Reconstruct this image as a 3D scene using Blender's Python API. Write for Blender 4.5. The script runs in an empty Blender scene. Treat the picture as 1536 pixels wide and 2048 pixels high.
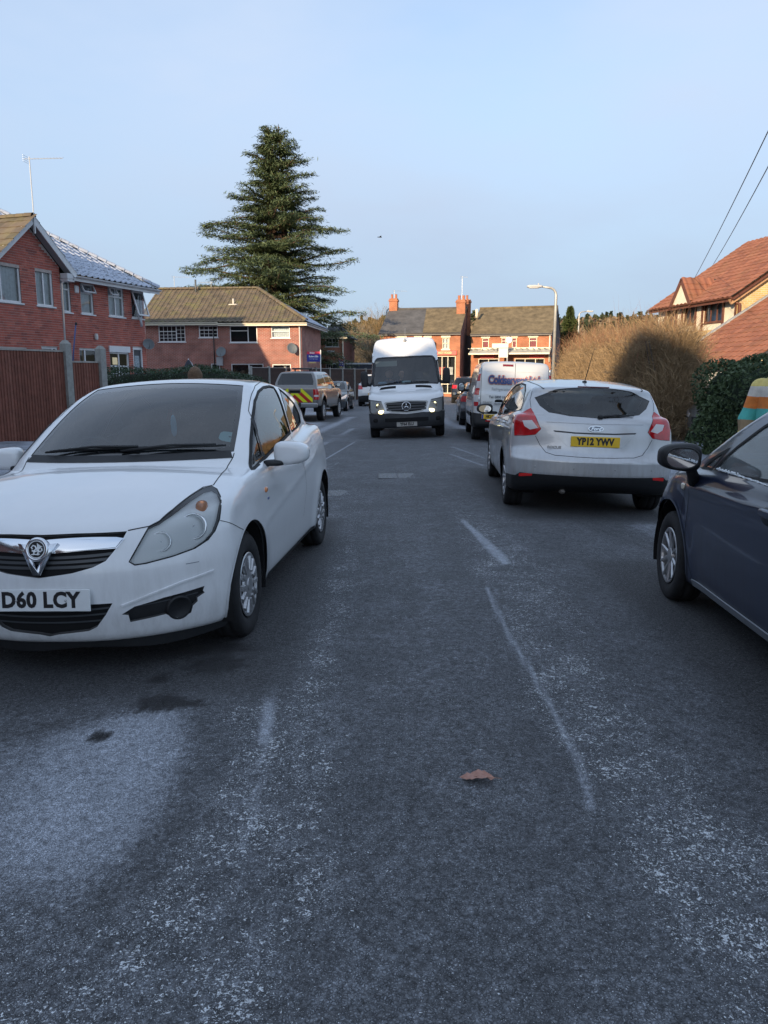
import bpy, bmesh, math, random
import numpy as np
from mathutils import Vector, Matrix
R = math.radians
random.seed(7); RNG = np.random.default_rng(7)
SC = bpy.context.scene
COL = SC.collection
# ------------------------------------------------------------------ ground form (needed for the camera's height)
def xc(y): return 0.6 + 0.04*y                                   # crown of the road
def slope(y):
    y = np.clip(y, 0, 200); return 0.22/(1 + np.exp(-(y - 19.0)/5.0)) - 0.22/(1 + np.exp(19.0/5.0))
def gz(x, y):                                                    # cambered road surface
    a = np.abs(x - xc(y)); return -0.03*(np.sqrt(np.minimum(a, 3.6)**2 + 0.09) - 0.3) - slope(y)
# ------------------------------------------------------------------ camera
CAMZ = 1.49 + float(gz(0, 0))
cam = bpy.data.cameras.new('camera'); cam_o = bpy.data.objects.new('camera', cam); COL.objects.link(cam_o)
cam_o.location = (0, 0, CAMZ); cam_o.rotation_euler = (R(90 - 10.1), 0, 0)
cam.sensor_fit = 'VERTICAL'; cam.sensor_height = 36.0; cam.lens = 36.0*1539/2048
cam.clip_start = 0.05; cam.clip_end = 6000
SC.camera = cam_o
# ------------------------------------------------------------------ sky and sun
SUN_EL, SUN_AZ = 12.5, 209.0          # degrees; azimuth measured clockwise from +y: behind the camera, to its left
sdir = Vector((math.sin(R(SUN_AZ))*math.cos(R(SUN_EL)), math.cos(R(SUN_AZ))*math.cos(R(SUN_EL)), math.sin(R(SUN_EL))))
world = bpy.data.worlds.new('World'); SC.world = world; world.use_nodes = True
wn = world.node_tree.nodes; wl = world.node_tree.links; wn.clear()
w_out = wn.new('ShaderNodeOutputWorld'); w_bg = wn.new('ShaderNodeBackground'); w_sky = wn.new('ShaderNodeTexSky')
w_sky.sky_type = 'NISHITA'; w_sky.sun_disc = False
w_sky.sun_elevation = R(SUN_EL); w_sky.sun_rotation = R(SUN_AZ)
w_sky.altitude = 60; w_sky.air_density = 1.0; w_sky.dust_density = 0.8; w_sky.ozone_density = 2.2
w_bg.inputs['Strength'].default_value = 0.12
# thin high cloud: a veil that whitens the sky in soft drifts; pale blue winter haze low down all round the horizon
w_tc = wn.new('ShaderNodeTexCoord'); w_map = wn.new('ShaderNodeMapping'); w_map.inputs['Scale'].default_value = (1.0, 1.0, 2.6)
w_no = wn.new('ShaderNodeTexNoise'); w_no.inputs['Scale'].default_value = 1.5; w_no.inputs['Detail'].default_value = 5; w_no.inputs['Roughness'].default_value = 0.55
w_rmp = wn.new('ShaderNodeMapRange'); w_rmp.inputs['From Min'].default_value = 0.35; w_rmp.inputs['From Max'].default_value = 0.72
w_rmp.inputs['To Min'].default_value = 0.42; w_rmp.inputs['To Max'].default_value = 1.0
w_mix = wn.new('ShaderNodeMix'); w_mix.data_type = 'RGBA'; w_mix.inputs['B'].default_value = (2.35, 2.82, 3.6, 1)
w_sep = wn.new('ShaderNodeSeparateXYZ'); w_hz = wn.new('ShaderNodeMapRange'); w_hz.interpolation_type = 'SMOOTHSTEP'
w_hz.inputs['From Min'].default_value = 0.36; w_hz.inputs['From Max'].default_value = 0.0; w_hz.inputs['To Max'].default_value = 0.88
w_mx2 = wn.new('ShaderNodeMix'); w_mx2.data_type = 'RGBA'; w_mx2.inputs['B'].default_value = (1.6, 2.08, 2.72, 1)
wl.new(w_tc.outputs['Generated'], w_map.inputs['Vector']); wl.new(w_map.outputs[0], w_no.inputs['Vector'])
wl.new(w_no.outputs['Fac'], w_rmp.inputs['Value']); wl.new(w_rmp.outputs[0], w_mix.inputs['Factor'])
wl.new(w_tc.outputs['Generated'], w_sep.inputs[0]); wl.new(w_sep.outputs['Z'], w_hz.inputs['Value']); wl.new(w_hz.outputs[0], w_mx2.inputs['Factor'])
wl.new(w_sky.outputs[0], w_mix.inputs['A']); wl.new(w_mix.outputs['Result'], w_mx2.inputs['A'])
wl.new(w_mx2.outputs['Result'], w_bg.inputs['Color']); wl.new(w_bg.outputs[0], w_out.inputs[0])
sun = bpy.data.lights.new('sun', 'SUN'); sun_o = bpy.data.objects.new('sun', sun); COL.objects.link(sun_o)
sun.energy = 3.0; sun.angle = R(0.6); sun.color = (1.0, 0.77, 0.50)
sun_o.rotation_euler = (-sdir).to_track_quat('-Z', 'Y').to_euler()
VS = SC.view_settings; VS.view_transform = 'Standard'; VS.look = 'None'; VS.exposure = 1.18; VS.gamma = 1.0; VS.use_curve_mapping = False
SC.cycles.max_bounces = 8; SC.cycles.transparent_max_bounces = 16; SC.cycles.caustics_reflective = False; SC.cycles.caustics_refractive = False

# ------------------------------------------------------------------ helpers
MATS = {}
def nodes_of(name):
    m = bpy.data.materials.new(name); m.use_nodes = True
    return m, m.node_tree.nodes, m.node_tree.links, m.node_tree.nodes['Principled BSDF']
def simple(name, col, rough=0.6, metal=0.0, spec=0.5, coat=0.0, emit=None, estr=0.0, var=0.0, vscale=8.0, bump=0.0, bscale=40.0, transmission=0):
    """plain surface with slight tone drift and fine relief"""
    if name in MATS: return MATS[name]
    m, n, l, p = nodes_of(name)
    p.inputs['Base Color'].default_value = (*col, 1); p.inputs['Roughness'].default_value = rough
    p.inputs['Metallic'].default_value = metal; p.inputs['Specular IOR Level'].default_value = spec
    p.inputs['Coat Weight'].default_value = coat; p.inputs['Coat Roughness'].default_value = 0.04
    if emit: p.inputs['Emission Color'].default_value = (*emit, 1); p.inputs['Emission Strength'].default_value = estr
    if var > 0 or bump > 0:
        tc = n.new('ShaderNodeTexCoord')
    if var > 0:
        no = n.new('ShaderNodeTexNoise'); no.inputs['Scale'].default_value = vscale; no.inputs['Detail'].default_value = 6; no.inputs['Roughness'].default_value = 0.65
        l.new(tc.outputs['Object'], no.inputs['Vector'])
        mx = n.new('ShaderNodeMix'); mx.data_type = 'RGBA'; mx.clamp_factor = True
        mr = n.new('ShaderNodeMapRange'); mr.inputs['From Min'].default_value = 0.3; mr.inputs['From Max'].default_value = 0.7
        l.new(no.outputs['Fac'], mr.inputs['Value']); l.new(mr.outputs[0], mx.inputs['Factor'])
        mx.inputs['A'].default_value = (*[max(0, c*(1 - var)) for c in col], 1); mx.inputs['B'].default_value = (*[min(1, c*(1 + var)) for c in col], 1)
        l.new(mx.outputs['Result'], p.inputs['Base Color'])
    if bump > 0:
        nb = n.new('ShaderNodeTexNoise'); nb.inputs['Scale'].default_value = bscale; nb.inputs['Detail'].default_value = 4
        l.new(tc.outputs['Object'], nb.inputs['Vector'])
        bp = n.new('ShaderNodeBump'); bp.inputs['Strength'].default_value = bump; bp.inputs['Distance'].default_value = 0.02
        l.new(nb.outputs['Fac'], bp.inputs['Height']); l.new(bp.outputs[0], p.inputs['Normal'])
    MATS[name] = m; return m
def glass(name, tint=(0.75, 0.82, 0.80), trans=0.8, frost=0.0, ior=1.75):
    """thin pane: mirrors at grazing angles, else lets a tinted part of the light through"""
    if name in MATS: return MATS[name]
    m = bpy.data.materials.new(name); m.use_nodes = True; n = m.node_tree.nodes; l = m.node_tree.links; n.clear()
    out = n.new('ShaderNodeOutputMaterial'); tr = n.new('ShaderNodeBsdfTransparent'); gl = n.new('ShaderNodeBsdfGlossy')
    fr = n.new('ShaderNodeFresnel'); fr.inputs['IOR'].default_value = ior; mx = n.new('ShaderNodeMixShader')
    tr.inputs['Color'].default_value = (*[t*trans for t in tint], 1); gl.inputs['Roughness'].default_value = 0.015
    gl.inputs['Color'].default_value = (1, 1, 1, 1)
    l.new(fr.outputs[0], mx.inputs[0]); l.new(tr.outputs[0], mx.inputs[1]); l.new(gl.outputs[0], mx.inputs[2])
    last = mx
    if frost > 0:
        df = n.new('ShaderNodeBsdfDiffuse'); df.inputs['Color'].default_value = (0.75, 0.82, 0.85, 1)
        tc = n.new('ShaderNodeTexCoord'); no = n.new('ShaderNodeTexNoise'); no.inputs['Scale'].default_value = 3.0; no.inputs['Detail'].default_value = 6
        mr = n.new('ShaderNodeMapRange'); mr.inputs['From Min'].default_value = 0.3; mr.inputs['From Max'].default_value = 0.75; mr.inputs['To Max'].default_value = frost
        mr.inputs['To Min'].default_value = frost*0.25
        l.new(tc.outputs['Object'], no.inputs['Vector']); l.new(no.outputs['Fac'], mr.inputs['Value'])
        m2 = n.new('ShaderNodeMixShader'); l.new(mr.outputs[0], m2.inputs[0]); l.new(mx.outputs[0], m2.inputs[1]); l.new(df.outputs[0], m2.inputs[2]); last = m2
    l.new(last.outputs[0], out.inputs[0]); MATS[name] = m; return m

def link(o, parent=None, label=None, cat=None, group=None, kind=None):
    COL.objects.link(o)
    if parent is not None: o.parent = parent
    if label: o['label'] = label
    if cat: o['category'] = cat
    if group: o['group'] = group
    if kind: o['kind'] = kind
    return o
def mesh(name, V, F, mat=None, smooth=False, normals=None):
    me = bpy.data.meshes.new(name)
    me.from_pydata(V.tolist() if isinstance(V, np.ndarray) else V, [], F.tolist() if isinstance(F, np.ndarray) else F)
    me.update()
    if mat is not None:
        for q in (mat if isinstance(mat, (list, tuple)) else [mat]): me.materials.append(q)
    if smooth or normals is not None:
        me.polygons.foreach_set('use_smooth', [True]*len(me.polygons))
    if normals is not None: me.normals_split_custom_set_from_vertices(normals.tolist() if isinstance(normals, np.ndarray) else normals)
    return me
def obj(name, me, parent=None, **kw):
    return link(bpy.data.objects.new(name, me), parent, **kw)
def thing(name, loc, rz=0, **kw):
    o = bpy.data.objects.new(name, None); o.empty_display_size = 0.2; o.location = loc; o.rotation_euler = (0, 0, rz)
    return link(o, None, **kw)

class MB:
    """collects simple solids into one mesh"""
    def __init__(s): s.V = []; s.F = []
    def add(s, V, F):
        k = len(s.V); s.V += [tuple(v) for v in V]; s.F += [tuple(i + k for i in f) for f in F]; return s
    def box(s, lo, hi, M=None):
        (a, b, c), (d, e, f) = lo, hi
        V = [(a,b,c),(d,b,c),(d,e,c),(a,e,c),(a,b,f),(d,b,f),(d,e,f),(a,e,f)]
        if M is not None: V = [tuple(M @ Vector(v)) for v in V]
        return s.add(V, [(0,3,2,1),(4,5,6,7),(0,1,5,4),(1,2,6,5),(2,3,7,6),(3,0,4,7)])
    def bevbox(s, lo, hi, b=0.01, M=None):
        """box with chamfered long edges on all sides"""
        (x0,y0,z0),(x1,y1,z1) = lo, hi; V = []; F = []
        for (z, k) in ((z0, b), (z0 + b, 0), (z1 - b, 0), (z1, b)):
            xs0, xs1, ys0, ys1 = x0 + k, x1 - k, y0 + k, y1 - k
            V += [(xs0+b,ys0,z),(xs1-b,ys0,z),(xs1,ys0+b,z),(xs1,ys1-b,z),(xs1-b,ys1,z),(xs0+b,ys1,z),(xs0,ys1-b,z),(xs0,ys0+b,z)]
        for r in range(3):
            for i in range(8): j = (i + 1) % 8; F.append((r*8+i, r*8+j, r*8+8+j, r*8+8+i))
        F.append(tuple(range(7, -1, -1))); F.append(tuple(range(24, 32)))
        if M is not None: V = [tuple(M @ Vector(v)) for v in V]
        return s.add(V, F)
    def tube(s, pts, r, n=8, cap=True):
        pts = [Vector(p) for p in pts]; rs = r if isinstance(r, (list, tuple)) else [r]*len(pts)
        V = []; F = []; up = None
        for i, p in enumerate(pts):
            t = (pts[min(i+1, len(pts)-1)] - pts[max(i-1, 0)]).normalized()
            if up is None: up = Vector((0, 0, 1)) if abs(t.z) < 0.9 else Vector((1, 0, 0))
            a = t.cross(up).normalized(); b = a.cross(t).normalized(); up = b
            for k in range(n):
                q = 2*math.pi*k/n; V.append(tuple(p + (a*math.cos(q) + b*math.sin(q))*rs[i]))
        for i in range(len(pts) - 1):
            for k in range(n): F.append((i*n+k, i*n+(k+1) % n, (i+1)*n+(k+1) % n, (i+1)*n+k))
        if cap: F.append(tuple(range(n-1, -1, -1))); F.append(tuple((len(pts)-1)*n + k for k in range(n)))
        return s.add(V, F)
    def lathe(s, prof, n=24, M=None, a0=0, a1=2*math.pi, mod=None):
        """profile of (radius, height along +z)"""
        V = []; F = []; full = abs(a1 - a0 - 2*math.pi) < 1e-6; m = n if full else n + 1
        for k in range(m):
            q = a0 + (a1 - a0)*k/n
            for i, (r, z) in enumerate(prof):
                rr = r + (mod(i, k) if mod else 0); V.append((rr*math.cos(q), rr*math.sin(q), z))
        L = len(prof)
        for k in range(n):
            k2 = (k + 1) % m
            for i in range(L - 1): F.append((k*L+i, k2*L+i, k2*L+i+1, k*L+i+1))
        if M is not None: V = [tuple(M @ Vector(v)) for v in V]
        return s.add(V, F)
    def sq(s, c, h, e1=0.35, e2=0.35, n=16, m=10, M=None, taper=None):
        """rounded block (superellipsoid) with half sizes h"""
        V = []; F = []
        sg = lambda v, e: math.copysign(abs(v)**e, v)
        for i in range(m + 1):
            a = -math.pi/2 + math.pi*i/m
            for k in range(n):
                b = 2*math.pi*k/n
                v = [h[0]*sg(math.cos(a), e1)*sg(math.cos(b), e2), h[1]*sg(math.cos(a), e1)*sg(math.sin(b), e2), h[2]*sg(math.sin(a), e1)]
                if taper: v = taper(v)
                v = Vector(v)
                if M is not None: v = M @ v
                V.append((v.x + c[0], v.y + c[1], v.z + c[2]))
        for i in range(m):
            for k in range(n): F.append((i*n+k, i*n+(k+1) % n, (i+1)*n+(k+1) % n, (i+1)*n+k))
        return s.add(V, F)
    def prism(s, poly, z0, z1, M=None):
        """flat outline (x, y) thickened from z0 to z1; convex or not"""
        n = len(poly)
        V = [(x, y, z0) for x, y in poly] + [(x, y, z1) for x, y in poly]
        F = [tuple(range(n-1, -1, -1)), tuple(range(n, 2*n))] + [(i, (i+1) % n, n+(i+1) % n, n+i) for i in range(n)]
        if M is not None: V = [tuple(M @ Vector(v)) for v in V]
        return s.add(V, F)
    def me(s, name, mat=None, smooth=False): return mesh(name, s.V, s.F, mat, smooth)
    def build(s, name, mat=None, parent=None, smooth=False, **kw): return obj(name, s.me(name, mat, smooth), parent, **kw)

def frame_M(o, ex, ey=None, ez=None):
    """matrix with columns ex, ey, ez at o (missing axes are completed)"""
    ex = Vector(ex).normalized()
    if ez is None: ez = ex.cross(Vector(ey)).normalized()
    else: ez = Vector(ez).normalized()
    ey = ez.cross(ex).normalized(); ex = ey.cross(ez).normalized()
    return Matrix(((ex.x, ey.x, ez.x, o[0]), (ex.y, ey.y, ez.y, o[1]), (ex.z, ey.z, ez.z, o[2]), (0, 0, 0, 1)))
def text(name, s, size, mat, parent, M, sx=1.0, bold=0.0, align='CENTER', extrude=0.0006, spacing=1.0, shear=0.0):
    cu = bpy.data.curves.new(name, 'FONT'); cu.body = s; cu.size = size; cu.align_x = align; cu.align_y = 'CENTER'
    cu.extrude = extrude; cu.offset = bold; cu.space_character = spacing; cu.shear = shear; cu.materials.append(mat); cu.resolution_u = 3
    t = bpy.data.objects.new('lettering_source', cu); COL.objects.link(t)
    me = bpy.data.meshes.new_from_object(t); bpy.data.objects.remove(t); bpy.data.curves.remove(cu); me.name = name
    o = bpy.data.objects.new(name, me); link(o, parent); o.matrix_local = M @ Matrix.Diagonal((sx, 1, 1, 1)); return o

# ------------------------------------------------------------------ car body surfaces (numpy only)
def pch(pts, n=300):
    p = np.array(sorted(pts), float); x, y = p[:, 0], p[:, 1]
    h = np.diff(x); d = np.diff(y) / h
    m = np.zeros(len(x)); m[0] = d[0]; m[-1] = d[-1]
    for i in range(1, len(x) - 1):
        if d[i-1] * d[i] > 0:
            w1 = 2*h[i] + h[i-1]; w2 = h[i] + 2*h[i-1]
            m[i] = (w1 + w2) / (w1/d[i-1] + w2/d[i])
    xs = np.linspace(x[0], x[-1], n)
    k = np.clip(np.searchsorted(x, xs) - 1, 0, len(h) - 1)
    t = (xs - x[k]) / h[k]
    ys = (y[k]*(2*t**3 - 3*t**2 + 1) + h[k]*m[k]*(t**3 - 2*t**2 + t)
          + y[k+1]*(-2*t**3 + 3*t**2) + h[k]*m[k+1]*(t**3 - t**2))
    def f(q):
        return (np.interp(q, xs, ys) + np.minimum(q - xs[0], 0)*m[0] + np.maximum(q - xs[-1], 0)*m[-1])
    return f

def lse(terms, k):
    m = np.maximum.reduce(terms)
    return m + k*np.log(sum(np.exp((t - m)/k) for t in terms))

class Body:
    """closed smooth shell of a vehicle: x forward, y to its left, z up, origin on the ground between the axles"""
    def __init__(s, c):
        s.c = c
        for n in ('wplan', 'wsec', 'top', 'bot', 'front', 'rear', 'gside', 'gplan', 'roof', 'ws', 'rw', 'crown'):
            setattr(s, n, pch(c[n]))
    def f(s, x, y, z):
        c = s.c; a = np.abs(y)
        w = s.wplan(x)*s.wsec(z)
        for (fx, fz, fr, fa) in c.get('flare', ()):
            r = np.hypot(x - fx, z - fz); w = w + fa*np.exp(-((r - fr)/0.10)**2)*(z > 0.05)
        for (x0, z0, x1, z1, amp, wd) in c.get('swage', ()):
            zl = z0 + (z1 - z0)*(x - x0)/(x1 - x0)
            e = np.clip((x - min(x0, x1))/0.25, 0, 1)*np.clip((max(x0, x1) - x)/0.25, 0, 1)
            w = w + amp*e*np.exp(-((z - zl)/wd)**2)
        W = c['W']; q = a/W
        cf, pf = c['frontplan']; cr, pr = c['rearplan']
        low = lse([a - w, z - s.top(x) + s.crown(x)*q**2, s.bot(x) - z,
                   x - s.front(z) + cf*q**pf, s.rear(z) - x + cr*q**pr], c.get('k', 0.03))
        gw = s.gside(z)*s.gplan(x)
        cw, pw = c['wsplan']; ch, phh = c['rwplan']
        gre = lse([a - gw, z - s.roof(x) + c['rcrown']*q**2, x - s.ws(z) + cw*q**pw, s.rw(z) - x + ch*q**phh,
                   c.get('gfloor', 0.7) - z], c.get('kg', 0.03))
        ku = c.get('ku', 0.02)
        m = np.minimum(low, gre)
        return m - ku*np.log(np.exp(-(low - m)/ku) + np.exp(-(gre - m)/ku))
    def F(s, P): return s.f(P[:, 0], P[:, 1], P[:, 2])
    def grad(s, P, e=2e-3):
        G = np.empty_like(P)
        for i in range(3):
            d = np.zeros(3); d[i] = e
            G[:, i] = (s.F(P + d) - s.F(P - d))/(2*e)
        return G
    def normal(s, P):
        G = s.grad(P); return G/np.maximum(np.linalg.norm(G, axis=1, keepdims=True), 1e-9)
    def snap(s, P, it=5):
        P = np.array(P, float)
        for _ in range(it):
            G = s.grad(P); g2 = np.maximum((G*G).sum(1), 0.05)
            P = P - np.clip(s.F(P)/g2, -0.05, 0.05)[:, None]*G
        return P
    def hit(s, O, D, t0, t1, n=400):
        """first hit of rays O + t D with the shell"""
        O = np.atleast_2d(O); D = np.atleast_2d(D); ts = np.linspace(t0, t1, n); out = []
        for o, d in zip(O, D):
            v = s.F(o + ts[:, None]*d); k = np.argmax(v < 0)
            if not (v < 0).any(): k = int(np.argmin(v)); out.append(o + ts[k]*d); continue
            a, b = ts[max(k-1, 0)], ts[k]; t2 = np.linspace(a, b, 24); v2 = s.F(o + t2[:, None]*d); j = max(1, int(np.argmax(v2 < 0)))
            g = v2[j-1]/(v2[j-1] - v2[j]) if v2[j-1] != v2[j] else 0.5
            out.append(o + (t2[j-1] + (t2[j] - t2[j-1])*g)*d)
        return np.array(out)
    def side(s, x, z, sgn=1):
        return s.hit([[x, sgn*1.6, z]], [[0, -sgn, 0]], 0, 1.6)[0]
    def end(s, y, z, sgn=1):
        return s.hit([[sgn*4.5, y, z]], [[-sgn, 0, 0]], 0, 4.4, 900)[0]

def surface_net(body, lo, hi, h):
    ax = [np.arange(lo[i], hi[i] + h, h) for i in range(3)]
    n1 = int(round((hi[1] - lo[1])/h)); ax[1] = (np.arange(n1 + 1) - n1/2)*h
    X, Y, Z = np.meshgrid(*ax, indexing='ij')
    Fv = body.f(X, Y, Z); S = Fv < 0
    c = [S[i:S.shape[0]-1+i, j:S.shape[1]-1+j, k:S.shape[2]-1+k] for i in (0, 1) for j in (0, 1) for k in (0, 1)]
    cnt = sum(q.astype(np.int8) for q in c); mask = (cnt > 0) & (cnt < 8)
    ids = -np.ones(mask.shape, int); I = np.argwhere(mask); ids[mask] = np.arange(len(I))
    offs = np.array([(i, j, k) for i in (0, 1) for j in (0, 1) for k in (0, 1)])
    V8 = np.stack([Fv[I[:, 0]+o[0], I[:, 1]+o[1], I[:, 2]+o[2]] for o in offs], 1)
    acc = np.zeros((len(I), 3)); num = np.zeros(len(I))
    for a in range(8):
        for b in range(a + 1, 8):
            if np.abs(offs[a] - offs[b]).sum() == 1:
                m = (V8[:, a] < 0) != (V8[:, b] < 0)
                t = np.where(m, V8[:, a]/np.where(m, V8[:, a] - V8[:, b], 1), 0)
                acc += np.where(m[:, None], offs[a] + t[:, None]*(offs[b] - offs[a]), 0); num += m
    P = (I + acc/num[:, None])*h + np.array([ax[0][0], ax[1][0], ax[2][0]])
    quads = []
    for d in range(3):
        sl0 = [slice(None)]*3; sl1 = [slice(None)]*3
        sl0[d] = slice(0, -1); sl1[d] = slice(1, None)
        E = np.argwhere(S[tuple(sl0)] != S[tuple(sl1)])
        u, v = [q for q in range(3) if q != d]
        E = E[(E[:, u] > 0) & (E[:, v] > 0) & (E[:, u] < mask.shape[u]) & (E[:, v] < mask.shape[v])]
        def cell(du, dv):
            q = E.copy(); q[:, u] += du; q[:, v] += dv; return ids[q[:, 0], q[:, 1], q[:, 2]]
        Q = np.stack([cell(-1, -1), cell(0, -1), cell(0, 0), cell(-1, 0)], 1)
        flip = S[tuple(sl0)][E[:, 0], E[:, 1], E[:, 2]]
        if d == 1: flip = ~flip
        Q[~flip] = Q[~flip][:, ::-1]
        quads.append(Q)
    return body.snap(P, 4), np.concatenate(quads)

# ------------------------------------------------------------------ vehicle shapes (metres)
CARS = {}
CARS['corsa'] = dict(W=0.868, bounds=((-2.05, -0.98, 0.08), (2.15, 0.98, 1.56)), k=0.018, kg=0.020, ku=0.014,
    wplan=[(-2.0,.80),(-1.5,.848),(-.8,.866),(0,.866),(.8,.864),(1.4,.852),(2.05,.80)],
    wsec=[(.15,.90),(.24,.955),(.4,.98),(.62,1.0),(.8,.995),(.92,.975),(1.02,.945),(1.12,.90)],
    top=[(-1.95,1.02),(-1.7,1.09),(-1.2,1.09),(-.6,1.05),(0,1.01),(.6,.985),(.9,1.0),(1.15,1.0),(1.5,.945),(1.75,.875),(1.95,.795),(2.06,.74)],
    crown=[(-1.9,.02),(.6,.03),(1.0,.06),(1.5,.085),(2.0,.09)],
    bot=[(-2.0,.30),(-1.7,.20),(1.7,.19),(2.0,.19)],
    front=[(.15,1.97),(.25,2.02),(.4,2.055),(.55,2.06),(.68,2.03),(.78,1.985),(.95,1.86)], frontplan=(.46,2.5),
    rear=[(.2,-1.84),(.35,-1.92),(.5,-1.945),(.7,-1.93),(.9,-1.88),(1.1,-1.82)], rearplan=(.25,2.6),
    gside=[(.9,.815),(1.02,.80),(1.12,.772),(1.25,.725),(1.36,.672),(1.44,.62),(1.52,.55)],
    gplan=[(-1.8,.80),(-1.3,.90),(-.6,.98),(0,1.0),(.5,.995),(1.1,.96)],
    roof=[(-1.7,1.33),(-1.3,1.42),(-.8,1.49),(-.3,1.522),(.1,1.51),(.4,1.47),(.8,1.38)], rcrown=.075,
    ws=[(.9,1.24),(1.02,1.08),(1.15,.86),(1.28,.62),(1.38,.41),(1.46,.20),(1.52,.02)], wsplan=(.30,2.0),
    rw=[(.9,-1.86),(1.05,-1.82),(1.2,-1.73),(1.33,-1.62),(1.42,-1.52),(1.5,-1.42)], rwplan=(.20,2.2),
    flare=[(1.2555,.30,.36,.014),(-1.2555,.30,.36,.020)], swage=[(1.0,.60,-1.1,.86,.005,.03)])
CARS['focus'] = dict(W=0.905, bounds=((-2.25, -1.02, 0.10), (2.3, 1.02, 1.58)), k=0.018, kg=0.020, ku=0.014,
    wplan=[(-2.1,.86),(-1.7,.896),(-1.0,.905),(0,.905),(1.0,.90),(1.6,.885),(2.2,.82)],
    wsec=[(.15,.90),(.26,.955),(.42,.98),(.62,1.0),(.8,.998),(.92,.98),(1.02,.95),(1.15,.90)],
    top=[(-2.1,1.02),(-1.9,1.09),(-1.5,1.11),(-.6,1.04),(0,1.0),(.7,.97),(1.0,1.0),(1.3,.98),(1.7,.90),(2.0,.80),(2.2,.70)],
    crown=[(-2,.02),(.6,.03),(1.1,.06),(2.0,.08)],
    bot=[(-2.1,.33),(-1.8,.23),(1.7,.19),(2.1,.2)],
    front=[(.15,2.12),(.3,2.18),(.5,2.21),(.7,2.17),(.9,2.02)], frontplan=(.42,2.5),
    rear=[(.2,-1.98),(.34,-2.09),(.48,-2.135),(.60,-2.135),(.66,-2.10),(.74,-2.06),(.9,-2.035),(1.02,-2.01),(1.15,-1.94)], rearplan=(.24,2.7),
    gside=[(.9,.84),(1.02,.825),(1.12,.80),(1.25,.745),(1.36,.69),(1.44,.635),(1.52,.55)],
    gplan=[(-2.0,.90),(-1.5,.96),(-.6,.995),(0,1.0),(.6,.99),(1.2,.95)],
    roof=[(-1.95,1.37),(-1.7,1.405),(-1.2,1.45),(-.5,1.484),(0,1.48),(.4,1.445),(.8,1.36)], rcrown=.075,
    ws=[(.9,1.42),(1.02,1.22),(1.15,.98),(1.28,.72),(1.38,.48),(1.46,.22),(1.52,.0)], wsplan=(.30,2.0),
    rw=[(.9,-2.03),(1.02,-2.0),(1.12,-1.95),(1.24,-1.87),(1.33,-1.81),(1.38,-1.812),(1.42,-1.80),(1.48,-1.74)], rwplan=(.33,2.2),
    flare=[(1.324,.31,.37,.016),(-1.324,.31,.37,.020)], swage=[(1.6,.78,-1.9,.93,.010,.03)])
CARS['punto'] = dict(W=0.845, bounds=((-2.1, -0.96, 0.10), (2.15, 0.96, 1.56)), k=0.02, kg=0.020, ku=0.014,
    wplan=[(-2.0,.79),(-1.5,.835),(-.8,.843),(0,.843),(.8,.84),(1.4,.825),(2.05,.76)],
    wsec=[(.15,.90),(.24,.955),(.4,.98),(.62,1.0),(.8,.995),(.92,.97),(1.02,.94),(1.12,.90)],
    top=[(-1.95,1.02),(-1.6,1.07),(-.6,1.02),(0,.985),(.6,.955),(.9,.96),(1.15,.965),(1.5,.91),(1.75,.83),(1.95,.73),(2.06,.66)],
    crown=[(-1.9,.02),(.6,.02),(1.0,.05),(1.5,.085),(2.0,.09)],
    bot=[(-2.0,.30),(-1.7,.20),(1.7,.18),(2.0,.2)],
    front=[(.15,1.97),(.3,2.03),(.5,2.05),(.68,1.99),(.85,1.82)], frontplan=(.50,2.3),
    rear=[(.2,-1.86),(.35,-1.94),(.5,-1.97),(.7,-1.95),(.9,-1.9),(1.1,-1.82)], rearplan=(.25,2.6),
    gside=[(.9,.80),(1.02,.785),(1.12,.755),(1.25,.71),(1.36,.655),(1.44,.605),(1.52,.54)],
    gplan=[(-1.8,.86),(-1.3,.94),(-.6,.99),(0,1.0),(.5,.995),(1.2,.95)],
    roof=[(-1.7,1.38),(-1.3,1.44),(-.7,1.485),(-.2,1.49),(.1,1.475),(.4,1.435),(.8,1.35)], rcrown=.07,
    ws=[(.85,1.46),(.95,1.30),(1.05,1.10),(1.15,.90),(1.28,.63),(1.38,.41),(1.46,.20),(1.52,.02)], wsplan=(.28,2.0),
    rw=[(.9,-1.88),(1.05,-1.84),(1.2,-1.74),(1.33,-1.62),(1.42,-1.52),(1.5,-1.42)], rwplan=(.20,2.2),
    flare=[(1.255,.30,.37,.020),(-1.255,.30,.37,.02)], swage=[(1.2,.80,-1.6,.90,.010,.03)])
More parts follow.
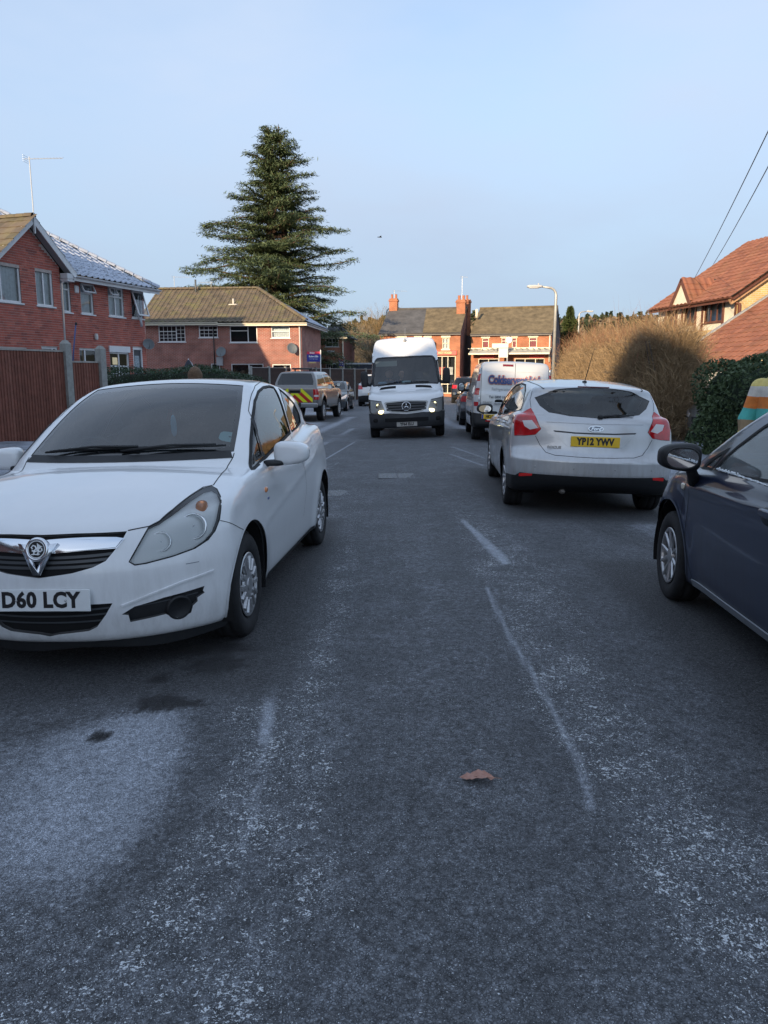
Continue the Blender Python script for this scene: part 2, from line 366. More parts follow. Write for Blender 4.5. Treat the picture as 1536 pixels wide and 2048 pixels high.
CARS['sprinter'] = dict(W=0.995, bounds=((-2.9, -1.1, 0.15), (3.05, 1.1, 2.80)), k=0.022, kg=0.035, ku=0.02,
    wplan=[(-2.9,.985),(-1,.995),(1.2,.995),(2.0,.985),(2.85,.95)],
    wsec=[(.25,.955),(.45,.985),(.8,1.0),(1.2,.995),(1.5,.97),(1.8,.95)],
    top=[(-2.85,1.3),(1.0,1.3),(1.7,1.30),(1.95,1.26),(2.3,1.19),(2.6,1.09),(2.78,.98),(2.9,.8)],
    crown=[(-2.8,.0),(1.2,.0),(1.8,.04),(2.8,.05)],
    bot=[(-2.9,.42),(1.5,.36),(2.6,.30),(2.9,.30)],
    front=[(.2,2.74),(.32,2.80),(.5,2.84),(.68,2.83),(.8,2.79),(1.0,2.72),(1.15,2.6)], frontplan=(.32,2.6),
    rear=[(.3,-2.85),(1,-2.85),(2.8,-2.85)], rearplan=(.03,4),
    gside=[(1.1,.985),(1.4,.965),(1.8,.925),(2.2,.89),(2.5,.84),(2.65,.78),(2.8,.66)],
    gplan=[(-2.9,1.0),(.6,1.0),(1.3,.985),(2.1,.95)],
    roof=[(-2.9,2.66),(.2,2.68),(.55,2.66),(.8,2.60),(1.0,2.50),(1.3,2.25)], rcrown=.07,
    ws=[(1.0,2.25),(1.2,2.09),(1.35,1.95),(1.6,1.70),(1.85,1.47),(2.05,1.30),(2.2,1.17),(2.4,.99),(2.6,.75),(2.75,.5)], wsplan=(.26,2.2),
    rw=[(.9,-2.85),(2.75,-2.82)], rwplan=(.03,4), gfloor=1.0,
    flare=[(1.83,.34,.41,.012),(-1.83,.34,.41,.012)])
CARS['trafic'] = dict(W=0.975, bounds=((-2.6, -1.08, 0.15), (2.65, 1.08, 2.10)), k=0.025, kg=0.03, ku=0.014,
    wplan=[(-2.5,.95),(-1.8,.975),(1.2,.975),(2.0,.95),(2.5,.87)],
    wsec=[(.25,.95),(.45,.98),(.8,1.0),(1.1,.995),(1.3,.97),(1.5,.93)],
    top=[(-2.45,1.2),(.9,1.18),(1.6,1.12),(2.0,1.02),(2.3,.88),(2.5,.7)],
    crown=[(-2.4,.0),(1.2,.02),(2.4,.05)],
    bot=[(-2.5,.40),(-2.2,.33),(1.9,.26),(2.4,.26)],
    front=[(.2,2.35),(.4,2.45),(.6,2.47),(.8,2.42),(1.0,2.2)], frontplan=(.35,2.4),
    rear=[(.3,-2.40),(.45,-2.47),(.6,-2.46),(1.2,-2.43),(2.0,-2.30)], rearplan=(.06,3),
    gside=[(1.0,.965),(1.2,.945),(1.5,.90),(1.75,.845),(1.9,.79),(2.0,.72)],
    gplan=[(-2.5,.985),(-1.5,1.0),(.8,1.0),(1.6,.95)],
    roof=[(-2.5,1.90),(-2.1,1.95),(-1,1.97),(.3,1.97),(.7,1.90),(1.1,1.75)], rcrown=.05,
    ws=[(.9,2.05),(1.1,1.85),(1.4,1.45),(1.7,1.02),(1.9,.62),(2.0,.3)], wsplan=(.25,2.2),
    rw=[(.9,-2.44),(1.5,-2.40),(1.9,-2.33),(2.05,-2.28)], rwplan=(.05,3), gfloor=.9,
    flare=[(1.45,.33,.40,.014),(-1.65,.33,.40,.012)])
CARS['pickup'] = dict(W=0.925, bounds=((-2.75, -1.02, 0.22), (2.75, 1.02, 1.95)), k=0.03, kg=0.03, ku=0.012,
    wplan=[(-2.6,.90),(-1.8,.92),(1.2,.92),(2.0,.90),(2.6,.82)],
    wsec=[(.3,.94),(.5,.975),(.8,1.0),(1.0,.995),(1.2,.96)],
    top=[(-2.6,1.20),(-1,1.20),(.9,1.17),(1.6,1.14),(2.3,1.03),(2.6,.9)],
    crown=[(-2.4,.0),(1.0,.02),(2.4,.05)],
    bot=[(-2.6,.55),(-2.2,.46),(2.0,.38),(2.6,.42)],
    front=[(.3,2.5),(.55,2.58),(.8,2.58),(1.1,2.5)], frontplan=(.3,2.4),
    rear=[(.4,-2.52),(.6,-2.56),(1.2,-2.54)], rearplan=(.03,3),
    gside=[(1.05,.88),(1.2,.86),(1.45,.80),(1.65,.72),(1.78,.65),(1.85,.58)],
    gplan=[(-2.6,.97),(-1.0,1.0),(.6,1.0),(1.4,.96)],
    roof=[(-2.6,1.72),(-2.0,1.79),(-1.0,1.815),(.1,1.81),(.6,1.72),(1.0,1.6)], rcrown=.06,
    ws=[(.9,1.60),(1.1,1.32),(1.35,.98),(1.6,.58),(1.75,.25)], wsplan=(.2,2.2),
    rw=[(1.0,-2.53),(1.2,-2.50),(1.5,-2.34),(1.7,-2.22),(1.8,-2.12)], rwplan=(.06,3), gfloor=.95,
    flare=[(1.54,.40,.46,.025),(-1.54,.40,.46,.025)])
def _var(base, sx=1, sy=1, sz=1, **kw):
    """another vehicle of the same build: scaled curves, own overrides"""
    c = CARS[base]; d = {}
    for n, v in c.items():
        if n in ('wplan', 'gplan'): d[n] = [(x*sx, w*(sy if n == 'wplan' else 1)) for x, w in v]
        elif n == 'wsec': d[n] = [(z*sz, w) for z, w in v]
        elif n in ('top', 'bot', 'roof', 'crown'): d[n] = [(x*sx, z*sz) for x, z in v]
        elif n in ('front', 'rear', 'ws', 'rw'): d[n] = [(z*sz, x*sx) for z, x in v]
        elif n == 'gside': d[n] = [(z*sz, w*sy) for z, w in v]
        elif n == 'W': d[n] = v*sy
        elif n == 'bounds': d[n] = tuple(tuple(q*k for q, k in zip(b, (sx, sy, sz))) for b in v)
        elif n == 'gfloor': d[n] = v*sz
        elif n == 'flare': d[n] = [(fx*sx, fz*sz, fr, fa) for fx, fz, fr, fa in v]
        else: d[n] = v
    d.update(kw); return d
CARS['hatch'] = _var('punto', 1.0, 1.0, 1.0)
CARS['mpv'] = _var('corsa', 1.08, 1.03, 1.22, rw=[(1.1,-2.03),(1.3,-1.98),(1.5,-1.92),(1.7,-1.84),(1.85,-1.76)],
    roof=[(-1.9,1.78),(-1.4,1.815),(-.8,1.83),(-.3,1.82),(.1,1.79),(.5,1.73),(.9,1.62)])
CARS['suv'] = _var('focus', 1.02, 1.03, 1.13, rw=[(1.0,-2.12),(1.2,-2.06),(1.4,-1.95),(1.55,-1.84),(1.7,-1.72)])
CARS['saloon'] = _var('focus', 1.0, .98, .99)
# vehicle, x, y, heading angle (deg, of its own forward axis), scale
PLACE = {'corsa': (-1.508, 5.74, -95.1), 'focus': (2.385, 10.32, 86.1), 'punto': (2.705, 3.84, 87.6), 'sprinter': (0.70, 22.45, -92.0),
         'trafic': (3.25, 21.15, 86.5), 'pickup': (-3.05, 32.2, 82.0), 'hatch': (-2.55, 40.2, -94.0), 'mpv': (-0.55, 46.6, 88.0),
         'suv': (5.3, 50.3, 84.0), 'saloon': (6.0, 70.0, -100.0), 'greycar': (3.50, 27.6, 86.5), 'drivesuv': (9.35, 18.9, -150.0)}

# outlines of glass, lamps and trim as points on the bodies (metres, vehicle axes)
REG = {}
REG['corsa'] = {
 'windscreen': [(0.094, -0.057, 1.492), (0.091, 0.306, 1.481), (0.072, 0.546, 1.460), (0.309, 0.595, 1.362), (0.506, 0.629, 1.258), (0.694, 0.654, 1.148), (0.846, 0.672, 1.055), (0.953, 0.487, 1.041), (1.022, 0.258, 1.041)],
 'screen_frit': [(0.197, -0.020, 1.460), (0.182, 0.333, 1.450), (0.169, 0.531, 1.430), (0.385, 0.575, 1.331), (0.556, 0.604, 1.238), (0.706, 0.625, 1.149), (0.815, 0.636, 1.084), (0.908, 0.474, 1.071), (0.972, 0.241, 1.073)],
 'headlight': [(1.970, 0.430, 0.616), (1.867, 0.504, 0.772), (1.828, 0.546, 0.791), (1.742, 0.587, 0.835), (1.575, 0.628, 0.883), (1.443, 0.660, 0.909), (1.399, 0.692, 0.914), (1.430, 0.731, 0.901), (1.518, 0.776, 0.872), (1.582, 0.795, 0.823), (1.622, 0.795, 0.763), (1.665, 0.781, 0.710), (1.709, 0.754, 0.671), (1.773, 0.702, 0.639), (1.857, 0.613, 0.617), (1.936, 0.503, 0.600), (1.963, 0.455, 0.598)],
 'lamp_big': [(1.732, 0.698, 0.754)],
 'lamp_small': [(1.866, 0.566, 0.699)],
 'lamp_amber': [(1.607, 0.702, 0.861)],
 'grille': [(1.985, -0.055, 0.762), (1.975, 0.170, 0.765), (1.920, 0.410, 0.762), (1.948, 0.395, 0.724), (1.980, 0.362, 0.675), (2.006, 0.326, 0.630), (2.029, 0.268, 0.603), (2.050, 0.168, 0.579), (2.060, -0.036, 0.558)],
 'chrome_bar': [(2.009, -0.045, 0.728), (2.005, 0.047, 0.734), (1.943, 0.399, 0.730), (1.972, 0.369, 0.691), (2.028, 0.075, 0.681), (2.030, -0.038, 0.677)],
 'intake': [(2.055, -0.055, 0.412), (2.037, 0.244, 0.416), (2.011, 0.343, 0.414), (2.016, 0.305, 0.355), (2.012, 0.252, 0.291), (2.014, 0.207, 0.270), (2.020, 0.052, 0.254), (2.014, -0.097, 0.242)],
 'fog': [(1.971, 0.437, 0.384), (1.898, 0.565, 0.410), (1.755, 0.733, 0.431), (1.762, 0.725, 0.408), (1.754, 0.732, 0.396), (1.784, 0.700, 0.376), (1.781, 0.700, 0.356), (1.797, 0.678, 0.337), (1.798, 0.666, 0.299), (1.829, 0.623, 0.281), (1.860, 0.588, 0.295), (1.885, 0.562, 0.318), (1.967, 0.407, 0.302), (1.978, 0.405, 0.343), (1.991, 0.376, 0.349)],
 'fog_disc': [(1.844, 0.624, 0.338)],
 'fog_crease': [(1.996, 0.381, 0.395), (1.936, 0.509, 0.437), (1.847, 0.636, 0.475), (1.713, 0.774, 0.504)],
 'bonnet_line': [(1.916, 0.414, 0.765), (1.865, 0.504, 0.775), (1.825, 0.545, 0.795), (1.734, 0.585, 0.839), (1.564, 0.624, 0.886), (1.429, 0.655, 0.913), (1.384, 0.699, 0.917), (1.231, 0.692, 0.948), (0.972, 0.664, 0.978), (0.895, 0.677, 1.022), (0.857, 0.676, 1.046)],
 'bumper_line': [(1.622, 0.798, 0.756), (1.568, 0.836, 0.732), (1.457, 0.857, 0.682), (1.326, 0.867, 0.626)],
 'door_glass': [(0.949, 0.809, 0.947), (0.881, 0.780, 0.979), (0.698, 0.745, 1.112), (0.466, 0.705, 1.251), (0.263, 0.672, 1.350), (0.022, 0.640, 1.411), (-0.254, 0.614, 1.441), (-0.512, 0.601, 1.446), (-0.628, 0.605, 1.436), (-0.554, 0.663, 1.355), (-0.443, 0.725, 1.228), (-0.385, 0.768, 1.108), (-0.372, 0.776, 1.084), (-0.254, 0.783, 1.075), (0.176, 0.797, 1.034), (0.525, 0.802, 0.991), (0.919, 0.810, 0.950)],
 'quarter_divider': [(0.492, 0.706, 1.238), (0.591, 0.760, 1.137), (0.620, 0.794, 1.017)],
 'quarter_glass': [(-0.795, 0.604, 1.424), (-0.954, 0.634, 1.365), (-1.174, 0.652, 1.285), (-1.218, 0.680, 1.199), (-1.139, 0.711, 1.127), (-0.709, 0.758, 1.099), (-0.431, 0.774, 1.086), (-0.484, 0.734, 1.201), (-0.625, 0.671, 1.334)],
 'door_front': [(-0.765, 0.563, 1.474), (-0.522, 0.540, 1.488), (-0.035, 0.603, 1.453), (0.197, 0.634, 1.396), (0.324, 0.650, 1.341), (0.421, 0.666, 1.290), (0.474, 0.699, 1.251)],
 'door_rear': [(-0.315, 0.778, 1.084), (-0.358, 0.813, 1.006), (-0.374, 0.851, 0.886), (-0.450, 0.865, 0.737), (-0.464, 0.866, 0.634), (-0.398, 0.861, 0.523), (-0.365, 0.850, 0.415)],
 'sill': [(0.733, 0.837, 0.300), (-0.379, 0.845, 0.364)],
 'handle': [(-0.400, 0.850, 0.891)],
 'repeater': [(0.830, 0.860, 0.807)],
 'wing_badge': [(0.789, 0.862, 0.746)],
 'mirror_root': [(0.552, 0.827, 0.950)],
 'scratch': [(1.822, 0.666, 0.567), (1.772, 0.719, 0.567)],
 'plate': [(2.055, 0.101, 0.447)],
 'badge': [(2.023, -0.040, 0.698)],
}
REG['focus'] = {
 'rear_glass': [(-1.988, -0.004, 1.067), (-1.959, 0.271, 1.080), (-1.874, 0.486, 1.111), (-1.791, 0.577, 1.177), (-1.701, 0.630, 1.265), (-1.744, 0.418, 1.360), (-1.770, 0.150, 1.390), (-1.773, -0.023, 1.393)],
 'tail_light': [(-1.565, 0.852, 1.026), (-1.735, 0.756, 1.096), (-1.761, 0.670, 1.150), (-1.891, 0.631, 1.065), (-1.960, 0.571, 0.933), (-1.951, 0.627, 0.871), (-1.906, 0.733, 0.853), (-1.844, 0.841, 0.845), (-1.811, 0.846, 0.971)],
 'tail_white': [(-1.859, 0.764, 1.014), (-1.903, 0.667, 1.024), (-1.948, 0.602, 0.942), (-1.919, 0.684, 0.921), (-1.885, 0.742, 0.955)],
 'brake_light': [(-1.782, 0.152, 1.385), (-1.786, -0.020, 1.387), (-1.807, -0.018, 1.358), (-1.801, 0.143, 1.358)],
 'hatch_line': [(-1.954, 0.625, 0.856), (-1.985, 0.576, 0.763), (-2.033, 0.513, 0.688), (-2.069, 0.420, 0.662), (-2.099, 0.210, 0.654), (-2.107, -0.027, 0.649)],
 'hatch_upper': [(-1.758, 0.668, 1.155), (-1.694, 0.677, 1.236), (-1.634, 0.653, 1.329), (-1.568, 0.587, 1.386)],
 'recess_top': [(-1.958, 0.517, 1.016), (-1.997, 0.324, 1.014), (-2.018, -0.002, 1.009)],
 'recess_low': [(-1.998, 0.441, 0.918), (-2.033, 0.216, 0.906), (-2.042, -0.005, 0.904)],
 'recess_side': [(-1.998, 0.441, 0.918), (-2.033, 0.343, 0.816), (-2.053, 0.278, 0.760)],
 'diffuser': [(-2.133, -0.021, 0.456), (-2.114, 0.358, 0.461), (-2.028, 0.669, 0.461), (-1.980, 0.768, 0.462), (-1.945, 0.811, 0.421), (-1.679, 0.894, 0.377), (-1.718, 0.885, 0.158), (-1.839, 0.626, 0.129), (-1.825, -0.105, 0.156)],
 'reflector': [(-1.969, 0.781, 0.444), (-2.038, 0.644, 0.460), (-2.029, 0.648, 0.426), (-1.959, 0.780, 0.410)],
 'side_glass': [(0.301, 0.819, 1.038), (0.223, 0.767, 1.200), (-0.120, 0.712, 1.319), (-0.299, 0.647, 1.416), (-0.453, 0.625, 1.434), (-1.291, 0.673, 1.353), (-1.628, 0.695, 1.268), (-1.653, 0.715, 1.217), (-1.441, 0.766, 1.136), (-0.503, 0.813, 1.065)],
 'plate': [(-2.057, 0.002, 0.824)],
 'badge': [(-2.030, -0.003, 0.962)],
 'model_badge': [(-2.028, 0.429, 0.753)],
 'antenna': [(-0.713, -0.095, 1.479)],
 'wiper_a': [(-1.967, -0.049, 1.094)],
 'wiper_b': [(-1.893, -0.426, 1.114)],
 'door_handle_a': [(-0.642, 0.884, 0.935)],
 'door_handle_b': [(0.318, 0.898, 0.870)],
}
REG['punto'] = {
 'repeater': [(1.133, 0.842, 0.741)],
 'handle': [(-0.057, 0.837, 0.866)],
 'mirror': [(0.975, 0.786, 1.000)],
 'mirror_root': [(0.886, 0.823, 0.874)],
 'door_front': [(1.063, 0.838, 0.778), (0.978, 0.855, 0.595), (0.944, 0.839, 0.406), (0.854, 0.824, 0.265)],
}

# ------------------------------------------------------------------ building vehicles
RUBBER = simple('rubber', (0.012, 0.013, 0.014), 0.75, var=0.3, vscale=30, bump=0.1, bscale=120)
TYRE = simple('tyre', (0.018, 0.018, 0.02), 0.85, var=0.4, vscale=14, bump=0.15, bscale=90)
BLACKP = simple('black_plastic', (0.014, 0.015, 0.017), 0.55, var=0.25, vscale=20)
DARKV = simple('dark_void', (0.006, 0.006, 0.007), 0.9)
CHROME = simple('chrome', (0.75, 0.77, 0.80), 0.10, metal=1.0)
SATIN = simple('satin_silver', (0.50, 0.50, 0.51), 0.32, metal=0.75, var=0.12, vscale=25)
REFL = simple('lamp_reflector', (0.85, 0.87, 0.88), 0.16, metal=0.8)
FABRIC = simple('seat_fabric', (0.10, 0.105, 0.115), 0.9, var=0.25, vscale=30)
TRIM = simple('cabin_trim', (0.13, 0.132, 0.138), 0.85, var=0.15, vscale=10)
REDL = simple('red_lens', (0.48, 0.005, 0.010), 0.10, coat=1.0, var=.35, vscale=9)
CLEARL = simple('clear_lens_backing', (0.66, 0.62, 0.62), 0.2, coat=0.6)
AMBER = simple('amber_lens', (0.75, 0.26, 0.08), 0.2, coat=0.6)
PLATEW = simple('plate_white', (0.72, 0.74, 0.74), 0.35, var=0.05)
PLATEY = simple('plate_yellow', (0.80, 0.50, 0.02), 0.35, var=0.06)
INK = simple('plate_ink', (0.012, 0.012, 0.014), 0.4)
GLASSF = glass('windscreen_glass', (0.80, 0.90, 0.92), 0.85, ior=1.8)
GLASSS = glass('side_glass', (0.72, 0.84, 0.82), 0.8)
GLASSD = glass('dark_glass', (0.5, 0.55, 0.56), 0.35)
LENS = glass('lamp_lens', (0.97, 0.98, 0.98), 0.98, ior=1.5)

def car_frame(x, y, ang, hl=1.28, hw=0.74, roll=0.0):
    """4x4 placing a vehicle so that its wheels stand on the cambered road"""
    c, s = math.cos(R(ang)), math.sin(R(ang))
    def g(lx, ly): return float(gz(x + lx*c - ly*s, y + lx*s + ly*c))
    zf = (g(hl, hw) + g(hl, -hw))/2; zr = (g(-hl, hw) + g(-hl, -hw))/2
    zl = (g(hl, hw) + g(-hl, hw))/2; zz = (g(hl, -hw) + g(-hl, -hw))/2
    ex = Vector((c, s, (zf - zr)/(2*hl))); ey = Vector((-s, c, (zl - zz)/(2*hw) + roll))
    M = frame_M((x, y, (zf + zr)/2), ex, ey=ey); return M

class CarBuild:
    """shell of a vehicle as a dense quad net into which outlines of glass, lamps and trim are cut"""
    def __init__(s, kind, h, root, paint):
        s.B = Body(CARS[kind]); s.root = root; s.paint = paint
        lo, hi = CARS[kind]['bounds']
        P, Q = surface_net(s.B, lo, hi, h)
        s.V = P.tolist(); s.faces = Q.tolist(); s.reg = np.zeros(len(Q), int)
        q = P[Q]; s.C = q.mean(1); n = np.cross(q[:, 2] - q[:, 0], q[:, 3] - q[:, 1]); s.N = n/np.maximum(np.linalg.norm(n, axis=1, keepdims=True), 1e-12)
        s._buck = None
    def cut(s, rid, pts, parent=0, n=None, depth=0.6, minfacing=0.05):
        """cut the outline pts (3D, near the shell) into the shell and give the faces inside it the id rid"""
        pts = np.array(pts, float); c = pts.mean(0); s._buck = None
        if n is None: n = s.B.normal(pts).mean(0)
        n = np.array(n, float); n /= np.linalg.norm(n)
        e1 = np.cross(n, (0, 0, 1) if abs(n[2]) < 0.9 else (1, 0, 0)); e1 /= np.linalg.norm(e1); e2 = np.cross(n, e1)
        E = np.stack([e1, e2], 1); p2 = (pts - c) @ E
        D = s.C - c; q = D @ E; lo = p2.min(0) - .05; hi = p2.max(0) + .05
        m = (s.reg == parent) & (q >= lo).all(1) & (q <= hi).all(1) & (np.abs(D @ n) < depth) & (s.N @ n > minfacing)
        cand = np.nonzero(m)[0]; V = s.V; uv = {}
        def pr(i):
            if i not in uv:
                d = np.array(V[i]) - c; uv[i] = (float(d @ e1), float(d @ e2))
            return uv[i]
        def bb(f):
            w = [pr(i) for i in f]; xs = [t[0] for t in w]; ys = [t[1] for t in w]; return (min(xs), max(xs), min(ys), max(ys))
        polys = [(s.faces[i], i, bb(s.faces[i])) for i in cand]
        for k in range(len(p2)):
            a = p2[k]; b = p2[(k+1) % len(p2)]; dx, dy = float(b[0] - a[0]), float(b[1] - a[1])
            if math.hypot(dx, dy) < 1e-5: continue
            ax, ay = float(a[0]), float(a[1])
            x0, x1 = min(ax, ax + dx) - .003, max(ax, ax + dx) + .003; y0, y1 = min(ay, ay + dy) - .003, max(ay, ay + dy) + .003
            out = []; new = {}
            for pl in polys:
                f, src, bx = pl
                if bx[1] < x0 or bx[0] > x1 or bx[3] < y0 or bx[2] > y1: out.append(pl); continue
                w = [pr(i) for i in f]
                ds = [dx*(t[1] - ay) - dy*(t[0] - ax) for t in w]
                if max(ds) < 1e-9 or min(ds) > -1e-9: out.append(pl); continue
                A = []; Bf = []; L = len(f)
                for i in range(L):
                    j = (i + 1) % L
                    if ds[i] >= 0: A.append(f[i])
                    else: Bf.append(f[i])
                    if (ds[i] >= 0) != (ds[j] >= 0):
                        key = (min(f[i], f[j]), max(f[i], f[j]))
                        if key not in new:
                            t = ds[i]/(ds[i] - ds[j]); p, r = V[f[i]], V[f[j]]
                            V.append([p[h] + (r[h] - p[h])*t for h in range(3)]); new[key] = len(V) - 1
                        A.append(new[key]); Bf.append(new[key])
                if len(A) > 2: out.append((A, src, bb(A)))
                if len(Bf) > 2: out.append((Bf, src, bb(Bf)))
            polys = out
        nf, nr, nc, nn = [], [], [], []
        P2 = [(float(u), float(v)) for u, v in p2]
        for f, src, _b in polys:
            w = [pr(i) for i in f]; ce = (sum(t[0] for t in w)/len(w), sum(t[1] for t in w)/len(w))
            r = rid if inside(ce, P2) else parent
            if f is s.faces[src]: s.reg[src] = r
            else:
                s.reg[src] = -1; nf.append(f); nr.append(r); nc.append(np.mean([V[i] for i in f], 0)); nn.append(s.N[src])
        if nf:
            s.faces += nf; s.reg = np.concatenate([s.reg, nr]); s.C = np.vstack([s.C, nc]); s.N = np.vstack([s.N, nn])
    def arrays(s, rid):
        if s._buck is None:
            s._buck = {}; s._Va = np.array(s.V)
            for i, r in enumerate(s.reg.tolist()): s._buck.setdefault(r, []).append(i)
        ids = s._buck.get(rid, [])
        if not ids: return np.zeros((0, 3)), []
        fl = [s.faces[i] for i in ids]; flat = np.concatenate([np.array(f) for f in fl]) if len(fl) < 50 else np.fromiter((v for f in fl for v in f), int)
        u, inv = np.unique(flat, return_inverse=True); inv = inv.tolist(); F = []; k = 0
        for f in fl: F.append(inv[k:k+len(f)]); k += len(f)
        return s._Va[u], F
    def emit(s, rid, name, mat, off=0.0, parent=None, flip=False):
        V, F = s.arrays(rid)
        if len(V) == 0: return None
        N = s.B.normal(V); V2 = V + N*off
        if flip: F = [f[::-1] for f in F]; N = -N
        return obj(name, mesh(name, V2, F, mat, normals=N), parent or s.root)
    def ribbon(s, pts, w, name='shut_line', mat=None, lift=0.0012, closed=False, parent=None, step=0.03, thick=0.0, snap=True):
        pts = np.array(pts, float)
        if closed: pts = np.vstack([pts, pts[:1]])
        out = []
        for a, b in zip(pts[:-1], pts[1:]):
            k = max(1, int(np.linalg.norm(b - a)/step)); out += [a + (b - a)*i/k for i in range(k)]
        out.append(pts[-1]); P = np.array(out)
        if snap: P = s.B.snap(P)
        N = s.B.normal(P); T = np.gradient(P, axis=0)
        if closed: T[0] = T[-1] = P[1] - P[-2]
        S = np.cross(N, T); S /= np.maximum(np.linalg.norm(S, axis=1, keepdims=True), 1e-9)
        ww = np.full(len(P), w) if np.isscalar(w) else np.interp(np.linspace(0, 1, len(P)), np.linspace(0, 1, len(w)), w)
        A = P - S*ww[:, None]/2; Bq = P + S*ww[:, None]/2; n = len(P)
        if thick:
            V = np.vstack([A - N*.004, A + N*(lift + thick), Bq + N*(lift + thick), Bq - N*.004])
            F = [(k*n+i, k*n+i+1, (k+1)*n+i+1, (k+1)*n+i) for k in range(3) for i in range(n-1)] + [(0, n, 2*n, 3*n), (4*n-1, 3*n-1, 2*n-1, n-1)]
            return obj(name, mesh(name, V, F, mat or RUBBER), parent or s.root)
        V = np.vstack([A + N*lift, Bq + N*lift]); F = [(i, i+1, n+i+1, n+i) for i in range(n-1)]
        return obj(name, mesh(name, V, F, mat or RUBBER, normals=np.vstack([N, N])), parent or s.root)
    def done(s): pass

def inside(p, poly):
    x, y = p; r = False; n = len(poly); j = n - 1
    for i in range(n):
        xi, yi = poly[i]; xj, yj = poly[j]
        if (yi > y) != (yj > y) and x < (xj - xi)*(y - yi)/(yj - yi) + xi: r = not r
        j = i
    return r
def mir(pts): return [(x, -y, z) for x, y, z in pts][::-1]
def sym(pts):
    """half outline on the vehicle's left, from centre to centre, closed with its mirror image"""
    q = [(x, max(y, 0.0), z) for x, y, z in pts]; return q + [(x, -y, z) for x, y, z in q[::-1]]
def circle_side(B, x, z, r, sgn, n=32, zmin=-9):
    return [(x + r*math.cos(2*math.pi*k/n), sgn*0.8, max(z + r*math.sin(2*math.pi*k/n), zmin)) for k in range(n)]

# ---- wheels: shared meshes by style
_WH = {}
def wheel_meshes(Rw, w, rr, style):
    key = (Rw, w, rr, style)
    if key in _WH: return _WH[key]
    h = w/2
    prof = [(rr-.01, h*.70), (rr+.006, h*.88), (rr+.03, h*1.0), (Rw-.055, h*1.04), (Rw-.02, h*.97), (Rw-.006, h*.84), (Rw, h*.66), (Rw, h*.40),
            (Rw-.008, h*.38), (Rw-.008, h*.30), (Rw, h*.28), (Rw+.001, 0), (Rw, -h*.28), (Rw-.008, -h*.30), (Rw-.008, -h*.38), (Rw, -h*.40), (Rw, -h*.66), (Rw-.02, -h*.97), (Rw-.055, -h*1.04), (rr, -h*.9), (rr-.01, -h*.7)]
    lug = {4: -.004, 5: -.009, 6: -.009, 15: -.0, 16: -.009, 17: -.006}
    M = Matrix.Rotation(-math.pi/2, 4, 'X')          # lathe axis z -> +y (outer face)
    ty = MB().lathe(prof, 80, M, mod=lambda i, k: (lug.get(i, 0) if k % 2 else 0)).me('wheel', TYRE, True)
    rim = MB()
    rim.lathe([(rr-.004, h*.92), (rr-.010, h*.96), (rr-.022, h*.94), (rr-.026, h*.80), (rr-.03, h*.3), (rr-.03, -h*.6)], 40, M)
    def spoke(a, r0, r1, w0, w1, y0, y1, t=.012, skew=0.0):
        c, s_ = math.cos(a), math.sin(a); c2, s2 = math.cos(a+skew), math.sin(a+skew)
        V = []
        for (r_, ww, yy, cc, ss) in ((r0, w0, y0, c, s_), (r1, w1, y1, c2, s2)):
            for (k, dy) in ((-1, 0), (1, 0), (.55, -1), (-.55, -1)):
                V.append((r_*cc - k*ww*ss, yy + (t if dy == 0 else 0)*0 - (0 if dy else 0) + (0 if dy == 0 else t), r_*ss + k*ww*cc))
        rim.add(V, [(0,1,5,4),(1,2,6,5),(2,3,7,6),(3,0,4,7),(3,2,1,0),(4,5,6,7)])
    hub = h*.80
    if style == 'cover':
        rim.lathe([(rr*.93, h*.86), (rr*.86, h*.90), (rr*.80, h*.90)], 40, M)
        for k in range(14): spoke(2*math.pi*k/14, rr*.46, rr*.86, .013, .020, h*.86, h*.86, .016)
        rim.lathe([(rr*.52, h*.80), (rr*.48, h*.93), (rr*.30, h*.97), (rr*.20, h*.96), (rr*.19, h*1.0), (rr*.16, h*1.01), (0.0001, h*1.0)], 28, M)
    elif style == 'y5':
        for k in range(5):
            a = 2*math.pi*k/5
            for sk in (-.25, .25):
                spoke(a + sk*.35, rr*.18, rr*.93, .016, .012, hub*.9, h*.88, .010, skew=sk*.9)
        rim.lathe([(rr*.28, h*.6), (rr*.24, h*.88), (rr*.1, h*.92), (0.0001, h*.92)], 24, M)
    elif style == 'alloy':
        for k in range(10): spoke(2*math.pi*k/10, rr*.2, rr*.92, .016, .020, hub*.8, h*.86, .015)
        rim.lathe([(rr*.30, h*.5), (rr*.25, h*.80), (rr*.1, h*.84), (0.0001, h*.84)], 24, M)
    else:
        rim.lathe([(rr*.9, h*.3), (rr*.62, h*.45), (rr*.5, h*.62), (rr*.3, h*.58), (rr*.28, h*.75), (0.0001, h*.76)], 28, M)
    rm = rim.me('wheel_trim', SATIN if style != 'steel' else simple('steel_wheel', (.12, .12, .125), .45, metal=.6), False)
    bk = MB().lathe([(rr*.97, -h*.1), (rr*.6, h*.05), (.0001, h*.1)], 24, M).me('brake_backing', DARKV, True)
    _WH[key] = (ty, rm, bk); return _WH[key]
def wheels(root, xs, half, Rw, w, rr, style, steer=0.0):
    ty, rm, bk = wheel_meshes(Rw, w, rr, style)
    for i, x in enumerate(xs):
        for sg in (1, -1):
            o = obj('wheel', ty, root); o.location = (x, sg*half, Rw - .004)
            o.rotation_euler = (0, random.uniform(0, 6), 0) if sg > 0 else (0, random.uniform(0, 6), math.pi)
            if i == 0 and steer: o.rotation_euler[2] += R(steer)
            obj('wheel_trim', rm, o); obj('brake_backing', bk, o)
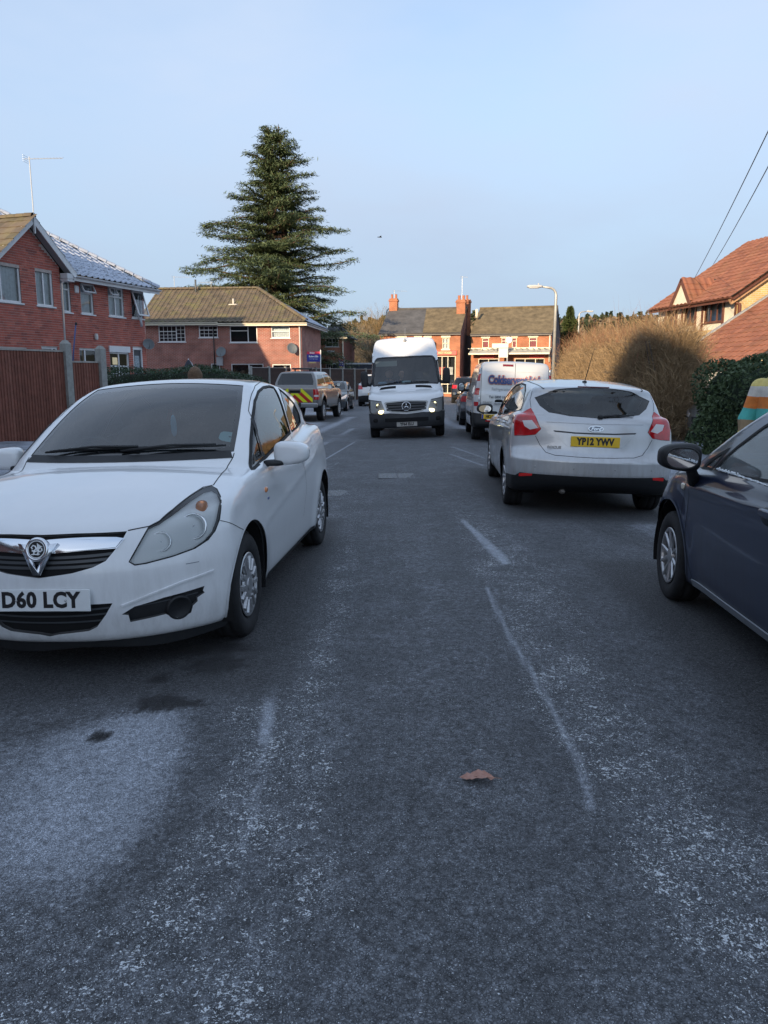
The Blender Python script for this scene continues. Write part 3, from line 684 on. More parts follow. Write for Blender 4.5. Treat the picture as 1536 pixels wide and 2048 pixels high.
def plate(root, M, s, mat, w=0.52, h=0.111, blue=False, size=0.098, sx=0.83):
    b = MB().bevbox((-w/2, -h/2, -.006), (w/2, h/2, .002), .003, M).build('number_plate', mat, root)
    if s: text('registration_lettering', s, size, INK, b, M @ Matrix.Translation((0.0 if not blue else .02, -.001, .0025)), sx=sx, bold=0.0058, spacing=1.06)
    if blue: MB().box((-w/2 + .004, -h/2 + .004, .002), (-w/2 + .045, h/2 - .004, .003), M).build('country_band', simple('plate_blue', (.02, .06, .35), .4), b)
    return b
def cabin(root, xf, seat_x, rear_x, W, zfl=0.30, wheel_y=-0.36, dash_x=None, head=1.18, dash_z=.98, seats=True):
    """dashboard, steering wheel, seats and floor seen through the glass"""
    MB().box((rear_x - .3, -W*.86, zfl - .05), (xf, W*.86, zfl)).build('cabin_floor', TRIM, root)
    d = MB(); d.sq((dash_x, 0, dash_z - .16), (.20, W*.84, .16), .5, .3, 20, 8); d.build('dashboard', TRIM, root, True)
    M = Matrix.Translation((dash_x - .34, wheel_y, dash_z - .02)) @ Matrix.Rotation(R(-62), 4, 'Y')
    sw = MB(); N = 28
    ring = [(0.185*math.cos(2*math.pi*k/N), 0.185*math.sin(2*math.pi*k/N), 0) for k in range(N + 1)]
    sw.tube([tuple(M @ Vector(p)) for p in ring], .016, 8, False); sw.sq((0, 0, 0), (.07, .07, .03), .5, .8, 12, 6, M=M)
    sw.V = [tuple(v) for v in sw.V]
    sw.tube([tuple(M @ Vector((-.18, 0, 0))), tuple(M @ Vector((.18, 0, 0)))], .018, 6); sw.tube([tuple(M @ Vector((0, -.18, 0))), tuple(M @ Vector((0, 0, 0)))], .018, 6)
    # keep the hub on the wheel: it was made about the origin of M
    sw.build('steering_wheel', BLACKP, root, True)
    if not seats: return
    for y in (-.36, .36):
        s = MB(); s.sq((seat_x, y, zfl + .22), (.27, .25, .10), .5, .4)
        s.sq((seat_x - .30, y, zfl + .55), (.09, .24, .34), .5, .45, M=Matrix.Rotation(R(-14), 4, 'Y'))
        s.tube([(seat_x - .40, y - .06, zfl + .82), (seat_x - .42, y - .06, zfl + .94)], .008, 6); s.tube([(seat_x - .40, y + .06, zfl + .82), (seat_x - .42, y + .06, zfl + .94)], .008, 6)
        s.sq((seat_x - .43, y, head - .01), (.055, .135, .10), .5, .5)
        s.build('front_seat', FABRIC, root, True)
    r = MB(); r.sq((rear_x + .22, 0, zfl + .22), (.25, W*.78, .10), .5, .25); r.sq((rear_x, 0, zfl + .52), (.09, W*.78, .32), .5, .25, M=Matrix.Rotation(R(-16), 4, 'Y'))
    for y in (-.38, .38): r.sq((rear_x - .10, y, head - .10), (.045, .12, .08), .5, .5)
    r.build('rear_seat', FABRIC, root, True)
def arch_liner(root, xs, half, r, zc):
    for x in xs:
        for sg in (1, -1):
            m = MB(); N = 20
            V = []; F = []
            for k in range(N + 1):
                a = -0.35 + (math.pi + .7)*k/N
                for y in (half*sg, (half - .30)*sg): V.append((x + r*math.cos(a), y, zc + r*math.sin(a)))
            for k in range(N): F.append((2*k, 2*k+1, 2*k+3, 2*k+2))
            m.add(V, F)
            V2 = [(x + r*math.cos(-.35 + (math.pi+.7)*k/N), (half - .30)*sg, zc + r*math.sin(-.35 + (math.pi+.7)*k/N)) for k in range(N + 1)]
            m.add(V2, [tuple(range(N + 1))])
            m.build('wheel_arch_liner', DARKV, root)

# ------------------------------------------------------------------ ground, road, pavements
def seg_dist(X, Y, pts):
    d = np.full(X.shape, 1e9)
    for (x0, y0), (x1, y1) in zip(pts[:-1], pts[1:]):
        vx, vy = x1 - x0, y1 - y0; t = np.clip(((X - x0)*vx + (Y - y0)*vy)/(vx*vx + vy*vy), 0, 1)
        d = np.minimum(d, np.hypot(X - x0 - t*vx, Y - y0 - t*vy))
    return d
def sstep(a, b, x): t = np.clip((x - a)/(b - a), 0, 1); return t*t*(3 - 2*t)
def poly_mask(X, Y, poly, soft):
    ins = np.zeros(X.shape, bool); n = len(poly); j = n - 1
    for i in range(n):
        xi, yi = poly[i]; xj, yj = poly[j]
        c = ((yi > Y) != (yj > Y)) & (X < (xj - xi)*(Y - yi)/(yj - yi + 1e-12) + xi); ins ^= c; j = i
    d = seg_dist(X, Y, list(poly) + [poly[0]]); return np.where(ins, sstep(-soft*.2, soft, d), 0)
def frost_fields(X, Y):
    """where traffic has left hoar frost: loose flakes, thin film, wiped or wet patches"""
    wob = .05*np.sin(Y*2.1 + 1.3*np.sin(X*3)) + .03*np.sin(Y*5.3 + X*4)
    xw = X + wob
    L0 = .70 - .006*(Y - 3); R1 = 1.32 + .05*(Y - 3)*(Y > 3)
    fl = np.zeros(X.shape)
    right = sstep(L0 - .10, L0 + .12, xw)*(1 - sstep(R1 - .35, R1 + .15, xw)); fl = np.maximum(fl, right*np.interp(Y, [0, 1.5, 3, 6, 9, 11], [.95, .95, .90, .75, .58, .15]))
    left = sstep(-.82, -.62, xw)*(1 - sstep(-.30, -.02, xw)); fl = np.maximum(fl, left*np.interp(Y, [0, 1.6, 2.6, 4, 6, 9, 12], [.80, .85, .84, .80, .72, .58, .2]))
    near = sstep(2.35, 1.75, Y)*sstep(-.45, -.75, X); fl = np.maximum(fl, near*.75)
    mid = sstep(-.75, -.2, xw)*(1 - sstep(.30, .75, xw))*np.interp(Y, [0, 3, 5, 8, 10], [.20, .22, .36, .50, .1]); fl = np.maximum(fl, mid)
    edge = np.exp(-(seg_dist(X, Y, [(.02, 3.6), (-.02, 2.7), (-.06, 2.2), (-.10, 1.85), (-.09, 1.3)])/.030)**2)*.8; fl = np.maximum(fl, edge*(.6 + .4*np.sin(Y*11)))
    fl = np.maximum(fl, .26)
    film = .30*np.ones(X.shape)
    film = np.maximum(film, .85*poly_mask(X + wob*.6, Y, [(-2.6, 1.6), (-2.6, 3.0), (-1.5, 3.30), (-1.09, 3.55), (-.84, 3.8), (-.72, 3.33), (-.68, 2.78), (-.66, 2.32), (-.70, 1.7), (-1.2, 1.3)], .30)*sstep(-2.3, -1.1, X)*sstep(1.5, 2.4, Y))
    film = np.maximum(film, 1.0*np.exp(-(seg_dist(X, Y, [(-.585, 4.25), (-.555, 3.6), (-.50, 3.0)])/(.030 + .010*np.maximum(Y - 2, 0)))**2))
    film = np.maximum(film, .7*np.exp(-(seg_dist(X, Y, [(-.50, 3.0), (-.46, 2.5), (-.44, 2.1)])/.022)**2))
    film = np.maximum(film, .45*np.exp(-(seg_dist(X, Y, [(-.44, 2.1), (-.41, 1.2)])/.012)**2)); film = np.maximum(film, .35*np.exp(-(seg_dist(X, Y, [(-.37, 2.0), (-.36, 1.2)])/.008)**2))
    film = np.maximum(film, 1.0*np.exp(-(seg_dist(X, Y, [(.82, 7.9), (.90, 7.0), (.98, 6.0)])/np.interp(Y, [5.8, 6.3, 7.4, 8.2], [.03, .085, .05, .03]))**2))
    film = np.maximum(film, .8*np.exp(-(seg_dist(X, Y, [(.73, 5.3), (.72, 4.4), (.745, 3.7), (.76, 3.2), (.755, 2.75), (.72, 2.45)])/.030)**2))
    for dx, a in ((.06, .6), (.11, .45), (.17, .3), (.24, .35)): film = np.maximum(film, a*np.exp(-(seg_dist(X, Y, [(.72 + dx, 5.6), (.73 + dx, 4.2), (.76 + dx, 3.0), (.72 + dx, 2.2)])/.010)**2))
    for dx, a in ((0, .5), (.07, .4), (.12, .35)): film = np.maximum(film, a*np.exp(-(seg_dist(X, Y, [(-.60 + dx, 5.6), (-.52 + dx, 4.9), (-.46 + dx, 4.5)])/.010)**2))
    film = np.maximum(film, .42*np.exp(-((xw - .20 - .02*Y)/.26)**2)*np.interp(Y, [2.2, 3.0, 5, 8, 10], [0, .8, 1, .8, .2]))
    film = np.maximum(film, .5*sstep(9, 13, Y)*np.exp(-((xw - .55 - .04*Y)/.5)**2)*.5)
    for (a, b, w, s) in (((-1.35, 12.4), (-.45, 22), .035, .9), ((-1.02, 12.6), (-.80, 14.3), .02, .6), ((-1.6, 17), (-1.0, 25), .16, .8), ((-2.3, 20), (-1.4, 33), .35, .8), ((-3.3, 21), (-2.2, 36), .5, .7), ((1.7, 13.2), (1.30, 15.2), .05, .8), ((1.9, 14.5), (1.5, 17), .06, .7), ((2.6, 23), (2.0, 32), .5, .8), ((1.4, 24), (2.2, 40), .35, .75), ((.4, 30), (1.4, 50), .4, .6)):
        film = np.maximum(film, s*np.exp(-(seg_dist(X, Y, [a, b])/w)**2))
    film = np.maximum(film, .38*sstep(15, 20, Y))
    film = np.maximum(film, .75*sstep(2.2, 2.7, X)*np.interp(Y, [5.5, 6.5, 8, 9, 10], [0, .6, .9, .9, .2])); film = np.maximum(film, .8*sstep(-1.3, -2.6, X)*sstep(17, 21, Y))
    wet = np.zeros(X.shape)
    for (x, y, rx, ry) in ((-1.06, 3.42, .12, .10), (-.93, 3.40, .10, .04), (-1.22, 3.09, .06, .05), (-1.15, 3.72, .06, .06), (-.89, 3.90, .16, .14), (-.95, 4.15, .25, .1)):
        wet = np.maximum(wet, 1 - sstep(.75, 1.15, np.hypot((X - x)/rx, (Y - y)/ry)*(1 + .18*np.sin(9*np.arctan2(Y - y, X - x)))))
    # ground under and beside parked cars stayed clear of frost
    for (x, y, hx, hy) in ((-1.6, 5.8, 1.05, 2.25), (2.45, 10.4, 1.05, 2.3), (2.75, 3.8, 1.05, 2.3), (3.3, 21.2, 1.1, 2.6), (-3.0, 32.2, 1.1, 2.8)):
        k = (1 - sstep(hx - .05, hx + .22, np.abs(X - x)))*(1 - sstep(hy - .1, hy + .3, np.abs(Y - y))); fl = fl*(1 - k); film = film*(1 - .95*k)
    for (a, b, w) in (((2.05, 7.9), (2.6, 5.8), .035), ((2.2, 7.9), (2.72, 5.8), .035)): film = film*(1 - .7*np.exp(-(seg_dist(X, Y, [a, b])/w)**2))
    dark = sstep(1.35, 1.75, X - .10*(Y - 3))*sstep(6.2, 4.5, Y); fl = fl*(1 - .75*dark); film = film*(1 - .6*dark)
    fl = fl*(1 - wet); film = film*(1 - wet); return fl, film, wet

def road_material():
    m, n, l, p = nodes_of('asphalt_with_frost')
    geo = n.new('ShaderNodeNewGeometry'); pos = geo.outputs['Position']
    def noise(scale, detail=2, rough=.5, dist=0.0, vec=None):
        t = n.new('ShaderNodeTexNoise'); t.inputs['Scale'].default_value = scale; t.inputs['Detail'].default_value = detail; t.inputs['Roughness'].default_value = rough; t.inputs['Distortion'].default_value = dist
        l.new(vec or pos, t.inputs['Vector']); return t.outputs['Fac']
    def attr(k): a = n.new('ShaderNodeAttribute'); a.attribute_name = k; return a.outputs['Fac']
    def mapr(v, a, b, c=0.0, d=1.0, smooth=False):
        t = n.new('ShaderNodeMapRange'); t.inputs['From Min'].default_value = a; t.inputs['From Max'].default_value = b; t.inputs['To Min'].default_value = c; t.inputs['To Max'].default_value = d
        if smooth: t.interpolation_type = 'SMOOTHSTEP'
        l.new(v, t.inputs['Value']); return t.outputs[0]
    def math_(op, a, b, c=None, clamp=False):
        t = n.new('ShaderNodeMath'); t.operation = op; t.use_clamp = clamp
        for i, v in enumerate((a, b) if c is None else (a, b, c)):
            if isinstance(v, (int, float)): t.inputs[i].default_value = v
            else: l.new(v, t.inputs[i])
        return t.outputs[0]
    def mix(f, a, b):
        t = n.new('ShaderNodeMix'); t.data_type = 'RGBA'; t.clamp_factor = True
        for k, v in (('Factor', f), ('A', a), ('B', b)):
            if isinstance(v, tuple): t.inputs[k].default_value = (*v, 1)
            elif isinstance(v, (int, float)): t.inputs[k].default_value = v
            else: l.new(v, t.inputs[k])
        return t.outputs['Result']
    wn_ = n.new('ShaderNodeTexNoise'); wn_.inputs['Scale'].default_value = 85; wn_.inputs['Detail'].default_value = 3; l.new(pos, wn_.inputs['Vector'])
    vm = n.new('ShaderNodeVectorMath'); vm.operation = 'MULTIPLY_ADD'; vm.inputs[1].default_value = (.016, .016, .016); l.new(wn_.outputs['Color'], vm.inputs[0]); l.new(pos, vm.inputs[2]); wpos = vm.outputs[0]
    vo = n.new('ShaderNodeTexVoronoi'); vo.inputs['Scale'].default_value = 120; l.new(wpos, vo.inputs['Vector'])
    vo2 = n.new('ShaderNodeTexVoronoi'); vo2.inputs['Scale'].default_value = 120; vo2.feature = 'DISTANCE_TO_EDGE'; l.new(wpos, vo2.inputs['Vector'])
    sepc = n.new('ShaderNodeSeparateColor'); l.new(vo.outputs['Color'], sepc.inputs[0])
    big = noise(1.1, 5, .6); mid = noise(9, 4, .6)
    stone = mapr(sepc.outputs[0], 0, 1, .55, 1.6)
    base = mix(big, (.060, .063, .068), (.092, .092, .096)); 
    hs = n.new('ShaderNodeMix'); hs.data_type = 'RGBA'; hs.blend_type = 'MULTIPLY'; hs.inputs['Factor'].default_value = 1.0; l.new(base, hs.inputs['A'])
    cmb = n.new('ShaderNodeCombineColor'); [l.new(stone, cmb.inputs[i]) for i in range(3)]; l.new(cmb.outputs[0], hs.inputs['B']); base = hs.outputs['Result']
    crack = math_('MAXIMUM', mapr(vo2.outputs['Distance'], .0, .22, .10, 1.0), mapr(noise(70, 3, .6), .42, .66, 0, .9))
    fl, film, wet = attr('frost_flakes'), attr('frost_film'), attr('wet')
    base = mix(math_('MULTIPLY', wet, .55), base, (.018, .018, .020))
    # film of hoar: follows stone tops
    filmA = math_('MULTIPLY', math_('MULTIPLY', math_('MULTIPLY', film, mapr(noise(2.2, 5, .6), .32, .62, .55, 1.1)), math_('MULTIPLY', mapr(mid, .25, .75, .5, 1.2), mapr(noise(26, 3, .65), .36, .62, .25, 1.35))), math_('MULTIPLY', mapr(sepc.outputs[1], 0, 1, .45, 1.1), crack))
    col = mix(math_('MULTIPLY', filmA, 1.15, clamp=True), base, (.55, .59, .66))
    solid = math_('MULTIPLY', mapr(film, .42, .95, 0, 1, True), math_('MULTIPLY', mapr(noise(30, 4, .7), .30, .60, .35, 1.0), mapr(crack, .1, .8, .45, 1.0)))
    col = mix(math_('MULTIPLY', solid, .72), col, (.58, .62, .70))
    # flakes: ragged crumbs gathered in drifts
    drift = noise(3.4, 5, .66); fA = math_('MULTIPLY', fl, mapr(drift, .30, .66, .36, 1.15))
    n1 = noise(48, 3, .62, 1.2); n2 = noise(130, 2, .55, .6)
    nn = math_('MULTIPLY_ADD', n2, .42, math_('MULTIPLY', n1, .58))
    th = math_('MULTIPLY_ADD', fA, -.150, .680)
    flake = mapr(math_('SUBTRACT', nn, th), -.004, .016, 0, 1, True)
    n3 = noise(210, 1, .5); spark = mapr(math_('SUBTRACT', n3, math_('MULTIPLY_ADD', fA, -.09, .72)), 0, .03)
    flk = math_('MAXIMUM', flake, math_('MULTIPLY', spark, .8))
    col = mix(math_('MULTIPLY', flk, .95), col, (.84, .88, .92))
    l.new(col, p.inputs['Base Color'])
    rgh = math_('MULTIPLY_ADD', wet, -.42, .72); l.new(rgh, p.inputs['Roughness']); p.inputs['Specular IOR Level'].default_value = .38
    hgt = math_('MULTIPLY_ADD', flk, .35, math_('MULTIPLY', math_('MULTIPLY', crack, mapr(sepc.outputs[2], 0, 1, .6, 1.0)), 1.0))
    bp = n.new('ShaderNodeBump'); bp.inputs['Strength'].default_value = .9; bp.inputs['Distance'].default_value = .008; l.new(hgt, bp.inputs['Height']); l.new(bp.outputs[0], p.inputs['Normal'])
    return m
ASPH = road_material()
KL, KR = 3.42, 2.85                                    # kerb offsets from the crown
def kerb_left(y): return xc(y) - KL
def kerb_right(y): return xc(y) + KR
def sheet(name, xs_of, ys, nx, zf, mat, fields=False, **kw):
    V = []; rows = []
    for y in ys:
        a, b = xs_of(y); x = np.linspace(a, b, nx); rows.append(np.stack([x, np.full(nx, y), zf(x, np.full(nx, y))], 1))
    V = np.concatenate(rows); m = len(ys)
    i, j = np.meshgrid(np.arange(nx - 1), np.arange(m - 1)); k = (j*nx + i).ravel()
    F = np.stack([k, k + 1, k + nx + 1, k + nx], 1); me = mesh(name, V, F, mat, True)
    if fields:
        fl, fi, we = frost_fields(V[:, 0], V[:, 1])
        for k_, v in (('frost_flakes', fl), ('frost_film', fi), ('wet', we)):
            a = me.attributes.new(k_, 'FLOAT', 'POINT'); a.data.foreach_set('value', np.clip(v, 0, 1.2).astype(np.float32))
    return obj(name, me, None, **kw)
ys = [-8.0, -4.0, -2.0, -1.0, 0.0, .6]
while ys[-1] < 75: ys.append(ys[-1] + .010 + .011*max(0, ys[-1] - .5))
def road_x(y):
    if y < 19: return (kerb_left(y) + .0, kerb_right(y))
    t = min(1, (y - 19)/3.2); return (kerb_left(y) - 16*t**1.6, kerb_right(y) if y < 40 else kerb_right(y) + (y - 40)*.5)
sheet('road', road_x, ys, 230, lambda x, y: gz(x, y) + .004, ASPH, True, kind='structure')
GRASS = simple('verge_ground', (.045, .05, .03), .95, var=.5, vscale=2.0, bump=.6, bscale=14)
# wide ground sheet under everything, dropping just below the road
gx = np.concatenate([np.linspace(-900, -30, 18), np.linspace(-26, 30, 57), np.linspace(36, 900, 18)]); gy = np.concatenate([np.linspace(-300, -12, 10), np.linspace(-8, 80, 60), np.linspace(90, 1500, 30)])
GX, GY = np.meshgrid(gx, gy); far = sstep(85, 380, GY); GZ = np.where(GY < 80, gz(GX, GY) - .02, -.32) - .0
GZ = np.where((np.abs(GX - xc(GY)) < 3.8) & (GY < 80), GZ - .02, GZ)
nxx = len(gx); k = (np.arange(len(gy) - 1)[:, None]*nxx + np.arange(nxx - 1)[None]).ravel()
obj('ground', mesh('ground', np.stack([GX.ravel(), GY.ravel(), GZ.ravel()], 1), np.stack([k, k+1, k+nxx+1, k+nxx], 1), GRASS, True), kind='structure')
# pavements: slabs of tarmac behind a kerb, hoared over
def pave_mat():
    m, n, l, p = nodes_of('frosted_pavement'); geo = n.new('ShaderNodeNewGeometry')
    t = n.new('ShaderNodeTexNoise'); t.inputs['Scale'].default_value = 1.6; t.inputs['Detail'].default_value = 8; t.inputs['Roughness'].default_value = .65; l.new(geo.outputs['Position'], t.inputs['Vector'])
    t2 = n.new('ShaderNodeTexNoise'); t2.inputs['Scale'].default_value = 40; t2.inputs['Detail'].default_value = 3; l.new(geo.outputs['Position'], t2.inputs['Vector'])
    ad = n.new('ShaderNodeMath'); ad.operation = 'MULTIPLY_ADD'; l.new(t2.outputs['Fac'], ad.inputs[0]); ad.inputs[1].default_value = .45; l.new(t.outputs['Fac'], ad.inputs[2])
    mr = n.new('ShaderNodeMapRange'); mr.inputs['From Min'].default_value = .50; mr.inputs['From Max'].default_value = .92; l.new(ad.outputs[0], mr.inputs['Value'])
    mx = n.new('ShaderNodeMix'); mx.data_type = 'RGBA'; mx.inputs['A'].default_value = (.07, .072, .08, 1); mx.inputs['B'].default_value = (.42, .46, .53, 1); l.new(mr.outputs[0], mx.inputs['Factor']); l.new(mx.outputs['Result'], p.inputs['Base Color'])
    p.inputs['Roughness'].default_value = .85; b = n.new('ShaderNodeBump'); b.inputs['Strength'].default_value = .5; b.inputs['Distance'].default_value = .01; l.new(t2.outputs['Fac'], b.inputs['Height']); l.new(b.outputs[0], p.inputs['Normal']); return m
PAVE = pave_mat(); KERB = simple('kerb_concrete', (.26, .26, .25), .8, var=.25, vscale=6, bump=.3, bscale=60)
yv = np.linspace(-8, 42, 60)
sheet('pavement', lambda y: (kerb_right(y) + .125, kerb_right(y) + 4.6), yv, 12, lambda x, y: gz(x, y) + .115, PAVE, kind='structure')
yl = np.linspace(-8, 18.4, 40)
sheet('pavement', lambda y: (kerb_left(y) - 7.0, kerb_left(y) - .125), yl, 12, lambda x, y: gz(x, y) + .115, PAVE, kind='structure')
def kerbs(name, f, y0, y1, sg):
    r = thing(name, (0, 0, 0), kind='structure'); y = y0
    me = None; ks = []
    while y < y1 - .5:
        ya, yb = y + .004, y + .911
        a = Vector((f(ya), ya, float(gz(f(ya), ya)))); b = Vector((f(yb), yb, float(gz(f(yb), yb))))
        M = frame_M(a, b - a, ez=(0, 0, 1))
        if me is None:
            L = (b - a).length; s = MB(); s.bevbox((0, -.125 if sg > 0 else 0, -.1), (L, 0 if sg > 0 else .125, .125), .012); me = s.me('kerb_stone', KERB)
        o = obj('kerb_stone', me, r); o.matrix_local = M; y += .915
kerbs('kerb', kerb_right, -2, 42, 1); kerbs('kerb', kerb_left, -2, 18.2, -1)
for o in list(SC.objects):
    pass
# manhole covers and patch set in the road
COVER = simple('cast_iron_cover', (.16, .165, .17), .55, metal=.3, var=.5, vscale=40, bump=.6, bscale=60)
def cover(name, x, y, hx, hy, rz, label):
    r = thing(name, (x, y, float(gz(x, y)) + .004), rz, label=label, cat='manhole cover'); z = .006
    MB().box((-hx, -hy, -.02), (hx, hy, .002)).build('frame', simple('cover_frame', (.07, .07, .075), .6), r)
    for i in range(2): MB().bevbox((-hx + .02 + i*(hx - .005), -hy + .02, -.01), (-.01 + i*(hx - .01), hy - .02, z), .002).build('lid', COVER, r)
    m = MB(); k = random.Random(2)
    for i in range(9):
        for j in range(6):
            xx = -hx + .05 + (2*hx - .1)*i/8; yy = -hy + .05 + (2*hy - .1)*j/5; a = (.03, .008) if (i + j) % 2 else (.008, .03)
            m.box((xx - a[0]/2, yy - a[1]/2, z - .001), (xx + a[0]/2, yy + a[1]/2, z + .004))
    o = m.build('tread_studs', simple('stud_frost', (.40, .42, .45), .7, var=.4, vscale=30), r); o['kind'] = 'stuff'
cover('manhole_cover', .20, 11.75, .30, .30, R(2), 'square iron manhole cover in the middle of the road')
cover('manhole_cover', -.72, 10.05, .28, .26, R(14), 'iron manhole cover behind the white hatchback')

# ------------------------------------------------------------------ buildings: materials
def varied(name, cols, rough=.85, nscale=3.0, bump=.25, bscale=60, frost=0.0, moss=0.0, spread=1.0):
    """pieces that differ one from the next: tone picked per object and per separate piece of a joined mesh"""
    if name in MATS: return MATS[name]
    m, n, l, p = nodes_of(name); oi = n.new('ShaderNodeObjectInfo'); geo = n.new('ShaderNodeNewGeometry')
    ad = n.new('ShaderNodeMath'); ad.operation = 'ADD'; l.new(oi.outputs['Random'], ad.inputs[0]); l.new(geo.outputs['Random Per Island'], ad.inputs[1])
    fr = n.new('ShaderNodeMath'); fr.operation = 'FRACT'; l.new(ad.outputs[0], fr.inputs[0])
    cr = n.new('ShaderNodeValToRGB'); cr.color_ramp.interpolation = 'LINEAR'
    while len(cr.color_ramp.elements) < len(cols): cr.color_ramp.elements.new(.5)
    for i, c in enumerate(cols): cr.color_ramp.elements[i].position = i/(len(cols) - 1); cr.color_ramp.elements[i].color = (*c, 1)
    l.new(fr.outputs[0], cr.inputs[0]); out = cr.outputs[0]
    no = n.new('ShaderNodeTexNoise'); no.inputs['Scale'].default_value = nscale; no.inputs['Detail'].default_value = 7; no.inputs['Roughness'].default_value = .7; l.new(geo.outputs['Position'], no.inputs['Vector'])
    mu = n.new('ShaderNodeMix'); mu.data_type = 'RGBA'; mu.blend_type = 'MULTIPLY'; mu.inputs['Factor'].default_value = .8; l.new(out, mu.inputs['A'])
    mr = n.new('ShaderNodeMapRange'); mr.inputs['From Min'].default_value = .3; mr.inputs['From Max'].default_value = .7; mr.inputs['To Min'].default_value = .65; mr.inputs['To Max'].default_value = 1.25; l.new(no.outputs['Fac'], mr.inputs['Value'])
    cc = n.new('ShaderNodeCombineColor'); [l.new(mr.outputs[0], cc.inputs[i]) for i in range(3)]; l.new(cc.outputs[0], mu.inputs['B']); out = mu.outputs['Result']
    for amt, col, sc, lo in ((moss, (.20, .19, .07), 1.3, .5), (frost, (.55, .60, .70), 9.0, .24)):
        if amt > 0:
            f = n.new('ShaderNodeTexNoise'); f.inputs['Scale'].default_value = sc; f.inputs['Detail'].default_value = 6; l.new(geo.outputs['Position'], f.inputs['Vector'])
            r2 = n.new('ShaderNodeMapRange'); r2.inputs['From Min'].default_value = lo; r2.inputs['From Max'].default_value = lo + .22; r2.inputs['To Max'].default_value = amt; l.new(f.outputs['Fac'], r2.inputs['Value'])
            x = n.new('ShaderNodeMix'); x.data_type = 'RGBA'; x.inputs['B'].default_value = (*col, 1); l.new(r2.outputs[0], x.inputs['Factor']); l.new(out, x.inputs['A']); out = x.outputs['Result']
    l.new(out, p.inputs['Base Color']); p.inputs['Roughness'].default_value = rough
    nb = n.new('ShaderNodeTexNoise'); nb.inputs['Scale'].default_value = bscale; nb.inputs['Detail'].default_value = 3; l.new(geo.outputs['Position'], nb.inputs['Vector'])
    bp = n.new('ShaderNodeBump'); bp.inputs['Strength'].default_value = bump; bp.inputs['Distance'].default_value = .01; l.new(nb.outputs['Fac'], bp.inputs['Height']); l.new(bp.outputs[0], p.inputs['Normal'])
    MATS[name] = m; return m
def brick_mat(name, c1, c2, mortar, M, bw=.225, bh=.075, mort=.012):
    """brickwork too far away to tell bricks apart; laid in the wall's own plane M"""
    if name in MATS: return MATS[name]
    m, n, l, p = nodes_of(name); geo = n.new('ShaderNodeNewGeometry'); vt = n.new('ShaderNodeVectorTransform'); 
    mp = n.new('ShaderNodeMapping'); inv = M.inverted(); e = inv.to_euler(); mp.inputs['Rotation'].default_value = e; mp.inputs['Location'].default_value = inv.translation
    l.new(geo.outputs['Position'], mp.inputs['Vector']); n.remove(vt)
    bt = n.new('ShaderNodeTexBrick'); bt.inputs['Scale'].default_value = 1.0; bt.inputs['Brick Width'].default_value = bw; bt.inputs['Row Height'].default_value = bh; bt.inputs['Mortar Size'].default_value = mort; bt.inputs['Mortar Smooth'].default_value = .3
    bt.inputs['Color1'].default_value = (*c1, 1); bt.inputs['Color2'].default_value = (*c2, 1); bt.inputs['Mortar'].default_value = (*mortar, 1); l.new(mp.outputs[0], bt.inputs['Vector'])
    no = n.new('ShaderNodeTexNoise'); no.inputs['Scale'].default_value = 1.7; no.inputs['Detail'].default_value = 6; l.new(geo.outputs['Position'], no.inputs['Vector'])
    mr = n.new('ShaderNodeMapRange'); mr.inputs['From Min'].default_value = .3; mr.inputs['From Max'].default_value = .7; mr.inputs['To Min'].default_value = .75; mr.inputs['To Max'].default_value = 1.2; l.new(no.outputs['Fac'], mr.inputs['Value'])
    mu = n.new('ShaderNodeMix'); mu.data_type = 'RGBA'; mu.blend_type = 'MULTIPLY'; mu.inputs['Factor'].default_value = 1; l.new(bt.outputs['Color'], mu.inputs['A'])
    cc = n.new('ShaderNodeCombineColor'); [l.new(mr.outputs[0], cc.inputs[i]) for i in range(3)]; l.new(cc.outputs[0], mu.inputs['B']); l.new(mu.outputs['Result'], p.inputs['Base Color']); p.inputs['Roughness'].default_value = .9
    b = n.new('ShaderNodeBump'); b.invert = True; b.inputs['Strength'].default_value = .6; b.inputs['Distance'].default_value = .01; l.new(bt.outputs['Fac'], b.inputs['Height']); l.new(b.outputs[0], p.inputs['Normal'])
    MATS[name] = m; return m
UPVC = simple('white_upvc', (.74, .75, .76), .35, var=.05, vscale=5)
CREAM = simple('cream_paint', (.78, .72, .58), .6, var=.08, vscale=4)
FASCIA = simple('white_fascia', (.66, .67, .68), .45, var=.12, vscale=4)
BROWNF = simple('brown_frame', (.14, .055, .035), .5, var=.2, vscale=8)
PANE = glass('house_pane', (.85, .90, .94), .92)
NET = simple('net_curtain', (.78, .83, .88), .9, var=.18, vscale=7)
DARKROOM = simple('dark_room', (.025, .03, .035), .9)
LEAD = simple('lead_flashing', (.34, .36, .38), .6, var=.2)
PIPE = simple('white_pipe', (.68, .68, .67), .4)
MORTAR = simple('mortar', (.46, .40, .37), .95, var=.25, vscale=3, bump=.3, bscale=80)
REDB = [(.33, .085, .062), (.44, .115, .08), (.48, .135, .095), (.38, .10, .075), (.50, .16, .115), (.25, .075, .062)]

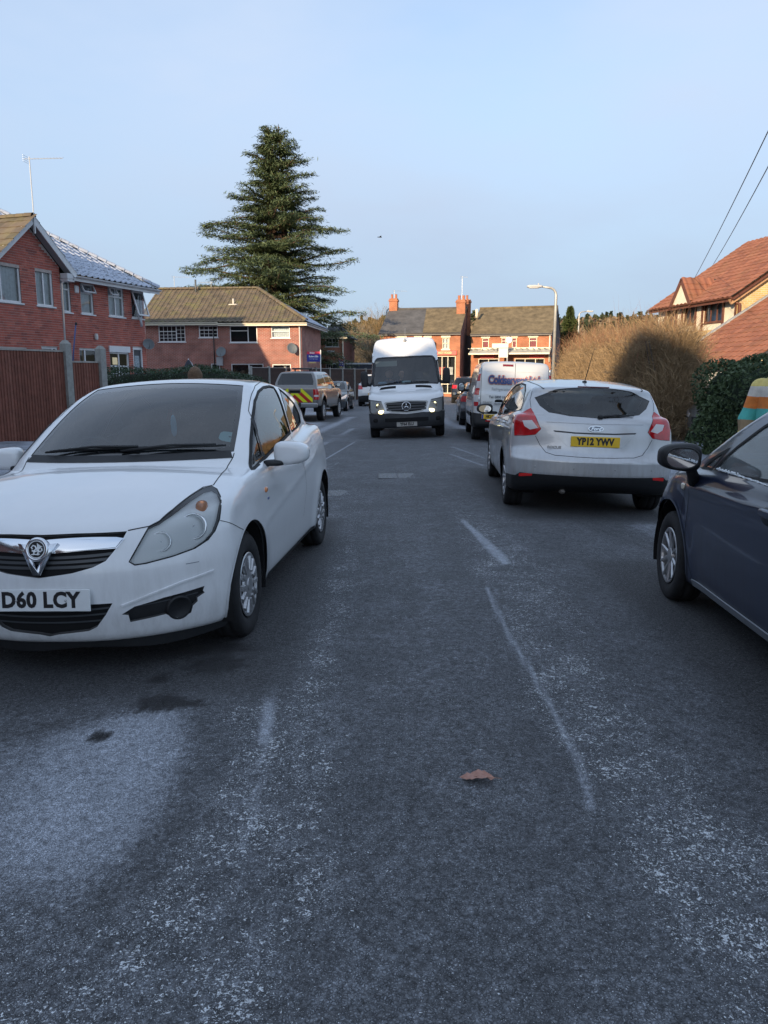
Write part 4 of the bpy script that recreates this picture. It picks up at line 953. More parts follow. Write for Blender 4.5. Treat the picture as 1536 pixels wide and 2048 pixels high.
def wall_frame(P0, d, z=0.0):
    """wall plane: x along the wall, y up, z out of the wall (to the right-hand side seen along d is behind)"""
    ex = Vector((d[0], d[1], 0)); return frame_M((P0[0], P0[1], z), ex, ey=Vector((0, 0, 1)))
def wall_sheet(name, M, s0, s1, t0, t1, openings, mat, parent, reveal=.10, top=None):
    """flat wall with real openings; top: extra outline points above t1 for a gable"""
    ss = sorted({s0, s1, *[v for o in openings for v in (o[0], o[2]) if s0 < v < s1]}); ts = sorted({t0, t1, *[v for o in openings for v in (o[1], o[3]) if t0 < v < t1]})
    mb = MB(); V = []; F = []
    for i in range(len(ss) - 1):
        for j in range(len(ts) - 1):
            cs, ct = (ss[i] + ss[i+1])/2, (ts[j] + ts[j+1])/2
            if any(o[0] < cs < o[2] and o[1] < ct < o[3] for o in openings): continue
            mb.add([tuple(M @ Vector(q)) for q in ((ss[i], ts[j], 0), (ss[i+1], ts[j], 0), (ss[i+1], ts[j+1], 0), (ss[i], ts[j+1], 0))], [(0, 1, 2, 3)])
    for (a, b, c, d) in [o[:4] for o in openings]:
        for q in (((a, b), (a, d)), ((c, d), (c, b)), ((a, d), (c, d)), ((c, b), (a, b))):
            (x0, y0), (x1, y1) = q; mb.add([tuple(M @ Vector(v)) for v in ((x0, y0, 0), (x1, y1, 0), (x1, y1, -reveal), (x0, y0, -reveal))], [(0, 1, 2, 3)])
    if top: mb.add([tuple(M @ Vector((x, y, 0))) for x, y in top], [tuple(range(len(top)))])
    return mb.build(name, mat, parent)
_BR = {}
def lay_bricks(M, s0, s1, t0, t1, openings, parent, mat, keep, clip=None, limit=300):
    """running-bond bricks standing 6 mm proud of the mortar; keep(world point) ranks them, the best ones become parts"""
    if 'full' not in _BR:
        for k, L in (('full', .215), ('half', .1025)):
            b = MB(); b.box((0, 0, -.02), (L, .065, .006)); b.F = [f for i, f in enumerate(b.F) if i != 0]; _BR[k] = (b.V, b.F, L)
    full = []; rest = MB(); row = 0; t = t0
    V0, F0, L0 = _BR['full']
    while t + .065 <= t1 + 1e-6:
        s = s0 - (.1125 if row % 2 else 0)
        while s < s1:
            a, b = max(s, s0), min(s + .215, s1)
            parts = [(a, b)]
            for o in openings:
                if t + .065 > o[1] and t < o[3]:
                    q = []
                    for (x, y) in parts:
                        if y <= o[0] or x >= o[2]: q.append((x, y))
                        else:
                            if x < o[0] - .01: q.append((x, o[0]))
                            if y > o[2] + .01: q.append((o[2], y))
                    parts = q
            for (x, y) in parts:
                if clip and not (clip(x, t + .065) and clip(y, t + .065)): continue
                if y - x < .02: continue
                if y - x > .21: full.append((x, t))
                else: rest.add([tuple(M @ Vector(v)) for v in ((x, t, -.02), (y, t, -.02), (y, t + .065, -.02), (x, t + .065, -.02), (x, t, .006), (y, t, .006), (y, t + .065, .006), (x, t + .065, .006))], [(4, 5, 6, 7), (0, 1, 5, 4), (1, 2, 6, 5), (2, 3, 7, 6), (3, 0, 4, 7)])
            s += .225
        t += .075; row += 1
    full.sort(key=lambda q: keep(M @ Vector((q[0] + .1, q[1] + .03, 0))))
    me = mesh('brick', V0, F0, mat)
    for (x, t) in full[:limit]:
        o = obj('brick', me, parent); o.matrix_local = M @ Matrix.Translation((x, t, 0))
    for (x, t) in full[limit:]: rest.add([tuple(M @ Vector((v[0] + x, v[1] + t, v[2]))) for v in V0], F0)
    if rest.V: o = rest.build('brickwork', mat, parent); o['kind'] = 'stuff'
def cam_rank(p):
    """nearer and inside the picture first"""
    d = Vector(p) - Vector((0, 0, CAMZ)); u = d.x/max(d.y, .1); return d.length + (0 if -.50 < u < .50 else 500)
_TM = {}
def tile_mesh(style):
    if style in _TM: return _TM[style]
    if style == 'roll':   prof = [(0, .0), (.05, .034), (.10, .045), (.14, .030), (.165, .006), (.30, .0)]
    elif style == 'flat': prof = [(0, .004), (.12, .010), (.165, .012), (.24, .008), (.325, .0)]
    else:                 prof = [(0, .0), (.06, .026), (.11, .030), (.16, .012), (.22, -.004), (.30, .0)]
    V = []; F = []; n = len(prof)
    for (y, dz) in ((-.03, .034), (.345, .010)):
        V += [(x, y, z + dz) for x, z in prof]
    V += [(x, -.03, z + .006) for x, z in prof]
    for i in range(n - 1): F.append((i, i+1, n+i+1, n+i)); F.append((2*n+i, 2*n+i+1, i+1, i))
    _TM[style] = (V, F, prof[-1][0]); return _TM[style]
def tiles(M, L, S, parent, mat, style='roll', clip=None, limit=300, gauge=.335):
    """M: x along the eave, y up the slope, z out of the roof"""
    V, F, w = tile_mesh(style); pos = []
    for r in range(int(S/gauge) + 1):
        for c in range(int(L/w) + 1):
            x, y = c*w, r*gauge
            if x + w*.5 > L or y + gauge*.4 > S: continue
            if clip and not clip(x + w/2, y + gauge/2): continue
            pos.append((x, y))
    pos.sort(key=lambda q: cam_rank(M @ Vector((q[0], q[1], 0)))); me = mesh('roof_tile', V, F, mat)
    k = random.Random(5)
    for (x, y) in pos[:limit]:
        o = obj('roof_tile', me, parent); o.matrix_local = M @ Matrix.Translation((x + k.uniform(-.003, .003), y + k.uniform(-.006, .006), k.uniform(-.002, .003))) @ Matrix.Rotation(k.uniform(-.008, .008), 4, 'X')
    if len(pos) > limit:
        mb = MB()
        for (x, y) in pos[limit:]: mb.add([tuple(M @ Vector((v[0] + x, v[1] + y, v[2]))) for v in V], F)
        o = mb.build('roof_tiling', mat, parent); o['kind'] = 'stuff'
def roof_M(a, b, c):
    """a, b: ends of the eave, c: any point up the slope -> frame with z out of the roof"""
    a, b, c = Vector(a), Vector(b), Vector(c); ex = (b - a).normalized(); ez = ex.cross(c - a).normalized(); return frame_M(a, ex, ez=ez)
def poly_sheet(name, pts, mat, parent): return MB().add([tuple(p) for p in pts], [tuple(range(len(pts)))]).build(name, mat, parent)
def bar(mb, a, b, w, h, up=(0, 0, 1)):
    """rectangular bar from a to b"""
    a, b = Vector(a), Vector(b); M = frame_M(a, b - a, ez=up); L = (b - a).length; mb.box((0, -w/2, -h/2), (L, w/2, h/2), M); return mb
def window(parent, M, a, b, c, d, cols=(), rows=(), frame=UPVC, curtain=None, bars=None, sill=True, depth=.07, fw=.055, name='window', room=True, pane=None):
    """frame, mullions, pane, curtain and sill set into an opening; cols, rows: positions of dividers as fractions"""
    mb = MB(); z0, z1 = -depth - .02, -depth + .035
    for (x0, y0, x1, y1) in ((a, b, c, b + fw), (a, d - fw, c, d), (a, b + fw, a + fw, d - fw), (c - fw, b + fw, c, d - fw)): mb.box((x0, y0, z0), (x1, y1, z1), M)
    for f in cols: x = a + (c - a)*f; mb.box((x - fw*.5, b + fw, z0 + .002), (x + fw*.5, d - fw, z1 - .004), M)
    for f in rows:
        f0, x0, x1 = (f, a + fw, c - fw) if not isinstance(f, tuple) else (f[0], a + (c - a)*f[1], a + (c - a)*f[2])
        y = b + (d - b)*f0; mb.box((x0, y - fw*.45, z0 + .003), (x1, y + fw*.45, z1 - .007), M)
    if bars:
        for (x0, x1, y0, y1, nx, ny) in bars:
            X0, X1, Y0, Y1 = a + (c - a)*x0, a + (c - a)*x1, b + (d - b)*y0, b + (d - b)*y1
            for i in range(1, nx): x = X0 + (X1 - X0)*i/nx; mb.box((x - .012, Y0, z0 + .02), (x + .012, Y1, z1 - .012), M)
            for j in range(1, ny): y = Y0 + (Y1 - Y0)*j/ny; mb.box((X0, y - .012, z0 + .02), (X1, y + .012, z1 - .013), M)
    w = mb.build(name, frame, parent)
    MB().add([tuple(M @ Vector(q)) for q in ((a + .02, b + .02, -depth + .005), (c - .02, b + .02, -depth + .005), (c - .02, d - .02, -depth + .005), (a + .02, d - .02, -depth + .005))], [(0, 1, 2, 3)]).build('pane', pane or PANE, w)
    if room:
        m2 = MB().box((a - .02, b - .02, -depth - .45), (c + .02, d + .02, -depth - .43), M)
        for (x0, y0, x1, y1) in ((a - .03, b - .03, a - .02, d + .03), (c + .02, b - .03, c + .03, d + .03), (a - .03, d + .02, c + .03, d + .03), (a - .03, b - .03, c + .03, b - .02)): m2.box((x0, y0, -depth - .45), (x1, y1, -depth - .03), M)
        m2.build('room_behind', DARKROOM, w)
    if curtain:
        n = 24; V = []
        for i in range(n + 1):
            x = a + .03 + (c - a - .06)*i/n; zz = -depth - .09 + .018*math.sin(i*2.1)
            V += [tuple(M @ Vector((x, b + .03, zz))), tuple(M @ Vector((x, d - .03, zz)))]
        mesh_c = MB().add(V, [(2*i, 2*i+2, 2*i+3, 2*i+1) for i in range(n)]); mesh_c.build('curtain', curtain, w, True)
    if sill: MB().bevbox((a - .06, b - .05, -depth), (c + .06, b - .003, .055), .008, M).build('sill', frame, w)
    return w
def aerial(parent, p, h, az, L=.9, flip=False):
    a = MB(); p = Vector(p); t = p + Vector((0, 0, h)); a.tube([p, t], .018, 8); d = Vector((math.cos(az), math.sin(az), 0)); s = Vector((-d.y, d.x, 0))
    a.tube([t - d*.15 - Vector((0, 0, .06)), t + d*L - Vector((0, 0, .06))], .009, 6)
    for i in range(10): q = t + d*(.12 + (L - .15)*i/9) - Vector((0, 0, .06)); a.tube([q - s*.11 + Vector((0, 0, -.05)), q + s*.11 + Vector((0, 0, .05))], .005, 5)
    for z in (-.10, -.04, .02, .08): q = t - d*.12 + Vector((0, 0, z - .06)); a.tube([q - s*.16, q + s*.16], .005, 5)
    return a.build('television_aerial', simple('aerial_alloy', (.60, .61, .62), .4, metal=.4), parent)
def gutter(parent, a, b, mat=FASCIA, r=.055):
    a, b = Vector(a), Vector(b); mb = MB(); bar(mb, a - Vector((0, 0, .09)), b - Vector((0, 0, .09)), .03, .17); mb.build('fascia_board', mat, parent)
    t = (b - a).normalized(); o = Vector((t.y, -t.x, 0)); V = []; F = []; n = 8
    for q in (a, b):
        for k in range(n + 1): an = math.pi + math.pi*k/n; V.append(tuple(q + o*(.07 + r*math.cos(an)) + Vector((0, 0, r*math.sin(an) - .02))))
    for k in range(n): F.append((k, k+1, n+2+k, n+1+k))
    MB().add(V, F).build('gutter', mat, parent)
def dish(parent, p, az, r=.30):
    M = frame_M(p, (-math.sin(az), math.cos(az), 0), ez=(math.cos(az), math.sin(az), .35)); d = MB().lathe([(.0001, .0), (r*.5, .02), (r*.85, .06), (r, .09), (r, .08), (r*.5, .005), (.0001, -.015)], 24, M)
    d.tube([tuple(M @ Vector((0, -r*.8, .05))), tuple(M @ Vector((0, -r*.1, .33)))], .012, 6); d.tube([tuple(M @ Vector((0, 0, 0))), tuple(M @ Vector((0, 0, -.16)))], .02, 6); return d.build('satellite_dish', simple('dish_grey', (.16, .18, .19), .5), parent, True)

# ------------------------------------------------------------------ the two joined houses on the left
A19 = R(19); DA = (math.sin(A19), math.cos(A19)); PA = (-10.737, 25.9)
MA = wall_frame(PA, DA); NA = Vector((DA[1], -DA[0], 0))                   # NA: out of the wall, towards the street
def WA(s, t, n=0.0): return Vector((PA[0] + DA[0]*s, PA[1] + DA[1]*s, t)) + NA*n
def build_gable_house():
    r = thing('brick_house', WA(-1.0, -.2), 0, label='red brick house whose white-edged gable carries a tall aerial', cat='house'); r.location = (0, 0, 0)
    op = [(-2.45, 3.66, -1.41, 4.80), (-.78, 3.66, -.04, 4.80), (-2.5, 1.0, -1.37, 2.27), (-.73, 1.2, -.02, 2.37)]
    ap = (-1.0, 6.22); e0, e1 = -2.75, .74; t0 = 4.62
    clip = lambda x, t: t < 4.70 or t < 6.12 - abs(x - ap[0])*.855
    wall_sheet('wall', MA, -2.66, .30, -.3, 4.70, op, MORTAR, r, top=[(-2.66, 4.70), (.30, 4.70), (.30, 4.95), (ap[0], 6.1), (-2.66, 4.70)])
    RB = varied('red_brick', REDB, .85, 2.0, .35, 70); lay_bricks(MA, -2.66, .30, 1.5, 6.1, op, r, RB, cam_rank, clip)
    window(r, MA, *op[0], cols=(.28,), curtain=NET); window(r, MA, *op[1], cols=(.5,), curtain=NET); window(r, MA, *op[2], cols=(.4,), curtain=NET); window(r, MA, *op[3], cols=(.7,), curtain=NET)
    for s, mt in ((-2.66, 'near'), (.30, 'far')):
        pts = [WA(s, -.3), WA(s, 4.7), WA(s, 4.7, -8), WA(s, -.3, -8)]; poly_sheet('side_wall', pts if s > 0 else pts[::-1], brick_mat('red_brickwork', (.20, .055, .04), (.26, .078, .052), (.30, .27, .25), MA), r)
    # roof: ridge runs back from the gable, slopes to both sides; 25 cm overhang at the front
    f = .32; RT = varied('brown_tile', [(.09, .075, .055), (.13, .10, .075), (.16, .125, .09), (.11, .09, .07)], .9, 3, .5, 40, moss=.45)
    for e in (e0, e1):
        a, b, c, d = WA(e, 4.80, f), WA(e, 4.80, -8), WA(ap[0], 6.30, -8), WA(ap[0], 6.30, f)
        poly_sheet('roof_deck', [a, b, c, d] if e < 0 else [d, c, b, a], simple('roof_felt', (.05, .045, .04), .9), r)
        M = roof_M(b, a, c) if e < 0 else roof_M(a, b, d); S = (WA(e, 4.80) - WA(ap[0], 6.30)).length
        tiles(M, 8.3, S, r, RT, 'flat', limit=150)
        # verge boards and soffit
        a2, d2 = WA(e, 4.70, f - .02), WA(ap[0], 6.20, f - .02); mb = MB(); nrm = (d2 - a2).normalized()
        bar(mb, a2, d2, .03, .20, up=NA.cross(d2 - a2)); mb.build('bargeboard', FASCIA, r)
        poly_sheet('soffit', [WA(e, 4.62, f - .03), WA(ap[0], 6.12, f - .03), WA(ap[0], 6.12, .01), WA(e, 4.62, .01)], simple('soffit_grey', (.30, .31, .33), .6), r)
    MB().bevbox((0, 0, 0), (.34, .30, .26), .01, frame_M(WA(.33, 4.50, .30), Vector((DA[0], DA[1], 0)), ez=(0, 0, 1))).build('boxed_eave', FASCIA, r)
    rd = MB(); N = 26
    for i in range(N):
        q0 = f - i*.32; rd.lathe([(.11, 0), (.125, .02), (.115, .32)], 10, frame_M(WA(ap[0], 6.27, q0 - .32), (0, 0, 1), ez=NA), a0=-math.pi/2, a1=math.pi/2)
    o = rd.build('ridge_tiles', RT, r); o['kind'] = 'stuff'
    ps = MB(); ps.box((-.02, -.35, -.03), (.02, .12, .03), frame_M(WA(ap[0], 6.12, f), Vector((DA[0], DA[1], 0)), ey=(0, 0, 1))); ps.build('gable_spike', FASCIA, r)
    aerial(r, WA(ap[0] + .03, 6.05, f - .02), 1.95, R(-4), 1.05)
    return r
def build_frost_house():
    r = thing('brick_house', (0, 0, 0), 0, label='red brick house with frosted grey roof tiles behind the brown fence', cat='house')
    M = wall_frame(tuple(WA(0, 0, -.10))[:2], DA)
    op = [(.37, 3.55, .87, 4.58), (1.36, 3.56, 2.0, 4.56), (2.80, 3.58, 3.66, 4.60), (4.12, 3.60, 4.79, 4.60), (1.12, 1.2, 2.03, 2.38), (2.70, 1.25, 3.80, 2.30), (4.05, .2, 4.62, 2.48)]
    wall_sheet('wall', M, .30, 4.88, -.3, 4.66, op, MORTAR, r)
    lay_bricks(M, .30, 4.88, 1.5, 4.66, op, r, varied('red_brick', REDB), cam_rank)
    window(r, M, *op[0], rows=(.72,), curtain=NET); 
    window(r, M, *op[1], rows=(.70,), curtain=NET); window(r, M, *op[2], rows=(.68,), cols=(.5,), curtain=NET); window(r, M, *op[3], curtain=None)
    window(r, M, *op[4], cols=(.35,), curtain=None); 
    w = window(r, M, *op[5], rows=(.52,), cols=(.5,), bars=[(.05, .95, .05, .48, 6, 2)], curtain=None)
    MB().box((2.66, 2.30, -.06), (3.84, 2.52, .05), M).build('shutter_box', UPVC, w)
    for (x, c_) in ((2.95, (1.0, .55, .05)), (3.45, (.75, .66, .45))): MB().box((x - .17, 1.86, -.35), (x + .17, 2.12, -.33), M).build('room_light', simple('room_glow_%d' % int(x*100), c_, .6, emit=c_, estr=.28), w)
    # open casements tilted out
    def flap(x0, y0, x1, y1, ang, nm='open_casement'):
        H = frame_M(tuple(M @ Vector((x0, y1, .03))), M.to_3x3() @ Vector((1, 0, 0)), ez=M.to_3x3() @ Vector((0, 0, 1))) @ Matrix.Rotation(R(-ang), 4, 'X'); w_, h_ = x1 - x0, y1 - y0; mb = MB(); q = .05
        for (a, b, c, d) in ((0, -h_, w_, -h_ + q), (0, -q, w_, 0), (0, -h_, q, 0), (w_ - q, -h_, w_, 0)): mb.box((a, b, -.02), (c, d, .02), H)
        o = mb.build(nm, UPVC, r); MB().add([tuple(H @ Vector(v)) for v in ((.02, -h_ + .02, 0), (w_ - .02, -h_ + .02, 0), (w_ - .02, -.02, 0), (.02, -.02, 0))], [(0, 1, 2, 3)]).build('pane', PANE, o)
    flap(1.36, 4.24, 2.0, 4.56, 24); flap(2.80, 4.28, 3.22, 4.58, 24); flap(4.12, 3.64, 4.79, 4.58, 17)
    MB().tube([tuple(M @ Vector((4.35, 3.75, .06))), tuple(M @ Vector((4.42, 3.52, .16))), tuple(M @ Vector((4.48, 3.30, .14)))], .05, 8).build('curtain_tail', simple('cloth_pale', (.55, .57, .60), .9), r, True)
    dr = MB(); dr.box((4.05, .2, -.09), (4.62, 2.48, -.05), M); D = dr.build('door', simple('door_dark', (.05, .055, .065), .4), r)
    fr = MB(); [fr.box(q[0], q[1], M) for q in (((4.03, .2, -.08), (4.10, 2.50, .0)), ((4.57, .2, -.08), (4.64, 2.50, .0)), ((4.03, 2.42, -.08), (4.64, 2.50, .004)))]; fr.build('door_frame', UPVC, D)
    MB().box((4.20, 1.0, -.05), (4.48, 2.2, -.045), M).build('door_glass', simple('leaded_glass', (.30, .36, .40), .15, var=.6, vscale=16), D)
    MB().bevbox((-.10, -.12, 0), (.10, .12, .06), .02, M @ Matrix.Translation((1.16, 4.34, 0))).build('alarm_box', UPVC, r)
    MB().sq(tuple(M @ Vector((1.95, 2.80, .08))), (.06, .06, .11), .6, .8).build('security_lamp', simple('lamp_white', (.6, .6, .58), .5), r, True)
    dish(r, tuple(M @ Vector((4.72, 2.62, .22))), R(-60), .22)
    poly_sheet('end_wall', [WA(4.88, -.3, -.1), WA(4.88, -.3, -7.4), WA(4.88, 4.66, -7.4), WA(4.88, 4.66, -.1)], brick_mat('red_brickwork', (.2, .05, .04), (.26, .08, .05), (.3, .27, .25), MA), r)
    # roof: street slope with a hip at the far end
    ov = .32; ez = 4.74; rz = 7.25; s1 = 5.30; back = -3.7
    a, b, c, d = WA(.76, ez, ov), WA(s1, ez, ov), WA(s1 - 4.0, rz, back), WA(.76, rz, back)
    poly_sheet('roof_deck', [a, b, c, d], simple('roof_felt', (.05, .045, .04), .9), r)
    e = WA(s1, ez, 2*back - ov); poly_sheet('roof_deck', [b, e, c], simple('roof_felt', (.05, .045, .04), .9), r); poly_sheet('roof_deck', [e, WA(.76, ez, 2*back - ov), d, c], simple('roof_felt', (.05, .045, .04), .9), r)
    FT = varied('frosted_tile', [(.07, .075, .085), (.10, .105, .115), (.055, .06, .07)], .85, 3, .4, 50, frost=.85)
    Mr = roof_M(a, b, d); S = (d - a).length; L = (b - a).length
    tiles(Mr, L, S, r, FT, 'roll', clip=lambda x, y: x < L - y*(4.0/S) - .1)
    hp = MB(); v = c - b; n = int(v.length/.33)
    for i in range(n): q = b + v*(i/n); hp.lathe([(.11, 0), (.13, .02), (.115, .33)], 10, frame_M(q + Vector((0, 0, .03)), (0, 0, 1), ez=v), a0=-math.pi/2, a1=math.pi/2)
    o = hp.build('hip_tiles', FT, r); o['kind'] = 'stuff'
    gutter(r, WA(.6, ez - .02, ov), WA(s1 + .02, ez - .02, ov))
    poly_sheet('soffit', [WA(.3, 4.60, ov), WA(s1, 4.60, ov), WA(s1, 4.60, -.1), WA(.3, 4.60, -.1)], FASCIA, r)
    MB().tube([tuple(WA(.42, 4.60, .30)), tuple(WA(.36, 4.45, .02)), tuple(WA(.34, 1.0, -.03))], .035, 8).build('downpipe', PIPE, r, True)
    return r

# ------------------------------------------------------------------ hipped house across the side road
def build_hip_house():
    r = thing('brick_house', (0, 0, 0), 0, label='wide red brick house with brown ribbed roof in front of the cedar', cat='house')
    a5 = R(5); P = (-5.05 - 9.85*math.cos(a5), 48.3 + 9.85*math.sin(a5)); d = (math.cos(a5), -math.sin(a5)); M = wall_frame(P, d); Wd = 9.85
    n = Vector((d[1], -d[0], 0)); W = lambda s, t, q=0.0: Vector((P[0] + d[0]*s, P[1] + d[1]*s, t)) + n*q
    inv = lambda s: 9.85 - s
    op = [(inv(9.02), 3.50, inv(7.31), 4.50), (inv(6.44), 3.76, inv(5.24), 4.48), (inv(4.49), 3.45, inv(2.76), 4.46), (inv(1.89), 3.71, inv(.72), 4.44), (inv(5.75), 1.2, inv(5.18), 2.18), (inv(4.47), 1.0, inv(2.43), 2.16), (inv(1.88), 1.0, inv(.70), 2.13)]
    BM = brick_mat('hip_house_brickwork', (.27, .075, .05), (.35, .10, .065), (.38, .30, .27), M)
    wall_sheet('wall', M, 0, Wd, -.5, 4.60, op, BM, r)
    dark = simple('dark_room', (.025, .03, .035), .9)
    window(r, M, *op[0], cols=(.66,), bars=[(.03, .64, .04, .62, 4, 3), (.03, .64, .66, .96, 4, 1), (.68, .97, .04, .96, 2, 4)], rows=((.64, .02, .64),)); window(r, M, *op[1], bars=[(.04, .96, .04, .60, 4, 2), (.04, .96, .66, .96, 4, 1)], rows=(.63,))
    window(r, M, *op[2], cols=(.66,), rows=((.70, .02, .66),)); window(r, M, *op[3], rows=(.55,), curtain=NET)
    window(r, M, *op[4], curtain=None); window(r, M, *op[5], cols=(.55,), curtain=None); window(r, M, *op[6], curtain=None)
    SM = brick_mat('hip_house_side_brickwork', (.30, .095, .07), (.37, .12, .085), (.40, .34, .31), wall_frame(tuple(W(Wd, 0))[:2], (-n.x, -n.y)))
    poly_sheet('side_wall', [W(Wd, -.5), W(Wd, -.5, -7), W(Wd, 4.6, -7), W(Wd, 4.6)], SM, r); poly_sheet('side_wall', [W(0, -.5, -7), W(0, -.5), W(0, 4.6), W(0, 4.6, -7)], SM, r)
    poly_sheet('back_wall', [W(Wd, -.5, -7), W(0, -.5, -7), W(0, 4.6, -7), W(Wd, 4.6, -7)], SM, r)
    ov = .45; ez = 4.66; rz = 7.0; a, b = W(-.4, ez, ov), W(Wd + .4, ez, ov); c, e = W(Wd + .4 - 3.9, rz, -3.5), W(-.4, rz, -3.5); b2, a2 = W(Wd + .4, ez, -7 - ov), W(-.4, ez, -7 - ov)
    felt = simple('roof_felt', (.05, .045, .04), .9)
    poly_sheet('roof_deck', [a, b, c, e], felt, r); poly_sheet('roof_deck', [b, b2, c], felt, r); poly_sheet('roof_deck', [b2, a2, e, c], felt, r); poly_sheet('verge_wall', [W(-.05, 4.6, 0), W(-.05, 6.9, -3.5), W(-.05, 4.6, -7)], SM, r)
    RT = varied('ribbed_tile', [(.10, .082, .06), (.15, .12, .085), (.125, .10, .075), (.17, .135, .095)], .9, 1.5, .4, 40, moss=.6); Mr = roof_M(a, b, e); S = (e - a).length; L = (b - a).length
    tiles(Mr, L, S, r, RT, 'roll', clip=lambda x, y: x < L - y*(3.9/S) - .05)
    FT = varied('frosted_tile', [(.07, .075, .085), (.10, .105, .115)], frost=.85); Mh = roof_M(b, b2, c); Sh = (c - (b + b2)/2).length; Lh = (b2 - b).length
    tiles(Mh, Lh, Sh, r, FT, 'roll', clip=lambda x, y: y*(Lh/2/Sh) + .05 < x < Lh - y*(Lh/2/Sh) - .05, limit=120)
    for (p, q) in ((b, c), (e, c)):
        hp = MB(); v = q - p; k = int(v.length/.4)
        for i in range(k): hp.lathe([(.12, 0), (.14, .02), (.12, .4)], 10, frame_M(p + v*(i/k) + Vector((0, 0, .05)), (0, 0, 1), ez=v), a0=-math.pi/2, a1=math.pi/2)
        o = hp.build('ridge_tiles', RT, r); o['kind'] = 'stuff'
    gutter(r, W(-.4, ez, ov), W(4.75, ez, ov), CREAM); gutter(r, W(4.75, ez - .06, ov), W(Wd + .42, ez - .06, ov), CREAM); gutter(r, b + Vector((0, 0, -.06)), b2 + Vector((0, 0, -.06)), FASCIA)
    poly_sheet('soffit', [W(-.4, 4.50, ov), W(Wd + .4, 4.50, ov), W(Wd + .4, 4.50, 0), W(-.4, 4.50, 0)], CREAM, r)
    MB().tube([tuple(W(Wd - .12, 4.55, .30)), tuple(W(Wd - .10, 4.3, .06)), tuple(W(Wd - .10, 0, .06))], .05, 8).build('downpipe', PIPE, r, True)
    MB().tube([tuple(W(4.35, 4.4, .05)), tuple(W(4.35, 2.0, .05))], .03, 6).build('waste_pipe', simple('pipe_black', (.02, .02, .022), .5), r, True)
    MB().bevbox((0, 0, 0), (.40, .52, .18), .02, M @ Matrix.Translation((inv(5.35), 2.05, .0))).build('meter_box', simple('meter_grey', (.38, .38, .40), .6), r)
    dish(r, tuple(W(inv(4.95), 2.85, .35)), R(-100), .32); dish(r, tuple(W(inv(.55), 3.05, .35)), R(-60), .34)
    MB().tube([tuple(W(2.3, 6.6, -3.1)), tuple(W(2.3, 7.6, -3.1))], .06, 8).build('flue_pipe', simple('flue_dark', (.10, .11, .12), .5), r, True)
    f = MB(); p = W(5.2, 5.85, -1.6); f.tube([p - Vector((0, 0, .2)), p + Vector((0, 0, .38))], .06, 8); f.sq(p + Vector((0, 0, .0)), (.3, .25, .05), .6, .6); f.build('flue_pipe', simple('flue_cream', (.60, .57, .50), .6), r, True)
    aerial(r, W(.7, 6.9, -3.6), 1.0, R(8), 1.0); aerial(r, W(3.0, 6.9, -4.2), .7, R(170), .9)
    return r
build_gable_house(); build_frost_house(); build_hip_house()

